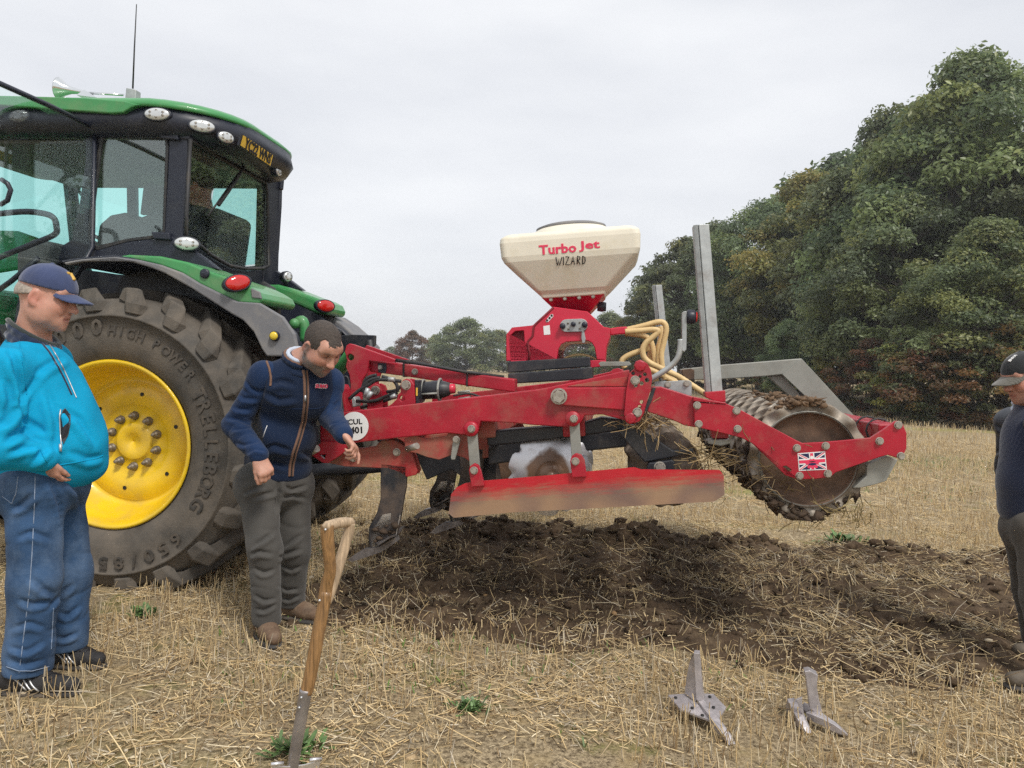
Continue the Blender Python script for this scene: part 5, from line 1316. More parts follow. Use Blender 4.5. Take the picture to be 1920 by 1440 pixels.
bolt(778, 697, HV + .045, .016)
for px in (757, 876): G().prism([pv(px - 1.3, 676 + (px - 757) * .17, HV + .04), pv(px + 1.3, 676 + (px - 757) * .17, HV + .04), pv(px + .7, 707 + (px - 757) * .15, HV + .04), pv(px - 2.2, 707 + (px - 757) * .15, HV + .04)], NV * .16).obj('cable_tie', M['rubber'], cu)
g = G(); g.tube([pv(742, 675, HV), pv(800, 684, HV), pv(870, 697, HV + .03), pv(945, 707, HV + .1)], .012, 6); g.obj('beam_cable', M['rubber'], cu)
def clevis(pix, v, bx, by, hole=None):
    o = plate('clevis', pix, v, .022, RED, cu, [hole] if hole else (), bev=.003); plate('clevis', None, 0, 0, RED, cu, pts3=[pv(x, y, v) + NV * .10 for x, y in pix], vec=NV * .022, bev=.003); bolt(bx, by, v, .022)
clevis([(688, 772), (691, 735), (695, 724), (703, 719), (712, 723), (716, 733), (717, 772)], 4.42, 704, 732)
clevis([(718, 768), (735, 757), (744, 748), (746, 740), (751, 735), (751, 720), (756, 712), (762, 710), (769, 712), (776, 721), (778, 757)], 4.22, 761.5, 722, (754, 747, .016))
plate('clevis_pad', [(777, 712), (783, 713), (785, 757), (779, 758)], 4.24, .10, M['black'], cu); plate('warning_strip', [(780, 727), (783, 727), (783, 742), (780, 742)], 4.235, .003, M['plate_yellow'], cu, bev=0)
plate('hose_guard', [(627, 724), (632, 721), (640, 722), (644, 730), (650, 772), (633, 776)], 4.3, .12, RED, cu); plate('guard_strip', [(631, 726), (638, 726), (645, 770), (638, 771)], 4.29, .008, M['rubber'], cu)
plate('valve_block', [(648, 745), (664, 744), (668, 752), (666, 763), (648, 764)], 4.5, .10, M['galv'], cu, bev=.006)
# pressure bottle in its clamps
a, b = pv(784, 733, 4.38), pv(846, 729, 4.38); ax = (b - a).normalized()
ac = G().lathe(a, ax, [(.001, 0), (.045, 0), (.052, .02), (.052, .08), (.054, .09), (.054, .125), (.050, .15), (.038, .185), (.022, .20)], 20).obj('pressure_bottle', M['black'], cu)
G().lathe(b, ax, [(.018, -.03), (.028, -.028), (.030, .0), (.028, .022), (.001, .024)], 14).obj('bottle_cap', M['pink_red'], ac)
for f in (.03, .13):
    c_ = a + ax * f; G().tube([c_ + NV * (-.062 * math.cos(q_)) + ZV * (.062 * math.sin(q_)) for q_ in np.linspace(0, 6.283, 15)], .0075, 6, caps=False).obj('clamp_band', M['galv_dull'], ac)
G().tube([a + ax * .03 - NV * .06 - ZV * .02, a + ax * .13 - NV * .06 - ZV * .02], .007, 6).obj('clamp_rod', M['galv_dull'], ac)
g = G(); g.tube([pv(x, y, 4.5) for x, y in [(858, 736), (880, 733), (883, 745), (860, 748)]], .008, 6); g.obj('pipe_bracket', M['galv_dull'], cu)
for i, pts in enumerate([[(655, 748), (672, 733), (690, 722), (705, 713), (722, 712), (752, 715)], [(668, 752), (700, 752), (722, 744), (745, 736)], [(676, 764), (705, 757), (730, 748), (750, 742)], [(678, 735), (682, 720), (690, 708), (706, 703)], [(690, 745), (682, 732), (690, 715), (712, 708)], [(716, 706), (735, 712), (744, 722), (746, 735)], [(725, 735), (742, 732), (752, 724)], [(640, 710), (650, 706), (655, 720), (654, 745)], [(850, 742), (880, 738), (910, 748)]]):
    g = G(); g.tube(smooth_path([pv(x, y, 4.36 + .05 * (i % 4)) for x, y in pts], 5), .0105 if i < 7 else .006, 8); g.obj('hydraulic_hose', M['rubber'], cu)
for (x0, y0, x1, y1) in ((684, 745, 690, 728), (688, 748, 697, 735), (728, 711, 740, 712), (733, 746, 742, 741)): G().tube([pv(x0, y0, 4.34), pv(x1, y1, 4.34)], .014, 8).obj('hose_fitting', M['galv'], cu)
# lower hitch
plate('hitch_plate', [(583, 853), (588, 842), (603, 828), (650, 828), (648, 846), (632, 858), (614, 869), (603, 867)], 4.02, .03, RED, cu, [[(598, 853), (611, 852), (608, 862)]], bev=.004)
plate('tread_panel', [(588, 800), (612, 792), (615, 826), (611, 831), (590, 832)], 4.06, .02, M['galv'], cu); G().cyl(pv(578, 849, 4.05), pv(594, 841, 4.0), .028, 14, r2=.02).obj('hitch_pin', M['bolt'], cu)
# round number sign
sc_ = pv(665, 799, FV0 - .006); sg_ = G().lathe(sc_, -NV, [(.078, -.003), (.078, .002), (.0005, .002)], 40, smooth=False).obj('number_sign', M['white'], sf)
g = G(); put_text(g, 'CUL', sc_ - NV * .002 + UP_ * .004 + ZP_ * .024, UP_, ZP_, .030, .03, sx=1.1, dz=.001); put_text(g, '401', sc_ - NV * .002 + UP_ * .008 - ZP_ * .022, UP_, ZP_, .038, .04, sx=1.05, dz=.001); g.obj('sign_lettering', M['ink'], sg_, weld=False, recalc=False)
# ------------------------------------------------------------------ air seeder on top of the cultivator
SVF = 5.05
se = empty('air_seeder', pv(1045, 690, 5.3), 'air seeder with cream plastic hopper on a bright red body above the cultivator', 'seeder')
body = [(949, 677), (949, 628), (952, 624), (960, 614), (999, 610), (1004, 605), (1037, 575), (1101, 584), (1106, 588), (1132, 613), (1144, 615), (1144, 632), (1137, 650), (1135, 674), (1119, 674), (1115, 652), (1110, 643), (1103, 639), (1062, 641), (1052, 646), (1047, 655), (1044, 674)]
grille = [(957, 629), (966, 621), (982, 620), (985, 675), (959, 676.5)]
bd = plate('body_panel', body, SVF, .03, M['pink_red'], se, [grille], bev=.004)
plate('body_panel', None, 0, 0, M['pink_red'], se, pts3=[pv(x, y, SVF) + NV * .55 for x, y in body if True], vec=NV * .03)
plate('grille', [(955, 627), (965, 619), (984, 618), (987, 677), (957, 678)], SVF + .035, .01, M['dark_red'], se, bev=0)
g = G(); q = [pv(x, y, SVF + .03) for x, y in [(1037, 575), (1004, 605), (999, 610), (960, 614), (949, 628), (949, 677)]]
for i in range(len(q) - 1): g.add([q[i], q[i + 1], q[i + 1] + NV * .52, q[i] + NV * .52], [[0, 1, 2, 3]])
q = [pv(x, y, SVF + .03) for x, y in [(1047, 674), (1047, 655), (1052, 646), (1062, 641), (1103, 639), (1110, 643), (1115, 652), (1119, 674)]]
for i in range(len(q) - 1): g.add([q[i], q[i + 1], q[i + 1] + NV * .52, q[i] + NV * .52], [[0, 1, 2, 3]])
q = [pv(x, y, SVF + .03) for x, y in [(1135, 674), (1137, 650), (1144, 632), (1144, 615), (1132, 613), (1106, 588)]]
for i in range(len(q) - 1): g.add([q[i], q[i + 1], q[i + 1] + NV * .52, q[i] + NV * .52], [[0, 1, 2, 3]])
g.obj('body_shell', M['pink_red'], se)
g = G(); g.tube([pv(x, y, SVF - .002) for x, y in [(1038, 576), (1006, 606), (1001, 612), (999, 630), (990, 640), (991, 654), (993, 660), (992, 674)]], .0075, 6); g.obj('door_seam', M['dark_red'], se)
plate('info_label', [(1018.5, 611.5), (1030.5, 609.5), (1032, 627), (1020, 628)], SVF - .002, .002, M['white'], bd, bev=0)
# dial panel with knobs
def px_round(cx, cy, w, h, tilt, n=8):
    pts = []
    for s in (1, -1):
        for k in range(n + 1):
            a = rad(-90 + 180 * k / n) if s > 0 else rad(90 + 180 * k / n)
            x = s * (w - h) + h * math.cos(a); y = h * math.sin(a); pts.append((cx + x, cy + y + x * tilt))
    return pts
dp = plate('dial_panel', px_round(1076, 610, 26, 12, -.03), SVF - .02, .02, M['galv'], se, bev=.002)
for (x, y, r) in ((1055, 611.5, .019), (1096.5, 609, .019), (1075, 608, .016)): G().lathe(pv(x, y, SVF - .02), -NV, [(r, -.002), (r * 1.02, .018), (r * .8, .026), (.001, .026)], 14).obj('dial_knob', M['cab_black'], dp)
for (x, y) in ((1065, 606), (1087, 604.5), (1066, 617), (1087, 616)): G().lathe(pv(x, y, SVF - .02), -NV, [(.007, 0), (.006, .006), (.001, .006)], 8).obj('screw', M['nut'], dp)
hs = plate('hasp', [(1091, 620), (1095, 620), (1098, 636), (1096, 643), (1092, 643), (1090, 634)], SVF - .02, .02, M['galv'], se, bev=.002)
sl = plate('slotted_plate', [(1023, 601), (1033, 589), (1037, 589), (1037.5, 593), (1028, 603.5), (1024, 604)], SVF - .003, .003, M['white'], se, bev=0)
for x, y in ((1026, 600.5), (1030.5, 596), (1034.5, 591.5)): G().lathe(pv(x, y, SVF - .0035), -NV, [(.0075, -.001), (.0075, .003), (.001, .003)], 10).obj('slot_hole_dot', M['ink'], sl)  # black dots stand for the dark in the three holes
plate('seeder_mount', [(1106, 676), (1136, 674), (1136, 686), (1106, 690)], SVF, .3, M['pink_red'], se, bev=.004); plate('mount_stay', [(1122, 682), (1126, 678), (1180, 678), (1184, 683), (1180, 686), (1126, 687)], SVF - .1, .02, M['galv_dull'], se, bev=.003)
plate('outlet_socket', [(1143, 615.5), (1160, 613), (1176, 612), (1176, 626), (1160, 627), (1144, 629)], SVF + .02, .08, M['pink_red'], se, bev=.008)
# control box below
plate('control_box', [(951, 678), (1106, 669), (1107, 687), (952, 699)], SVF - .12, .36, M['black'], se, bev=.006)
plate('control_box', [(952, 700), (1040, 694), (1098, 689), (1104, 687), (1110, 688), (1110, 711), (953, 720)], SVF - .14, .40, M['black'], se, bev=.008)
g = G(); g.tube(smooth_path([pv(x, y, SVF + .1) for x, y in [(1058, 672), (1072, 667), (1090, 665), (1105, 668), (1116, 673), (1118, 676)]], 4), .009, 6); g.obj('wiring', M['hose'], se)
# funnel and hopper: rounded-square sections
CXp = pv(1073, 560, SVF); hu = UV.dot(CXp); hv = SVF + .30
def rsec(hw, hd, r, z, cu_=0.0, n=5):
    pts = []
    for (sx, sy, a0) in ((1, 1, 0), (-1, 1, 90), (-1, -1, 180), (1, -1, 270)):
        for k in range(n + 1):
            a = rad(a0 + 90 * k / n); pts.append((sx * (hw - r) + r * math.cos(a), sy * (hd - r) + r * math.sin(a)))
    o = W3(hu, hv, 0); base = pv(1073, 553, SVF).z
    return [o + ZV * base + UP_ * (x + cu_) + NV * y + ZP_ * z for x, y in pts]
def secloft(name, secs, mat, parent, sm=True, bev=0):
    g = G(); n = len(secs[0]); vs = [p for s in secs for p in s]
    fs = [[i * n + k, i * n + (k + 1) % n, (i + 1) * n + (k + 1) % n, (i + 1) * n + k] for i in range(len(secs) - 1) for k in range(n)]
    g.add(vs, fs, 0, sm); b = (len(secs) - 1) * n; g.f += [list(range(n - 1, -1, -1)), [b + k for k in range(n)]]; g.m += [0, 0]; g.sm += [False, False]
    return g.obj(name, mat, parent, bev)
fn = secloft('funnel', [rsec(.105, .11, .01, -.105), rsec(.195, .22, .012, -.012), rsec(.207, .24, .012, .0)], M['pink_red'], se, False, .004)
for x, y in ((1033, 562), (1059, 560), (1086, 558), (1112, 556)): bolt(x, y, SVF + .10, .010, fn, p=pv(x, y, SVF + .075))
hop = secloft('hopper', [rsec(.200, .235, .02, -.004), rsec(.210, .245, .02, .0), rsec(.212, .246, .02, .018), rsec(.245, .27, .035, .045), rsec(.435, .355, .045, .235), rsec(.452, .362, .045, .27), rsec(.458, .365, .045, .36), rsec(.452, .36, .045, .395), rsec(.425, .335, .07, .418), rsec(.33, .28, .1, .428)], M['cream'], se, False, .012)
o = W3(hu, hv, 0); hb = o + ZV * pv(1073, 553, SVF).z + UP_ * .0 + ZP_ * .43
lid = G().lathe(hb, ZP_, [(.30, -.01), (.28, .02), (.24, .045)], 40).obj('hopper_dome', M['cream'], se)
ld = G().lathe(hb + ZP_ * .04, ZP_, [(.20, .0), (.232, .0), (.24, .008), (.24, .02), (.20, .034), (.05, .045), (.001, .045)], 40).obj('hopper_lid', M['fender_grey'], se)
G().box(hb + ZP_ * .09 - UP_ * .02, UP_ * .03, NV * .02, ZP_ * .012).obj('lid_handle', M['cab_black'], ld, .006)
# lettering on the hopper, set on its front face
hop_b = bvh_of(hop)
def on_hop(px, py):
    p, n = hit(hop, px, py); return (p, n) if p is not None else (pv(px, py, SVF), -NV)
def letters(s, px, py, h, tilt, mat, bold, sx=1.0, nm='hopper_lettering'):
    p, n = on_hop(px, py); n = n if n.dot(ray(px, py)) < 0 else -n
    x = UP_ - n * UP_.dot(n); x.normalize(); y = n.cross(x); y = y if y.z > 0 else -y
    vs, _ = text_mesh(s, bold); w_ = max(v.x for v in vs) - min(v.x for v in vs)
    g = G(); put_text(g, s, p + n * .001, x, y, h, bold, sx=sx * (p.y / FPX) / (w_ * h), dz=.002); return g.obj(nm, mat, hop, weld=False, recalc=False)
letters('Turbo', 1045.5, 466.5, .062, 0, M['pink_print'], .03, 70); letters('Jet', 1105, 461, .068, 0, M['pink_print'], .025, 39)
strokes = {'W': [[(0, 1), (.22, 0), (.42, .62), (.58, 0), (.95, 1.02)]], 'I': [[(.25, 1), (.20, 0)]], 'Z': [[(0, .98), (.7, 1), (.0, .04), (.8, .02)]], 'A': [[(0, 0), (.42, 1.0), (.72, 0)], [(.14, .36), (.66, .40)]], 'R': [[(.12, 0), (.2, 1), (.68, .92), (.66, .58), (.2, .5), (.75, 0)]], 'D': [[(.12, 0), (.2, .98), (.68, .8), (.76, .35), (.5, .06), (.1, .02)]]}
g = G(); x0 = 1042.5
for ch, w in zip('WIZARD', (13, 5, 10, 10.5, 10, 9)):
    for st in strokes[ch]:
        pts = []
        for (x, y) in st:
            p, n = on_hop(x0 + x * w * .92, 497.5 - y * 15.5 - (x0 - 1042) * .055); n = n if n.dot(ray(1073, 490)) < 0 else -n; pts.append(p + n * .0015)
        g.tube(pts, .0032, 5)
    x0 += w
g.obj('hopper_lettering', M['ink'], hop)
G().lathe(pv(1120, 575, SVF + .25), UV, [(.03, 0), (.035, .03), (.03, .06), (.001, .06)], 14).obj('fan_motor', M['cab_black'], se)
# seed hoses
HS = [([(1172, 619), (1206, 611), (1232, 604), (1245, 606), (1249, 618), (1245, 640), (1240, 664), (1242, 690), (1248, 712)], 5.10), ([(1172, 622), (1200, 620), (1224, 618), (1234, 621), (1224, 632), (1211, 643), (1205, 656), (1208, 670), (1220, 681), (1245, 693), (1272, 706), (1300, 724), (1324, 740)], 5.0), ([(1172, 625), (1200, 628), (1214, 633), (1222, 645), (1226, 668), (1228, 694), (1230, 715)], 5.14), ([(1214, 634), (1220, 650), (1218, 680), (1222, 712)], 5.2), ([(1218, 652), (1204, 657), (1186, 663), (1172, 670), (1166, 678), (1172, 690)], 5.05), ([(1238, 612), (1240, 632), (1233, 660), (1235, 700)], 5.22), ([(1210, 690), (1232, 699), (1262, 716), (1290, 738)], 5.1), ([(1230, 690), (1256, 706), (1275, 725)], 5.2)]
for pts, v in HS:
    sp = smooth_path([pv(x, y, v) for x, y in pts], 10)
    rs = [.0185 + .0011 * (i % 2) for i in range(len(sp))]
    g = G(); g.tube(sp, rs, 10); g.obj('seed_hose', M['hose'], se)
# ------------------------------------------------------------------ people: smooth bodies and clothes from blended volumes
class Field:
    def __init__(s, lo, hi, h):
        s.lo = np.array(lo, dtype=float); s.h = h
        s.n = np.ceil((np.array(hi) - s.lo) / h).astype(int) + 1
        s.D = np.full(tuple(s.n), .2, dtype=np.float32)
    def block(s, lo, hi):
        a = np.clip(np.floor((np.array(lo) - s.lo) / s.h).astype(int), 0, s.n - 1); b = np.clip(np.ceil((np.array(hi) - s.lo) / s.h).astype(int) + 1, 1, s.n)
        sl = tuple(slice(a[i], max(b[i], a[i] + 1)) for i in range(3))
        ax = [s.lo[i] + s.h * np.arange(sl[i].start, sl[i].stop) for i in range(3)]
        return sl, ax[0][:, None, None], ax[1][None, :, None], ax[2][None, None, :]
    def put(s, sl, d, k, op='u'):
        A = s.D[sl]
        if op == 'u':
            if k > 0:
                t = np.maximum(k - np.abs(A - d), 0) / k; s.D[sl] = np.minimum(A, d) - t * t * k * .25
            else: s.D[sl] = np.minimum(A, d)
        else:                       # carve
            t = np.maximum(k - np.abs(A + d), 0) / max(k, 1e-6); s.D[sl] = np.maximum(A, -d) + t * t * k * .25
    def cap(s, a, b, ra, rb, k=.03, flat=None, op='u', wr=None):
        a = np.array(a[:]); b = np.array(b[:]); R = max(ra, rb); ff = max(1, flat[1]) if flat else 1
        m = R * ff + k + .02
        sl, X, Y, Z = s.block(np.minimum(a, b) - m, np.maximum(a, b) + m)
        ba = b - a; L2 = max(ba @ ba, 1e-9)
        dx, dy, dz = X - a[0], Y - a[1], Z - a[2]
        t = np.clip((dx * ba[0] + dy * ba[1] + dz * ba[2]) / L2, 0, 1)
        qx, qy, qz = dx - t * ba[0], dy - t * ba[1], dz - t * ba[2]
        if flat:
            n, f = np.array(flat[0][:]), flat[1]; n = n / np.linalg.norm(n)
            w = (qx * n[0] + qy * n[1] + qz * n[2]) * (1 / f - 1); qx, qy, qz = qx + w * n[0], qy + w * n[1], qz + w * n[2]
        d = np.sqrt(qx * qx + qy * qy + qz * qz) - (ra + (rb - ra) * t)
        if wr:
            amp, freq, seed = wr; L = math.sqrt(L2)
            ph = .5 * freq * t * L + 1.6 * np.sin(7 * dx + seed) + 1.5 * np.sin(8 * dy + 1.3 * seed) + 1.0 * np.sin(9 * dz + 2 * seed) + 5.0 * (dx - dy) * math.cos(seed * 2)
            mask = np.clip(.5 + .9 * np.sin(10 * dx + 8 * dy - 7 * dz + 3 * seed), 0, 1)
            d = d + amp * (np.clip(1 - 2.6 * np.abs(np.sin(ph)), 0, 1) ** 1.2) * mask * .62
        s.put(sl, d, k, op); return s
    def ell(s, c, r, R=None, k=.02, op='u'):
        c = np.array(c[:]); r = np.array(r, dtype=float); m = r.max() + k + .02
        sl, X, Y, Z = s.block(c - m, c + m)
        dx, dy, dz = X - c[0], Y - c[1], Z - c[2]
        if R is not None:
            Rm = np.array(R)
            dx, dy, dz = (dx * Rm[0][0] + dy * Rm[0][1] + dz * Rm[0][2], dx * Rm[1][0] + dy * Rm[1][1] + dz * Rm[1][2], dx * Rm[2][0] + dy * Rm[2][1] + dz * Rm[2][2])
        k0 = np.sqrt((dx / r[0]) ** 2 + (dy / r[1]) ** 2 + (dz / r[2]) ** 2); k1 = np.sqrt((dx / r[0] ** 2) ** 2 + (dy / r[1] ** 2) ** 2 + (dz / r[2] ** 2) ** 2)
        s.put(sl, k0 * (k0 - 1) / np.maximum(k1, 1e-6), k, op); return s
    def local(s, c, Rm, ext, fn, k, op='u'):
        c = np.array(c[:]); sl, X, Y, Z = s.block(c - ext, c + ext); Rm = np.array(Rm)
        dx, dy, dz = X - c[0], Y - c[1], Z - c[2]
        s.put(sl, fn(dx * Rm[0][0] + dy * Rm[0][1] + dz * Rm[0][2], dx * Rm[1][0] + dy * Rm[1][1] + dz * Rm[1][2], dx * Rm[2][0] + dy * Rm[2][1] + dz * Rm[2][2]), k, op); return s
    def ripple(s, amp, f, seed):
        sl, X, Y, Z = s.block(s.lo, s.lo + s.h * s.n)
        s.D += (amp * (np.sin(f * X + seed) * np.sin(f * .8 * Y + 2 * seed) + np.sin(f * 1.3 * Z + 2.5 * np.sin(f * .6 * X) + seed) * .8 + .6 * np.sin(f * 2.1 * (Z + X * .6) + 3 * np.sin(f * .5 * Y)))).astype(np.float32); return s
    def mesh(s):
        D = s.D; S = D < 0; n = D.shape
        c = np.zeros(tuple(k - 1 for k in n), dtype=np.uint8)
        off = [(i, j, k) for i in (0, 1) for j in (0, 1) for k in (0, 1)]
        sub = lambda o, A: A[o[0]:n[0] - 1 + o[0], o[1]:n[1] - 1 + o[1], o[2]:n[2] - 1 + o[2]]
        for o in off: c += sub(o, S)
        act = (c > 0) & (c < 8); ijk = np.argwhere(act); idx = np.full(act.shape, -1, dtype=np.int32); idx[act] = np.arange(len(ijk))
        i, j, k = ijk.T; acc = np.zeros((len(ijk), 3)); cnt = np.zeros(len(ijk))
        for a in off:
            for ax in range(3):
                if a[ax] == 0:
                    b = list(a); b[ax] = 1
                    va = D[i + a[0], j + a[1], k + a[2]]; vb = D[i + b[0], j + b[1], k + b[2]]
                    m = (va < 0) != (vb < 0); t = np.where(m, va / np.where(va == vb, 1, va - vb), 0)
                    p = np.array(a, dtype=float)[None].repeat(len(ijk), 0); p[:, ax] += t
                    acc += p * m[:, None]; cnt += m
        V = s.lo + s.h * (ijk + acc / cnt[:, None])
        F = []
        for ax in range(3):
            o1, o2 = [(1, 2), (2, 0), (0, 1)][ax]
            A = np.moveaxis(S, ax, 0); a = A[:-1]; b = A[1:]
            e = np.argwhere(a != b)
            if len(e) == 0: continue
            q = np.empty((len(e), 3), dtype=int); q[:, ax] = e[:, 0]; rest = [d for d in range(3) if d != ax]
            q[:, rest[0]] = e[:, 1]; q[:, rest[1]] = e[:, 2]
            ok = np.all((q[:, rest] >= 1), axis=1) & (q[:, rest[0]] < act.shape[rest[0]]) & (q[:, rest[1]] < act.shape[rest[1]]); q = q[ok]
            flip = S[q[:, 0], q[:, 1], q[:, 2]]
            d1 = np.zeros(3, dtype=int); d1[o1] = 1; d2 = np.zeros(3, dtype=int); d2[o2] = 1
            g = lambda p: idx[p[:, 0], p[:, 1], p[:, 2]]
            quad = np.stack([g(q - d1 - d2), g(q - d2), g(q), g(q - d1)], -1)
            quad[~flip] = quad[~flip][:, ::-1]
            F.append(quad[(quad >= 0).all(1)])
        F = np.concatenate(F)
        # one relaxing pass
        N = np.zeros_like(V); w = np.zeros(len(V))
        for a in range(4):
            np.add.at(N, F[:, a], V[F[:, (a + 1) % 4]]); np.add.at(w, F[:, a], 1)
        V = V * .55 + .45 * N / np.maximum(w, 1)[:, None]
        return V, F
def volume(name, F, mat, parent, col=None, folds=()):
    V, Q = F.mesh()
    if folds:                   # cloth folds: a groove with a ridge beside it, laid where the cloth bunches
        bv = BVHTree.FromPolygons([Vector(v) for v in V], Q.tolist())
        for (r, dep, pts) in folds:
            hp = []
            for (px, py) in dense(pts, 4):
                rr_ = ray(px, py).normalized(); h_ = bv.ray_cast(CAM_POS, rr_)
                if h_[0] is not None: hp.append((h_[0], h_[1] if h_[1].dot(rr_) < 0 else -h_[1]))
            m = len(hp)
            for i in range(m - 1):
                (a, na), (b, nb) = hp[i], hp[i + 1]
                if (a - b).length > .09: continue
                t0, t1 = math.sin(math.pi * (i + .3) / m) ** .6, math.sin(math.pi * min(i + 1.3, m - .3) / m) ** .6
                F.cap(a + na * (r - dep * t0), b + nb * (r - dep * t1), r, r, r * 1.6, op='c')
                side = (b - a).cross(na).normalized(); side = side if side.z < 0 else -side
                F.cap(a + side * r * 1.7 - na * (r * 1.0 - dep * .55 * t0), b + side * r * 1.7 - nb * (r * 1.0 - dep * .55 * t1), r, r, r * 1.6)
        V, Q = F.mesh()
    w = WLOC[parent.name]
    c = col(V) if col else None
    return link(name, np_mesh(name, V - np.array(w[:]), Q, mat, smooth=True, col=c), parent, w)
def drape(name, o, pts, r, mat, lift=.001, n=5, alt=None):
    """a cord, seam or zip lying on the surface of a garment"""
    res = []
    for (px, py) in pts:
        p, nn = hit(o, px, py)
        if alt is not None:
            p2, n2 = hit(alt, px, py)
            if p is None or (p2 is not None and p2.y < p.y): p, nn = p2, n2
        if p is None: continue
        nn = nn if nn.dot(ray(px, py)) < 0 else -nn
        res.append(p + nn * lift)
    if len(res) < 2: return None
    g = G(); g.tube(smooth_path(res, 3), r, n); return g.obj(name, mat, o)
def dense(pts, k=5):
    out_ = []
    for a, b in zip(pts[:-1], pts[1:]): out_ += [(a[0] + (b[0] - a[0]) * i / k, a[1] + (b[1] - a[1]) * i / k) for i in range(k)]
    return out_ + [pts[-1]]

def frame_of(f, roll=0.0):
    f = Vector(f).normalized(); u = (ZV - f * f.z).normalized(); l = u.cross(f)
    if roll: u, l = u * math.cos(roll) + l * math.sin(roll), l * math.cos(roll) - u * math.sin(roll)
    return f, l, u
def head_shape(F, C, f, l, u, s, neck, chub=0.0):
    P = lambda x, y, z: C + (f * x + l * y + u * z) * s
    R = [f[:], l[:], u[:]]
    E = lambda x, y, z, a, b, c, k=.02, op='u', RR=None: F.ell(P(x, y, z), (a * s, b * s, c * s), RR or R, k * s, op)
    E(-.012, 0, .035, .100, .077, .092); E(.030, 0, -.035, .066, .060 + chub * .3, .078, .03); E(.052, 0, -.088, .038, .036 + chub * .2, .030, .03)
    E(.070, 0, .045, .030, .058, .035, .03)
    for sg in (-1, 1):
        E(.056, .036 * sg, -.020, .034, .026, .030, .025); E(.012, .058 * sg, -.060, .038, .016 + chub * .1, .040, .03)
        F.cap(P(.090, .012 * sg, .032), P(.070, .054 * sg, .031), .0135 * s, .011 * s, .012 * s)
        E(.098, .031 * sg, .011, .022, .021, .0125, .010, 'c'); E(.072, .030 * sg, .010, .0165, .017, .0125, .006)
        E(.099, .0145 * sg, -.030, .012, .0105, .0095, .006)
        F.cap(P(.098, .021 * sg, -.030), P(.084, .036 * sg, -.058), .003 * s, .003 * s, .008 * s, op='c')
        # ear: rim, bowl, lobe
        f2 = (f * .94 + u * -.25 + l * (sg * -.22)).normalized(); l2 = (l - f2 * f2.dot(l)).normalized(); u2 = f2.cross(l2) if f2.cross(l2).z > 0 else -f2.cross(l2)
        RR = [f2[:], l2[:], u2[:]]
        E(-.012, .080 * sg, -.002, .020, .010, .034, .008, RR=RR); E(-.006, .090 * sg, .002, .010, .008, .020, .006, 'c', RR=RR); E(-.004, .078 * sg, -.030, .010, .008, .012, .008)
    F.cap(P(.087, 0, .020), P(.112, 0, -.026), .0100 * s, .0145 * s, .013 * s); E(.112, 0, -.029, .015, .0135, .012, .007); E(.104, 0, -.0425, .016, .006, .004, .004, 'c')
    E(.082, 0, -.056, .016, .024, .010, .012); E(.087, 0, -.064, .010, .021, .006, .006); E(.084, 0, -.074, .010, .018, .006, .006); E(.0975, 0, -.0685, .010, .024, .0022, .004, 'c')
    E(.070, 0, -.106, .020, .020, .016, .016)
    F.cap(P(-.028, 0, -.050), neck, .058 * s, .066 * s, .035)
def skin_colour(C, f, l, u, s, base=(.50, .265, .185), beard=0.0, grey=(.23, .19, .165), extra=None):
    C = np.array(C[:]); A = np.array([f[:], l[:], u[:]])
    def fn(V):
        q = (V - C) @ A.T / s; x, y, z = q.T
        c = np.tile(np.array(base), (len(V), 1))
        n = fbm(V[:, 0] * 1 + V[:, 2], V[:, 1] + V[:, 2] * .7, 38, 3, 3)[:, None]; c = c * (.86 + .28 * n)
        def mixc(w, col): c[:] = c * (1 - w[:, None]) + np.array(col) * w[:, None]
        blob = lambda cx, cy, cz, r: np.exp(-(((x - cx) ** 2 + (np.abs(y) - cy) ** 2 + (z - cz) ** 2) / r ** 2))
        mixc(.45 * blob(.07, .04, -.025, .03), (.52, .17, .12)); mixc(.5 * blob(.11, 0, -.03, .018), (.52, .18, .13)); mixc(.55 * blob(-.01, .085, -.005, .035), (.50, .16, .12))
        mixc(.75 * np.exp(-((z + .068) / .009) ** 2) * (np.abs(y) < .026) * (x > .07), (.36, .12, .10))
        mixc(.85 * blob(.104, .011, -.041, .0055), (.10, .045, .04))
        mixc(.5 * np.exp(-((z - .013) / .012) ** 2) * np.exp(-((np.abs(y) - .032) / .018) ** 2) * (x > .065), (.33, .15, .11))
        mixc(.95 * np.exp(-((z - .007) / .0050) ** 2) * np.exp(-((np.abs(y) - .031) / .014) ** 2) * (x > .07), (.05, .03, .025))
        mixc(.85 * np.exp(-((z - .035) / .007) ** 2) * np.exp(-((np.abs(y) - .034) / .02) ** 2) * (x > .05), (.13, .09, .07))
        if beard > 0:
            jaw = sstep(-.030, -.055, z + .0 * x) * sstep(-.02, .01, x) * (1 - .8 * blob(.095, 0, -.068, .018)) * (z > -.16)
            side = np.exp(-((x + .0) / .016) ** 2) * (np.abs(y) > .05) * (z < .02) * (z > -.07)
            mixc(beard * np.clip(jaw + side, 0, 1) * (.62 + .6 * n[:, 0]).clip(0, 1), grey)
        return c
    return fn
M['skin'] = material('skin', (1, 1, 1), .48, var=.05, vscale=60, attr='Col', bump=.06, bscale=220)
M['skin'].node_tree.nodes['Principled BSDF'].inputs['Subsurface Weight'].default_value = .12
M['skin'].node_tree.nodes['Principled BSDF'].inputs['Subsurface Radius'].default_value = (.012, .004, .002)

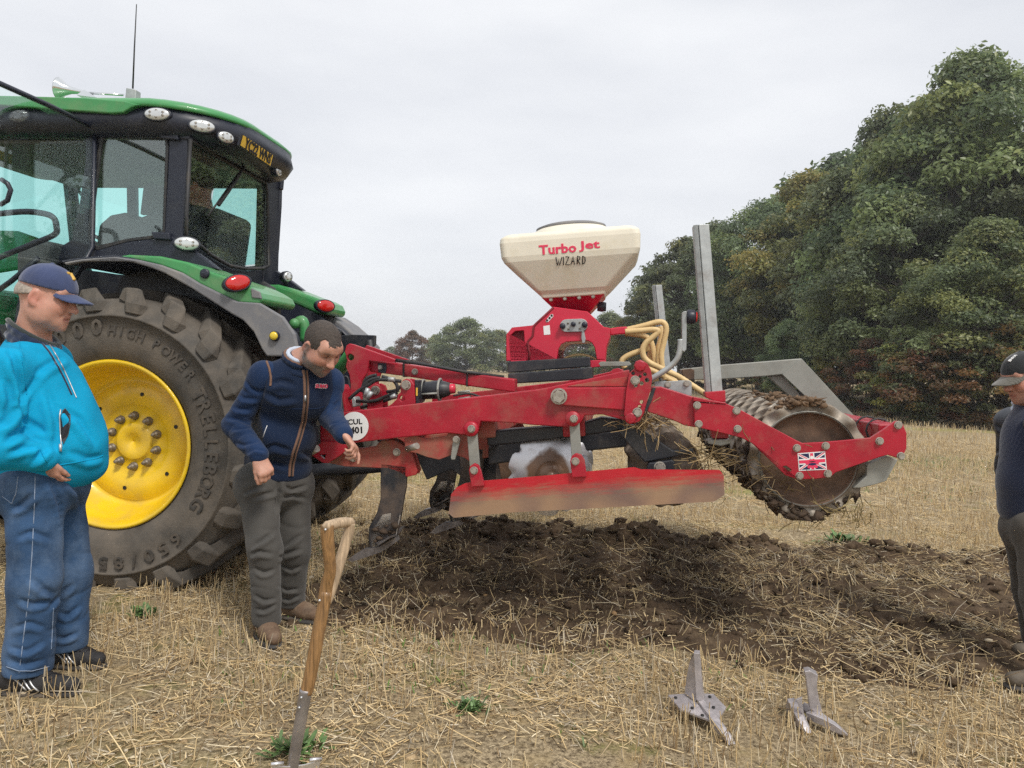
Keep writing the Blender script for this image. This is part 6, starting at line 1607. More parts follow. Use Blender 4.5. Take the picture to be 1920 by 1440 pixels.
def hand_shape(F, w, d, n, thumb, s=1.0, curl=(.5, .6, .7, .8), spread=.06, th=(.7, .35)):
    """w wrist, d towards the fingers, n out of the palm; thumb is +1/-1 side along n x d"""
    d = Vector(d).normalized(); n = Vector(n); n = (n - d * n.dot(d)).normalized(); sd = n.cross(d) * thumb
    F.cap(w - d * .012, w + d * .012, .026 * s, .027 * s, .02, (n, .75))
    F.cap(w + d * .015 + sd * .012, w + d * .078 * s + sd * .020, .021 * s, .020 * s, .012, (n, .68)); F.cap(w + d * .015 - sd * .014, w + d * .072 * s - sd * .024, .020 * s, .018 * s, .014, (n, .68)); F.cap(w + d * .03, w + d * .078 * s, .020 * s, .020 * s, .014, (n, .7))
    for i in range(4):
        o = w + (d * (.088 - .004 * abs(i - 1.2)) + sd * (.031 - .0205 * i)) * s
        L = (.072, .080, .074, .058)[i] * s; dirn = (d + sd * (spread * (1.4 - i))).normalized(); p = o; r = (.0095, .0098, .0094, .0084)[i] * s
        ang = 0
        for j, fr in enumerate((.45, .30, .25)):
            ang += curl[i] * (1.0, 1.15, .75)[j]
            v = dirn * math.cos(ang) + n * math.sin(ang); q = p + v * (L * fr)
            F.cap(p, q, r * (1 - .09 * j), r * (.93 - .09 * j), .0045 if j else .008); p = q
    p = w + (d * .022 + sd * .026 + n * .006) * s; ang, cl = th
    v = (d * math.cos(ang) + sd * math.sin(ang) + n * .25).normalized(); q = p + v * .042 * s; F.cap(p, q, .0165 * s, .0120 * s, .014)
    v2 = (v + (n * .5 - sd * .6) * cl + d * .2).normalized(); q2 = q + v2 * .032 * s; F.cap(q, q2, .0112 * s, .0105 * s, .005); v3 = (v2 + (n * .3 - sd * .5) * cl).normalized(); F.cap(q2, q2 + v3 * .026 * s, .0104 * s, .0085 * s, .004)

def cap_shapes(C, f, l, u, s, mat, brim_mat, parent, tilt=0.0, h=.0055, dome=(.110, .089, .096), zc=.043, brim=(.075, .10, .080), droop=.12):
    P = lambda x, y, z: C + (f * x + l * y + u * z) * s
    f2 = (f * math.cos(tilt) - u * math.sin(tilt)); u2 = (u * math.cos(tilt) + f * math.sin(tilt)); R = [f2[:], l[:], u2[:]]
    lo = np.array(C[:]) - .24; F = Field(lo, lo + .48, h)
    def dome_fn(x, y, z):
        x, y, z = x / s, y / s, z / s
        ex = np.where(z > .06, .0, 0)
        k0 = np.sqrt(((x + .005) / dome[0]) ** 2 + (y / dome[1]) ** 2 + ((z - .045) / dome[2]) ** 2)
        d = (k0 - 1) * .09; d += .0012 * np.cos(6 * np.arctan2(y, x + .005)) ** 16
        return np.maximum(d, (zc - z) * 1.0) * s
    F.local(C, R, .20, dome_fn, .004)
    F.ell(P(-.005, 0, .142), (.009, .009, .006), R, .004)
    o = volume('cap', F, mat, parent)
    F = Field(lo, lo + .52, h * .8)
    def brim_fn(x, y, z):
        x, y, z = x / s, y / s, z / s
        zz = z - (zc + .008 - droop * np.maximum(x - .06, 0) - 5.0 * y * y)
        xr = (x - brim[0]); d = np.sqrt((xr / brim[1]) ** 2 + (y / brim[2]) ** 2) - 1
        return np.maximum(np.maximum(d * .08, np.abs(zz) - .0038), (.055 - x)) * s
    F.local(C, R, .25, brim_fn, .0)
    volume('brim', F, brim_mat, o)
    return o
def cloth(name, col, rough=.9, var=.12, vs=6, bump=.25, bs=160, sheen=.4, **kw):
    return material(name, col, rough, var=var, vscale=vs, bump=bump, bscale=bs, sheen=sheen, spec=.2, **kw)
M['fleece'] = cloth('turquoise_fleece', (.003, .30, .52), var=.16, vs=6, bump=.3, bs=230, sheen=0.0)
M['fleece_dark'] = cloth('dark_blue_fleece_collar', (.018, .028, .06), sheen=.5)
M['collar_grey'] = cloth('dark_green_grey_collar_lining', (.035, .042, .04))
M['denim'] = cloth('worn_blue_denim', (.036, .080, .165), var=.4, vs=6, bump=.25, bs=260, sheen=.05, dirt=((.15, .22, .33), .42, 3.5))
M['navy'] = cloth('navy_fleece', (.010, .026, .072), var=.2, sheen=.1)
M['navy_vest'] = cloth('dark_navy_gilet', (.007, .016, .042), var=.2, sheen=.1)
M['piping'] = cloth('brown_trim', (.17, .095, .065), sheen=.1)
M['trouser'] = cloth('dark_grey_trousers', (.072, .068, .062), var=.14, vs=5, bump=.15, bs=240, sheen=.15)
M['trouser2'] = cloth('grey_brown_trousers', (.085, .075, .062), var=.16, vs=5, bump=.15, bs=240, sheen=.15)
M['shirt'] = cloth('pale_blue_shirt', (.48, .54, .64), var=.05)
M['boot'] = material('muddy_brown_leather', (.145, .090, .056), .7, var=.35, vscale=14, dirt=((.30, .22, .14), .4, 11), bump=.25, bscale=60)
M['boot2'] = material('grey_brown_leather', (.105, .085, .062), .75, var=.3, vscale=14, dirt=((.22, .17, .11), .4, 11), bump=.25, bscale=60)
M['shoe'] = material('black_mesh_shoe', (.022, .021, .022), .75, var=.3, vscale=30, dirt=((.14, .11, .075), .25, 12), bump=.4, bscale=140)
M['sole'] = material('shoe_sole', (.045, .042, .040), .8, var=.2, dirt=((.17, .13, .085), .45, 10))
M['cap_blue'] = cloth('faded_navy_cap', (.045, .062, .135), var=.14, vs=14, bump=.15, bs=300, sheen=.3)
M['cap_black'] = cloth('black_cap', (.022, .024, .026), var=.15, bump=.15, bs=300, sheen=.3)
M['brim_olive'] = cloth('washed_grey_brim', (.115, .108, .09), var=.1, bump=.15, bs=300)
M['gold'] = material('gold_thread', (.62, .38, .07), .5, var=.1)
M['jersey'] = cloth('ribbed_navy_jersey', (.018, .025, .055), var=.2, bump=.1, sheen=.4)
M['wax'] = material('dark_waxed_jacket', (.028, .033, .045), .5, var=.3, vscale=7, bump=.2, bscale=40)
M['hair_brown'] = material('short_brown_hair', (.055, .041, .032), .6, var=.5, vscale=60, bump=.5, bscale=240, stretch=(1, 1, 3))
M['hair_grey'] = material('short_grey_hair', (.36, .31, .26), .7, var=.3, vscale=60, bump=.4, bscale=240)
M['zip'] = material('metal_zip', (.55, .55, .55), .4, .7, var=.2)
M['stitch'] = material('orange_grey_stitching', (.22, .28, .38), .8, var=.3, vscale=60)

def shoe(F, heel, toe, r, k=.02, up=ZV):
    d = (toe - heel); L = d.length; d.normalize(); sd = d.cross(ZV)
    F.cap(heel + ZV * r * .95 + d * .03, heel + d * L * .55 + ZV * r * .9, r * .95, r * .9, k, (sd, .92)); F.cap(heel + d * L * .5 + ZV * r * .85, toe - d * r * .9 + ZV * r * .75, r * 1.0, r * .75, k, (ZV, .92))
    F.cap(heel + d * L * .20 + ZV * r * 1.1, heel + d * L * .22 + ZV * r * 2.7, r * .95, r * 1.0, k)
def sole(F, heel, toe, r):
    d = (toe - heel); L = d.length; d.normalize(); sd = d.cross(ZV)
    F.cap(heel + d * r * .8 + ZV * .014, heel + d * L * .5 + ZV * .012, r * .95, r * .95, .01, (ZV, .32)); F.cap(heel + d * L * .5 + ZV * .012, toe - d * r * .9 + ZV * .016, r * 1.06, r * .88, .01, (ZV, .32))
def bounds(pts, m):
    a = np.array([p[:] for p in pts]); return a.min(0) - m, a.max(0) + m

# ============ the man in the turquoise fleece
HC = pd(88, 560, 3.35); f, l, u = frame_of((.97, .10, -.17)); hs = 1.08
ng = pg(70, 1300); man1 = empty('person', Vector((ng.x, 3.36, 0)), 'man in a turquoise fleece, blue cap and jeans watching, hand in his pocket', 'person', 'people')
neck = pd(56, 650, 3.38); chest = pd(64, 725, 3.36); belly = pd(98, 815, 3.36); pelv = pd(82, 905, 3.37)
sR, sL = pd(6, 690, 3.14), pd(92, 672, 3.58); eR, wR = pd(-4, 846, 3.04), pd(80, 860, 3.150); eL, wL = pd(100, 815, 3.60), pd(130, 860, 3.52)
hR, hL = pd(66, 905, 3.27), pd(102, 905, 3.46); kR, kL = pd(66, 1085, 3.24), pd(128, 1072, 3.50); aR, aL = pd(52, 1262, 3.24), pd(122, 1212, 3.52)
lo, hi = bounds([HC, sR, sL, eR, wR, eL, hR, aR, aL, wL], .30); lo[2] = -.02
F = Field(lo, hi, .0055)
head_shape(F, HC, f, l, u, hs, neck, .03)
F.cap(neck, chest, .07, .10, .06); F.cap(chest, belly, .10, .12, .06); F.cap(belly, pelv, .12, .11, .06)
for s_, e_, w_ in ((sR, eR, wR), (sL, eL, wL)): F.cap(neck - ZV * .07, s_, .05, .05, .04); F.cap(s_, e_, .042, .036, .02); F.cap(e_, w_, .034, .026, .02)
hand_shape(F, wR + Vector((.004, 0, -.004)), (.12, .55, -.83), (.2, .65, .7), -1, .95, (.3, .3, .3, .3), .02, (.3, .2)); hand_shape(F, wL, (.6, .1, -.8), (-.2, -.9, .1), 1, 1.0, (.6,) * 4)
for h_, k_, a_ in ((hR, kR, aR), (hL, kL, aL)): F.cap(pelv, h_, .10, .09, .04); F.cap(h_, k_, .085, .055, .02); F.cap(k_, a_, .052, .038, .02)
volume('body', F, M['skin'], man1, skin_colour(HC, f, l, u, hs, (.52, .275, .20)))
lo, hi = bounds([neck, sR, sL, eR, wR, eL, pelv, wL], .26)
F = Field(lo, hi, .0075); fx = Vector((.98, .12, 0)).normalized(); lx = ZV.cross(fx)
R3 = [fx[:], lx[:], (0, 0, 1)]
F.cap(neck + ZV * .0, chest + ZV * .04, .085, .15, .06)
F.ell(chest, (.175, .205, .20), R3, .05); F.ell(belly + ZV * .05 - fx * .012, (.200, .205, .20), R3, .09); F.ell(belly - ZV * .05, (.218, .21, .16), R3, .08); F.ell(pelv + ZV * .07 + fx * .03, (.212, .21, .11), R3, .06)
for s_, e_, w_, sd in ((sR, eR, wR, 1.0), (sL, eL, wL, 4.0)):
    F.cap(neck - ZV * .07, s_ - ZV * .01, .085, .080, .06); F.cap(s_ - ZV * .01, e_, .084, .072, .05, wr=(.010, 55, sd)); F.cap(e_, w_, .072, .056, .03, wr=(.010, 70, sd + 2)); F.cap(e_.lerp(w_, .8), w_, .058, .046, .01)
F.ripple(.0030, 17, 1.3)
# hem: cut flat and open below
V_hem = pelv.z - .035
sl, X, Y, Z = F.block(F.lo, F.lo + F.h * F.n); F.D = np.maximum(F.D, (V_hem + .10 * (X - pelv.x) - .0 * X) - Z + np.where((X - wR.x) ** 2 + (Y - wR.y) ** 2 < .006, 0, 0)).astype(np.float32)
jk = volume('fleece', F, M['fleece'], man1, folds=[(.012, .012, [(22, 655), (28, 690), (36, 720), (40, 752), (41, 800)]), (.010, .006, [(38, 756), (52, 735), (72, 708), (84, 690)]), (.012, .007, [(72, 700), (96, 682), (118, 672)]), (.012, .008, [(44, 790), (62, 800), (86, 812)]), (.012, .009, [(12, 830), (34, 815), (58, 806)]), (.010, .008, [(20, 850), (50, 840), (78, 838)]), (.010, .008, [(62, 872), (78, 852), (88, 842)]), (.014, .006, [(120, 770), (150, 790), (176, 830)]), (.012, .006, [(136, 850), (165, 862), (190, 858)]), (.012, .006, [(12, 720), (20, 760), (14, 790)]), (.012, .007, [(-4, 800), (14, 790), (30, 770)]), (.012, .006, [(90, 740), (104, 790), (106, 840)])])
F = Field(*bounds([neck, HC], .22), .005)
colr = []
for i in range(15):
    a = -2.55 + 5.1 * i / 14; p = neck + ZV * (.035 - .06 * math.cos(a) * .9) + fx * (.092 * math.cos(a) + .015) + lx * (.098 * math.sin(a)); colr.append(p)
for a, b in zip(colr[:-1], colr[1:]): F.cap(a - ZV * .03, b - ZV * .03, .018, .018, .01); F.cap(a + ZV * .015, b + ZV * .015, .013, .013, .02)
co_ = volume('collar', F, M['fleece_dark'], man1)
G().tube(smooth_path([p + ZV * .030 + (p - neck).normalized() * .004 for p in colr], 2), .0105, 8).obj('collar_edge', M['collar_grey'], co_)
drape('zip', jk, dense([(62, 622), (72, 636), (92, 660), (110, 690), (124, 718), (134, 740)]), .0045, M['fleece_dark'], .001)
drape('zip', jk, dense([(66, 618), (80, 630), (96, 652), (114, 682), (128, 712), (138, 735), (143, 746)]), .0028, M['zip'], .002)
pk = []
for px, py in [(117, 769), (122, 766), (127, 772), (130, 786), (129, 804), (125, 818), (118, 829), (115, 826), (114, 800), (114, 780)]:
    p, n_ = hit(jk, px, py); pk.append(p + (n_ if n_.dot(ray(px, py)) < 0 else -n_) * .003)
G().prism(pk, (pk[0] - CAM_POS).normalized() * .01).obj('pocket_opening', M['ink'], jk)
drape('pocket_zip', jk, dense([(113, 768), (113, 800), (115, 838)]), .0032, M['zip'], .003); drape('pocket_zip', jk, dense([(121, 766), (130, 778), (131, 795), (127, 815), (118, 832)]), .0022, M['collar_grey'], .003)
G().tube([hit(jk, 115, 832)[0] - NV * .006, hit(jk, 116, 846)[0] - NV * .008], .006, 6).obj('zip_pull', M['zip'], jk)
drape('hem_band', jk, dense([(112, 872), (136, 868), (160, 864), (180, 860), (193, 854)]), .003, M['fleece'], .0)
drape('cuff_band', jk, dense([(72, 838), (80, 850), (88, 866)]), .004, M['fleece'], .0)
drape('seam', jk, dense([(36, 640), (46, 700), (50, 740), (74, 708), (66, 735), (42, 745), (40, 790), (41, 820)][:3]), .0022, M['fleece'], .001)
lo, hi = bounds([pelv, hR, hL, kR, kL, aR, aL], .19); F = Field(lo, hi, .0075)
F.ell(pelv - ZV * .0, (.185, .195, .125), R3, .04); F.cap(hR + fx * .01, hL + fx * .01, .135, .125, .05)
F.ell(pelv - ZV * .05 - fx * .09, (.10, .15, .10), R3, .06)
for h_, k_, a_, sd in ((hR, kR, aR, .7), (hL, kL, aL, 3.1)):
    F.cap(h_, k_, .116, .098, .04, wr=(.006, 50, sd)); F.cap(k_, a_, .098, .090, .04, wr=(.007, 60, sd + 1)); F.cap(k_.lerp(a_, .72), a_ - ZV * .0, .092, .092, .02, wr=(.010, 85, sd + 2))
sl, X, Y, Z = F.block(F.lo, F.lo + F.h * F.n); F.D = np.maximum(F.D, aL.z - .028 - Z).astype(np.float32) if False else F.D
F.ripple(.0018, 22, .6)
sl, X, Y, Z = F.block(F.lo, F.lo + F.h * F.n); F.D = np.maximum(F.D, .090 - Z).astype(np.float32)
je = volume('jeans', F, M['denim'], man1, folds=[(.010, .010, [(24, 957), (40, 950), (60, 930)]), (.010, .009, [(92, 1140), (110, 1122), (132, 1100)]), (.010, .008, [(62, 1088), (82, 1108), (100, 1116)]), (.010, .008, [(40, 1128), (62, 1136), (88, 1130)]), (.009, .008, [(16, 1240), (44, 1250), (80, 1240)]), (.009, .007, [(20, 1216), (50, 1224), (80, 1206)]), (.009, .008, [(98, 1194), (120, 1200), (142, 1190)]), (.010, .008, [(130, 905), (146, 925), (150, 960)]), (.010, .009, [(96, 905), (112, 950), (118, 1000)]), (.010, .007, [(30, 1010), (60, 1000), (92, 1012)]), (.009, .007, [(112, 1150), (128, 1158), (146, 1140)]), (.009, .007, [(24, 1180), (56, 1170), (84, 1180)])])
drape('side_seam', je, dense([(66, 892), (64, 960), (60, 1040), (55, 1110), (46, 1180), (36, 1262)]), .0022, M['stitch'], .0005)
drape('side_seam', je, dense([(100, 1140), (98, 1180), (96, 1218)]), .002, M['stitch'], .0005)
drape('pocket_seam', je, dense([(34, 893), (30, 925), (22, 944), (4, 930)]), .0018, M['stitch'], .0005); drape('pocket_seam', je, dense([(118, 872), (142, 884), (156, 890)]), .002, M['stitch'], .0005)
drape('hem_stitching', je, dense([(12, 1250), (35, 1258), (60, 1258), (92, 1250)]), .002, M['stitch'], .0005)
for heel, toe, nm in ((pd(-2, 1312, 3.22), pd(152, 1308, 3.22), 0), (pd(92, 1256, 3.52), pd(199, 1252, 3.50), 1)):
    heel = Vector((heel.x, heel.y, .0)); toe = Vector((toe.x, toe.y, .0))
    F = Field(*bounds([heel, toe, heel + ZV * .14], .09), .005); shoe(F, heel + ZV * .012, toe + ZV * .012, .047); o = volume('shoe', F, M['shoe'], man1)
    F = Field(*bounds([heel, toe], .09), .005); sole(F, heel, toe, .050); volume('sole', F, M['sole'], o)
    d = (toe - heel).normalized()
    for q in (.42, .50, .58):
        c_ = heel + (toe - heel) * q; px_ = None
        pts = []
        for t in np.linspace(0, 1, 6):
            st = c_ + d * (-.05 * t) + ZV * (.035 + .05 * t) - NV * .3; h_ = bvh_of(o).ray_cast(st, NV)
            if h_[0] is not None: pts.append(h_[0] - NV * .001)
        if len(pts) > 1: G().tube(pts, .0045, 5).obj('shoe_stripe', M['zip'], o)
    for q in (.48, .56, .64, .70):
        c_ = heel + (toe - heel) * q; pts = []
        for t in np.linspace(-.03, .03, 5):
            h_ = bvh_of(o).ray_cast(c_ + NV * t + d * t * .3 + ZV * .4, -ZV)
            if h_[0] is not None: pts.append(h_[0] + ZV * .002)
        if len(pts) > 1: G().tube(pts, .004, 5).obj('lace', M['ink'], o)
cp = cap_shapes(HC, f, l, u, hs, M['cap_blue'], M['cap_blue'], man1, .05, droop=.25)
drape('cap_emblem', cp, [(126, 512), (131, 514), (135, 519), (138, 526)], .007, M['gold'], .0, 6); drape('cap_emblem', cp, [(133, 513), (137, 517), (140, 525)], .006, M['gold'], .0, 6)
F = Field(*bounds([HC], .17), .005); F.ell(HC - f * .02 * hs + u * .012, (.102 * hs, .0795 * hs, .078 * hs), [f[:], l[:], u[:]], 0)
sl, X, Y, Z = F.block(F.lo, F.lo + F.h * F.n); q = [(X - HC.x) * a[0] + (Y - HC.y) * a[1] + (Z - HC.z) * a[2] for a in (f, l, u)]
F.D = np.maximum(F.D, np.maximum(q[0] - .020 - .0 * q[1], -q[2] + .012 + q[0] * .15)).astype(np.float32); volume('hair', F, M['hair_grey'], man1)

# ============ the bending man in the navy gilet
HC = pd(603, 652, 3.93); f, l, u = frame_of((.64, -.50, -.60), -.06); hs = 1.06
man2 = empty('person', Vector((pg(520, 1185).x, 4.1, 0)), 'man in a navy gilet and grey trousers bending down and pointing at the cultivator', 'person', 'people')
neck = pd(566, 682, 4.03); chest = pd(556, 735, 4.06); belly = pd(524, 830, 4.10); pelv = pd(516, 893, 4.14)
sR, sL = pd(495, 700, 3.96), pd(618, 712, 4.14); eR, wR = pd(440, 798, 3.96), pd(486, 856, 3.78); eL, wL = pd(620, 782, 4.10), pd(646, 816, 3.84)
hR, hL = pd(482, 905, 4.04), pd(548, 905, 4.20); kR, kL = pd(496, 1028, 3.95), pd(552, 1030, 4.18); aR, aL = pd(500, 1158, 3.96), pd(546, 1126, 4.27)
lo, hi = bounds([HC, sR, sL, eR, wR, eL, hR, aR, aL, wL], .26); lo[2] = -.02
F = Field(lo, hi, .0052)
head_shape(F, HC, f, l, u, hs, neck, .03)
F.cap(neck, chest, .065, .085, .06); F.cap(chest, belly, .085, .095, .06); F.cap(belly, pelv, .095, .095, .06)
for s_, e_, w_ in ((sR, eR, wR), (sL, eL, wL)): F.cap(neck - ZV * .07, s_, .045, .045, .04); F.cap(s_, e_, .042, .036, .02); F.cap(e_, w_, .034, .026, .02)
hand_shape(F, wR + (wR - eR).normalized() * .005, (.42, -.16, -.80), (-.45, .75, -.30), 1, 1.02, (.62, .75, .85, .95), .02, (.35, .3))
hand_shape(F, wL + (wL - eL).normalized() * .005, (.62, -.28, -.62), (-.55, -.25, -.75), -1, 1.02, (.30, .85, 1.0, 1.05), .08, (.62, .15))
for h_, k_, a_ in ((hR, kR, aR), (hL, kL, aL)): F.cap(pelv, h_, .09, .08, .04); F.cap(h_, k_, .072, .05, .02); F.cap(k_, a_, .048, .036, .02)
volume('body', F, M['skin'], man2, skin_colour(HC, f, l, u, hs, (.50, .265, .19), 1.0, (.150, .130, .118)))
tf = Vector((.56, -.78, -.12)).normalized(); tl = ZV.cross(tf).normalized(); tu = tf.cross(tl); R3 = [tf[:], tl[:], tu[:]]
# sleeves first, gilet over them
F = Field(*bounds([sR, sL, eR, wR, eL, wL, chest], .15), .007)
for s_, e_, w_, sd in ((sR, eR, wR, .4), (sL, eL, wL, 2.0)):
    F.cap(neck.lerp(s_, .55) - ZV * .045, s_ - ZV * .012, .074, .066, .03); F.cap(s_ - ZV * .012, e_, .067, .060, .05, wr=(.011, 60, sd)); F.cap(e_, w_ - (w_ - e_).normalized() * .01, .063, .048, .03, wr=(.011, 75, sd + 2)); F.cap(w_ - (w_ - e_).normalized() * .035, w_ - (w_ - e_).normalized() * .012, .047, .043, .008)
F.ripple(.0016, 24, 2.0)
sv = volume('fleece', F, M['navy'], man2, folds=[(.009, .009, [(428, 758), (446, 768), (466, 770)]), (.009, .009, [(424, 784), (444, 788), (468, 796)]), (.009, .008, [(438, 806), (456, 804), (478, 800)]), (.008, .008, [(436, 830), (456, 836), (484, 828)]), (.009, .007, [(440, 735), (456, 748), (478, 750)]), (.008, .007, [(458, 712), (470, 730), (486, 736)]), (.008, .008, [(612, 777), (624, 768), (636, 754)]), (.008, .008, [(620, 796), (634, 792), (648, 786)]), (.007, .006, [(464, 850), (480, 842), (496, 846)])])
lo, hi = bounds([neck, sR, sL, pelv], .26); F = Field(lo, hi, .007)
F.cap(neck - tu * .03, chest, .088, .15, .05); F.ell(chest - ZV * .01, (.150, .20, .17), R3, .05); F.ell(belly + ZV * .03, (.175, .20, .17), R3, .06); F.ell(pelv + ZV * .05, (.175, .195, .13), R3, .05); F.cap(neck - ZV * .03, sR.lerp(neck, .10) - ZV * .035, .085, .070, .06); F.cap(neck - ZV * .03, sL.lerp(neck, .10) - ZV * .035, .085, .070, .06)
F.ripple(.0032, 16, .4)
sl, X, Y, Z = F.block(F.lo, F.lo + F.h * F.n)
hem = pd(520, 897, 4.1); F.D = np.maximum(F.D, (hem.z + .10 * (hem.x - X) * .6) - Z).astype(np.float32)
for s_, sg in ((sR, -1), (sL, 1)):         # arm holes
    pl = ((X - s_.x) * tl.x + (Y - s_.y) * tl.y + (Z - s_.z) * tl.z) * sg; F.D = np.maximum(F.D, pl - .012).astype(np.float32)
gv = volume('gilet', F, M['navy_vest'], man2, folds=[(.012, .008, [(500, 740), (524, 752), (548, 748)]), (.012, .008, [(492, 846), (516, 838), (540, 846)]), (.012, .007, [(486, 870), (510, 868), (536, 876)]), (.012, .007, [(580, 790), (596, 800), (604, 820)]), (.012, .007, [(568, 850), (584, 856), (592, 870)]), (.012, .007, [(512, 720), (530, 716), (548, 722)])])
zp = dense([(572, 694), (574, 715), (574.5, 735), (574, 755), (570, 790), (562, 820), (552, 850), (547, 872), (545.5, 893)])
drape('zip_trim', gv, [(x - 3, y) for x, y in zp], .0085, M['piping'], -.002, 6); drape('zip_trim', gv, [(x + 3.4, y) for x, y in zp], .0065, M['piping'], -.002, 6); drape('zip', gv, zp, .0035, M['ink'], .003)
G().tube([hit(gv, 574, 741)[0] - NV * .010, hit(gv, 573.5, 753)[0] - NV * .010], .0055, 6).obj('zip_pull', M['zip'], gv)
drape('armhole_trim', gv, dense([(482, 668), (492, 668), (500, 678), (505, 692), (508, 708), (507, 724)], 4), .0062, M['piping'], .001, 6, sv)
drape('pocket_seam', gv, dense([(501, 798), (497, 808), (493, 820)]), .0028, M['zip'], .0); drape('yoke_seam', gv, dense([(508, 764), (530, 766), (556, 767), (572, 767)]), .002, M['navy'], .0)
drape('yoke_seam', gv, dense([(578, 767), (595, 766), (608, 762)]), .002, M['navy'], .0)
# collar of the gilet with shirt and trim
F = Field(*bounds([neck], .2), .005); ring = []
for i in range(17):
    a = -2.72 + 5.44 * i / 16; ring.append(neck + tu * (.016 + .036 * math.cos(a)) + tf * (-.088 * math.cos(a) + .022) + tl * (.098 * math.sin(a)))
for a, b in zip(ring[:-1], ring[1:]): F.cap(a - tu * .03, b - tu * .03, .016, .016, .01); F.cap(a + tu * .012, b + tu * .012, .011, .011, .02)
co_ = volume('collar', F, M['navy_vest'], man2); G().tube(smooth_path([p + tu * .024 for p in ring], 2), .0075, 8).obj('collar_trim', M['piping'], co_)
ring2 = [neck + (p - neck) * .82 + tu * .012 for p in ring]; F = Field(*bounds([neck], .2), .005)
for a, b in zip(ring2[:-1], ring2[1:]): F.cap(a - tu * .02, b - tu * .02, .010, .010, .01); F.cap(a + tu * .020, b + tu * .020, .007, .007, .02)
volume('shirt_collar', F, M['shirt'], man2)
for w_, e_ in ((wL, eL), (wR, eR)):
    d = (w_ - e_).normalized(); G().lathe(w_ - d * .014, d, [(.036, 0), (.0375, .010), (.034, .012)], 18).obj('shirt_cuff', M['shirt'], man2)
p, n_ = hit(gv, 601, 724)
if p is not None:
    n_ = n_ if n_.dot(ray(601, 724)) < 0 else -n_; x = (tl - n_ * tl.dot(n_)).normalized(); y = n_.cross(x); y = y if y.z > 0 else -y
    g = G(); put_text(g, 'SUMO', p + n_ * .006, x, y, .026, .10, sx=1.0, dz=.001); e1 = g.obj('chest_emblem', M['white'], gv, weld=False, recalc=False)
    g = G(); put_text(g, 'SUMO', p + n_ * .0085, x, y, .021, .04, sx=1.12, dz=.001); g.obj('emblem_lettering', M['pink_print'], e1, weld=False, recalc=False)
lo, hi = bounds([pelv, hR, hL, kR, kL, aR, aL], .17); F = Field(lo, hi, .007)
F.ell(pelv - ZV * .02, (.155, .185, .13), R3, .04); F.cap(hR - ZV * .02, hL - ZV * .02, .118, .118, .05)
for h_, k_, a_, sd in ((hR, kR, aR, 1.7), (hL, kL, aL, 4.2)):
    F.cap(h_, k_, .104, .084, .035, wr=(.007, 55, sd)); F.cap(k_, a_, .083, .070, .04, wr=(.008, 62, sd + 1)); F.cap(k_.lerp(a_, .75), a_ - ZV * .0, .070, .070, .02, wr=(.012, 95, sd + 2))
F.ripple(.0016, 24, 1.1)
sl, X, Y, Z = F.block(F.lo, F.lo + F.h * F.n); F.D = np.maximum(F.D, .075 - Z).astype(np.float32)
tz = volume('trousers', F, M['trouser'], man2, folds=[(.009, .009, [(458, 926), (474, 918), (492, 914)]), (.009, .009, [(480, 934), (500, 928), (522, 922)]), (.009, .009, [(528, 912), (548, 920), (574, 912)]), (.009, .008, [(530, 934), (550, 930), (572, 936)]), (.009, .010, [(474, 1026), (492, 1014), (510, 1002)]), (.009, .009, [(470, 1042), (486, 1036), (508, 1040)]), (.009, .010, [(525, 1034), (542, 1020), (562, 1006)]), (.009, .009, [(524, 1046), (544, 1038), (562, 1032)]), (.008, .009, [(478, 1118), (496, 1128), (516, 1124)]), (.008, .009, [(480, 1144), (496, 1146), (514, 1136)]), (.008, .009, [(522, 1100), (538, 1108), (556, 1106)]), (.008, .009, [(524, 1122), (542, 1126), (562, 1118)]), (.009, .007, [(478, 1066), (494, 1076), (512, 1070)]), (.009, .008, [(530, 1062), (546, 1070), (560, 1064)]), (.010, .012, [(524, 905), (522, 930), (518, 962)])])
for heel, toe in ((pd(488, 1178, 4.03), pd(518, 1204, 3.80)), (pd(530, 1166, 4.30), pd(594, 1163, 4.20))):
    heel = Vector((heel.x, heel.y, 0)); toe = Vector((toe.x, toe.y, 0)); d = (toe - heel).normalized(); toe = heel + d * .29
    F = Field(*bounds([heel, toe, heel + ZV * .2], .09), .005); shoe(F, heel + ZV * .012, toe + ZV * .014, .052); F.cap(heel + d * .07 + ZV * .10, heel + d * .07 + ZV * .17, .05, .053, .03); o = volume('boot', F, M['boot'], man2)
    F = Field(*bounds([heel, toe], .09), .005); sole(F, heel, toe, .056); volume('sole', F, M['sole'], o)
# short hair, receding at the temples
F = Field(*bounds([HC], .17), .0036); P = lambda x, y, z: HC + (f * x + l * y + u * z) * hs
F.ell(P(-.012, 0, .036), (.1035 * hs, .0800 * hs, .0948 * hs), [f[:], l[:], u[:]], 0); F.ell(P(.068, 0, .050), (.030 * hs, .055 * hs, .036 * hs), [f[:], l[:], u[:]], .02)
sl, X, Y, Z = F.block(F.lo, F.lo + F.h * F.n); q = [((X - HC.x) * a[0] + (Y - HC.y) * a[1] + (Z - HC.z) * a[2]) / hs for a in (f, l, u)]
line = np.maximum(np.minimum((q[0] - .030) * .8 - (q[2] - .058) * 1.2, q[0] - .20), -(q[2] + .030 - .35 * np.minimum(q[0] + .03, 0)))
temple = .019 - np.sqrt((q[0] - .062) ** 2 + (np.abs(q[1]) - .052) ** 2 + (q[2] - .070) ** 2); earc = .021 - np.sqrt((q[0] + .008) ** 2 + (q[2] + .006) ** 2)
F.D = np.maximum(np.maximum(F.D, line * hs), np.maximum(temple, earc) * hs).astype(np.float32)
F.D += (.0014 * (np.sin(q[0] * 420 + 5 * np.sin(q[1] * 60)) * np.sin(q[1] * 380))).astype(np.float32); volume('hair', F, M['hair_brown'], man2)

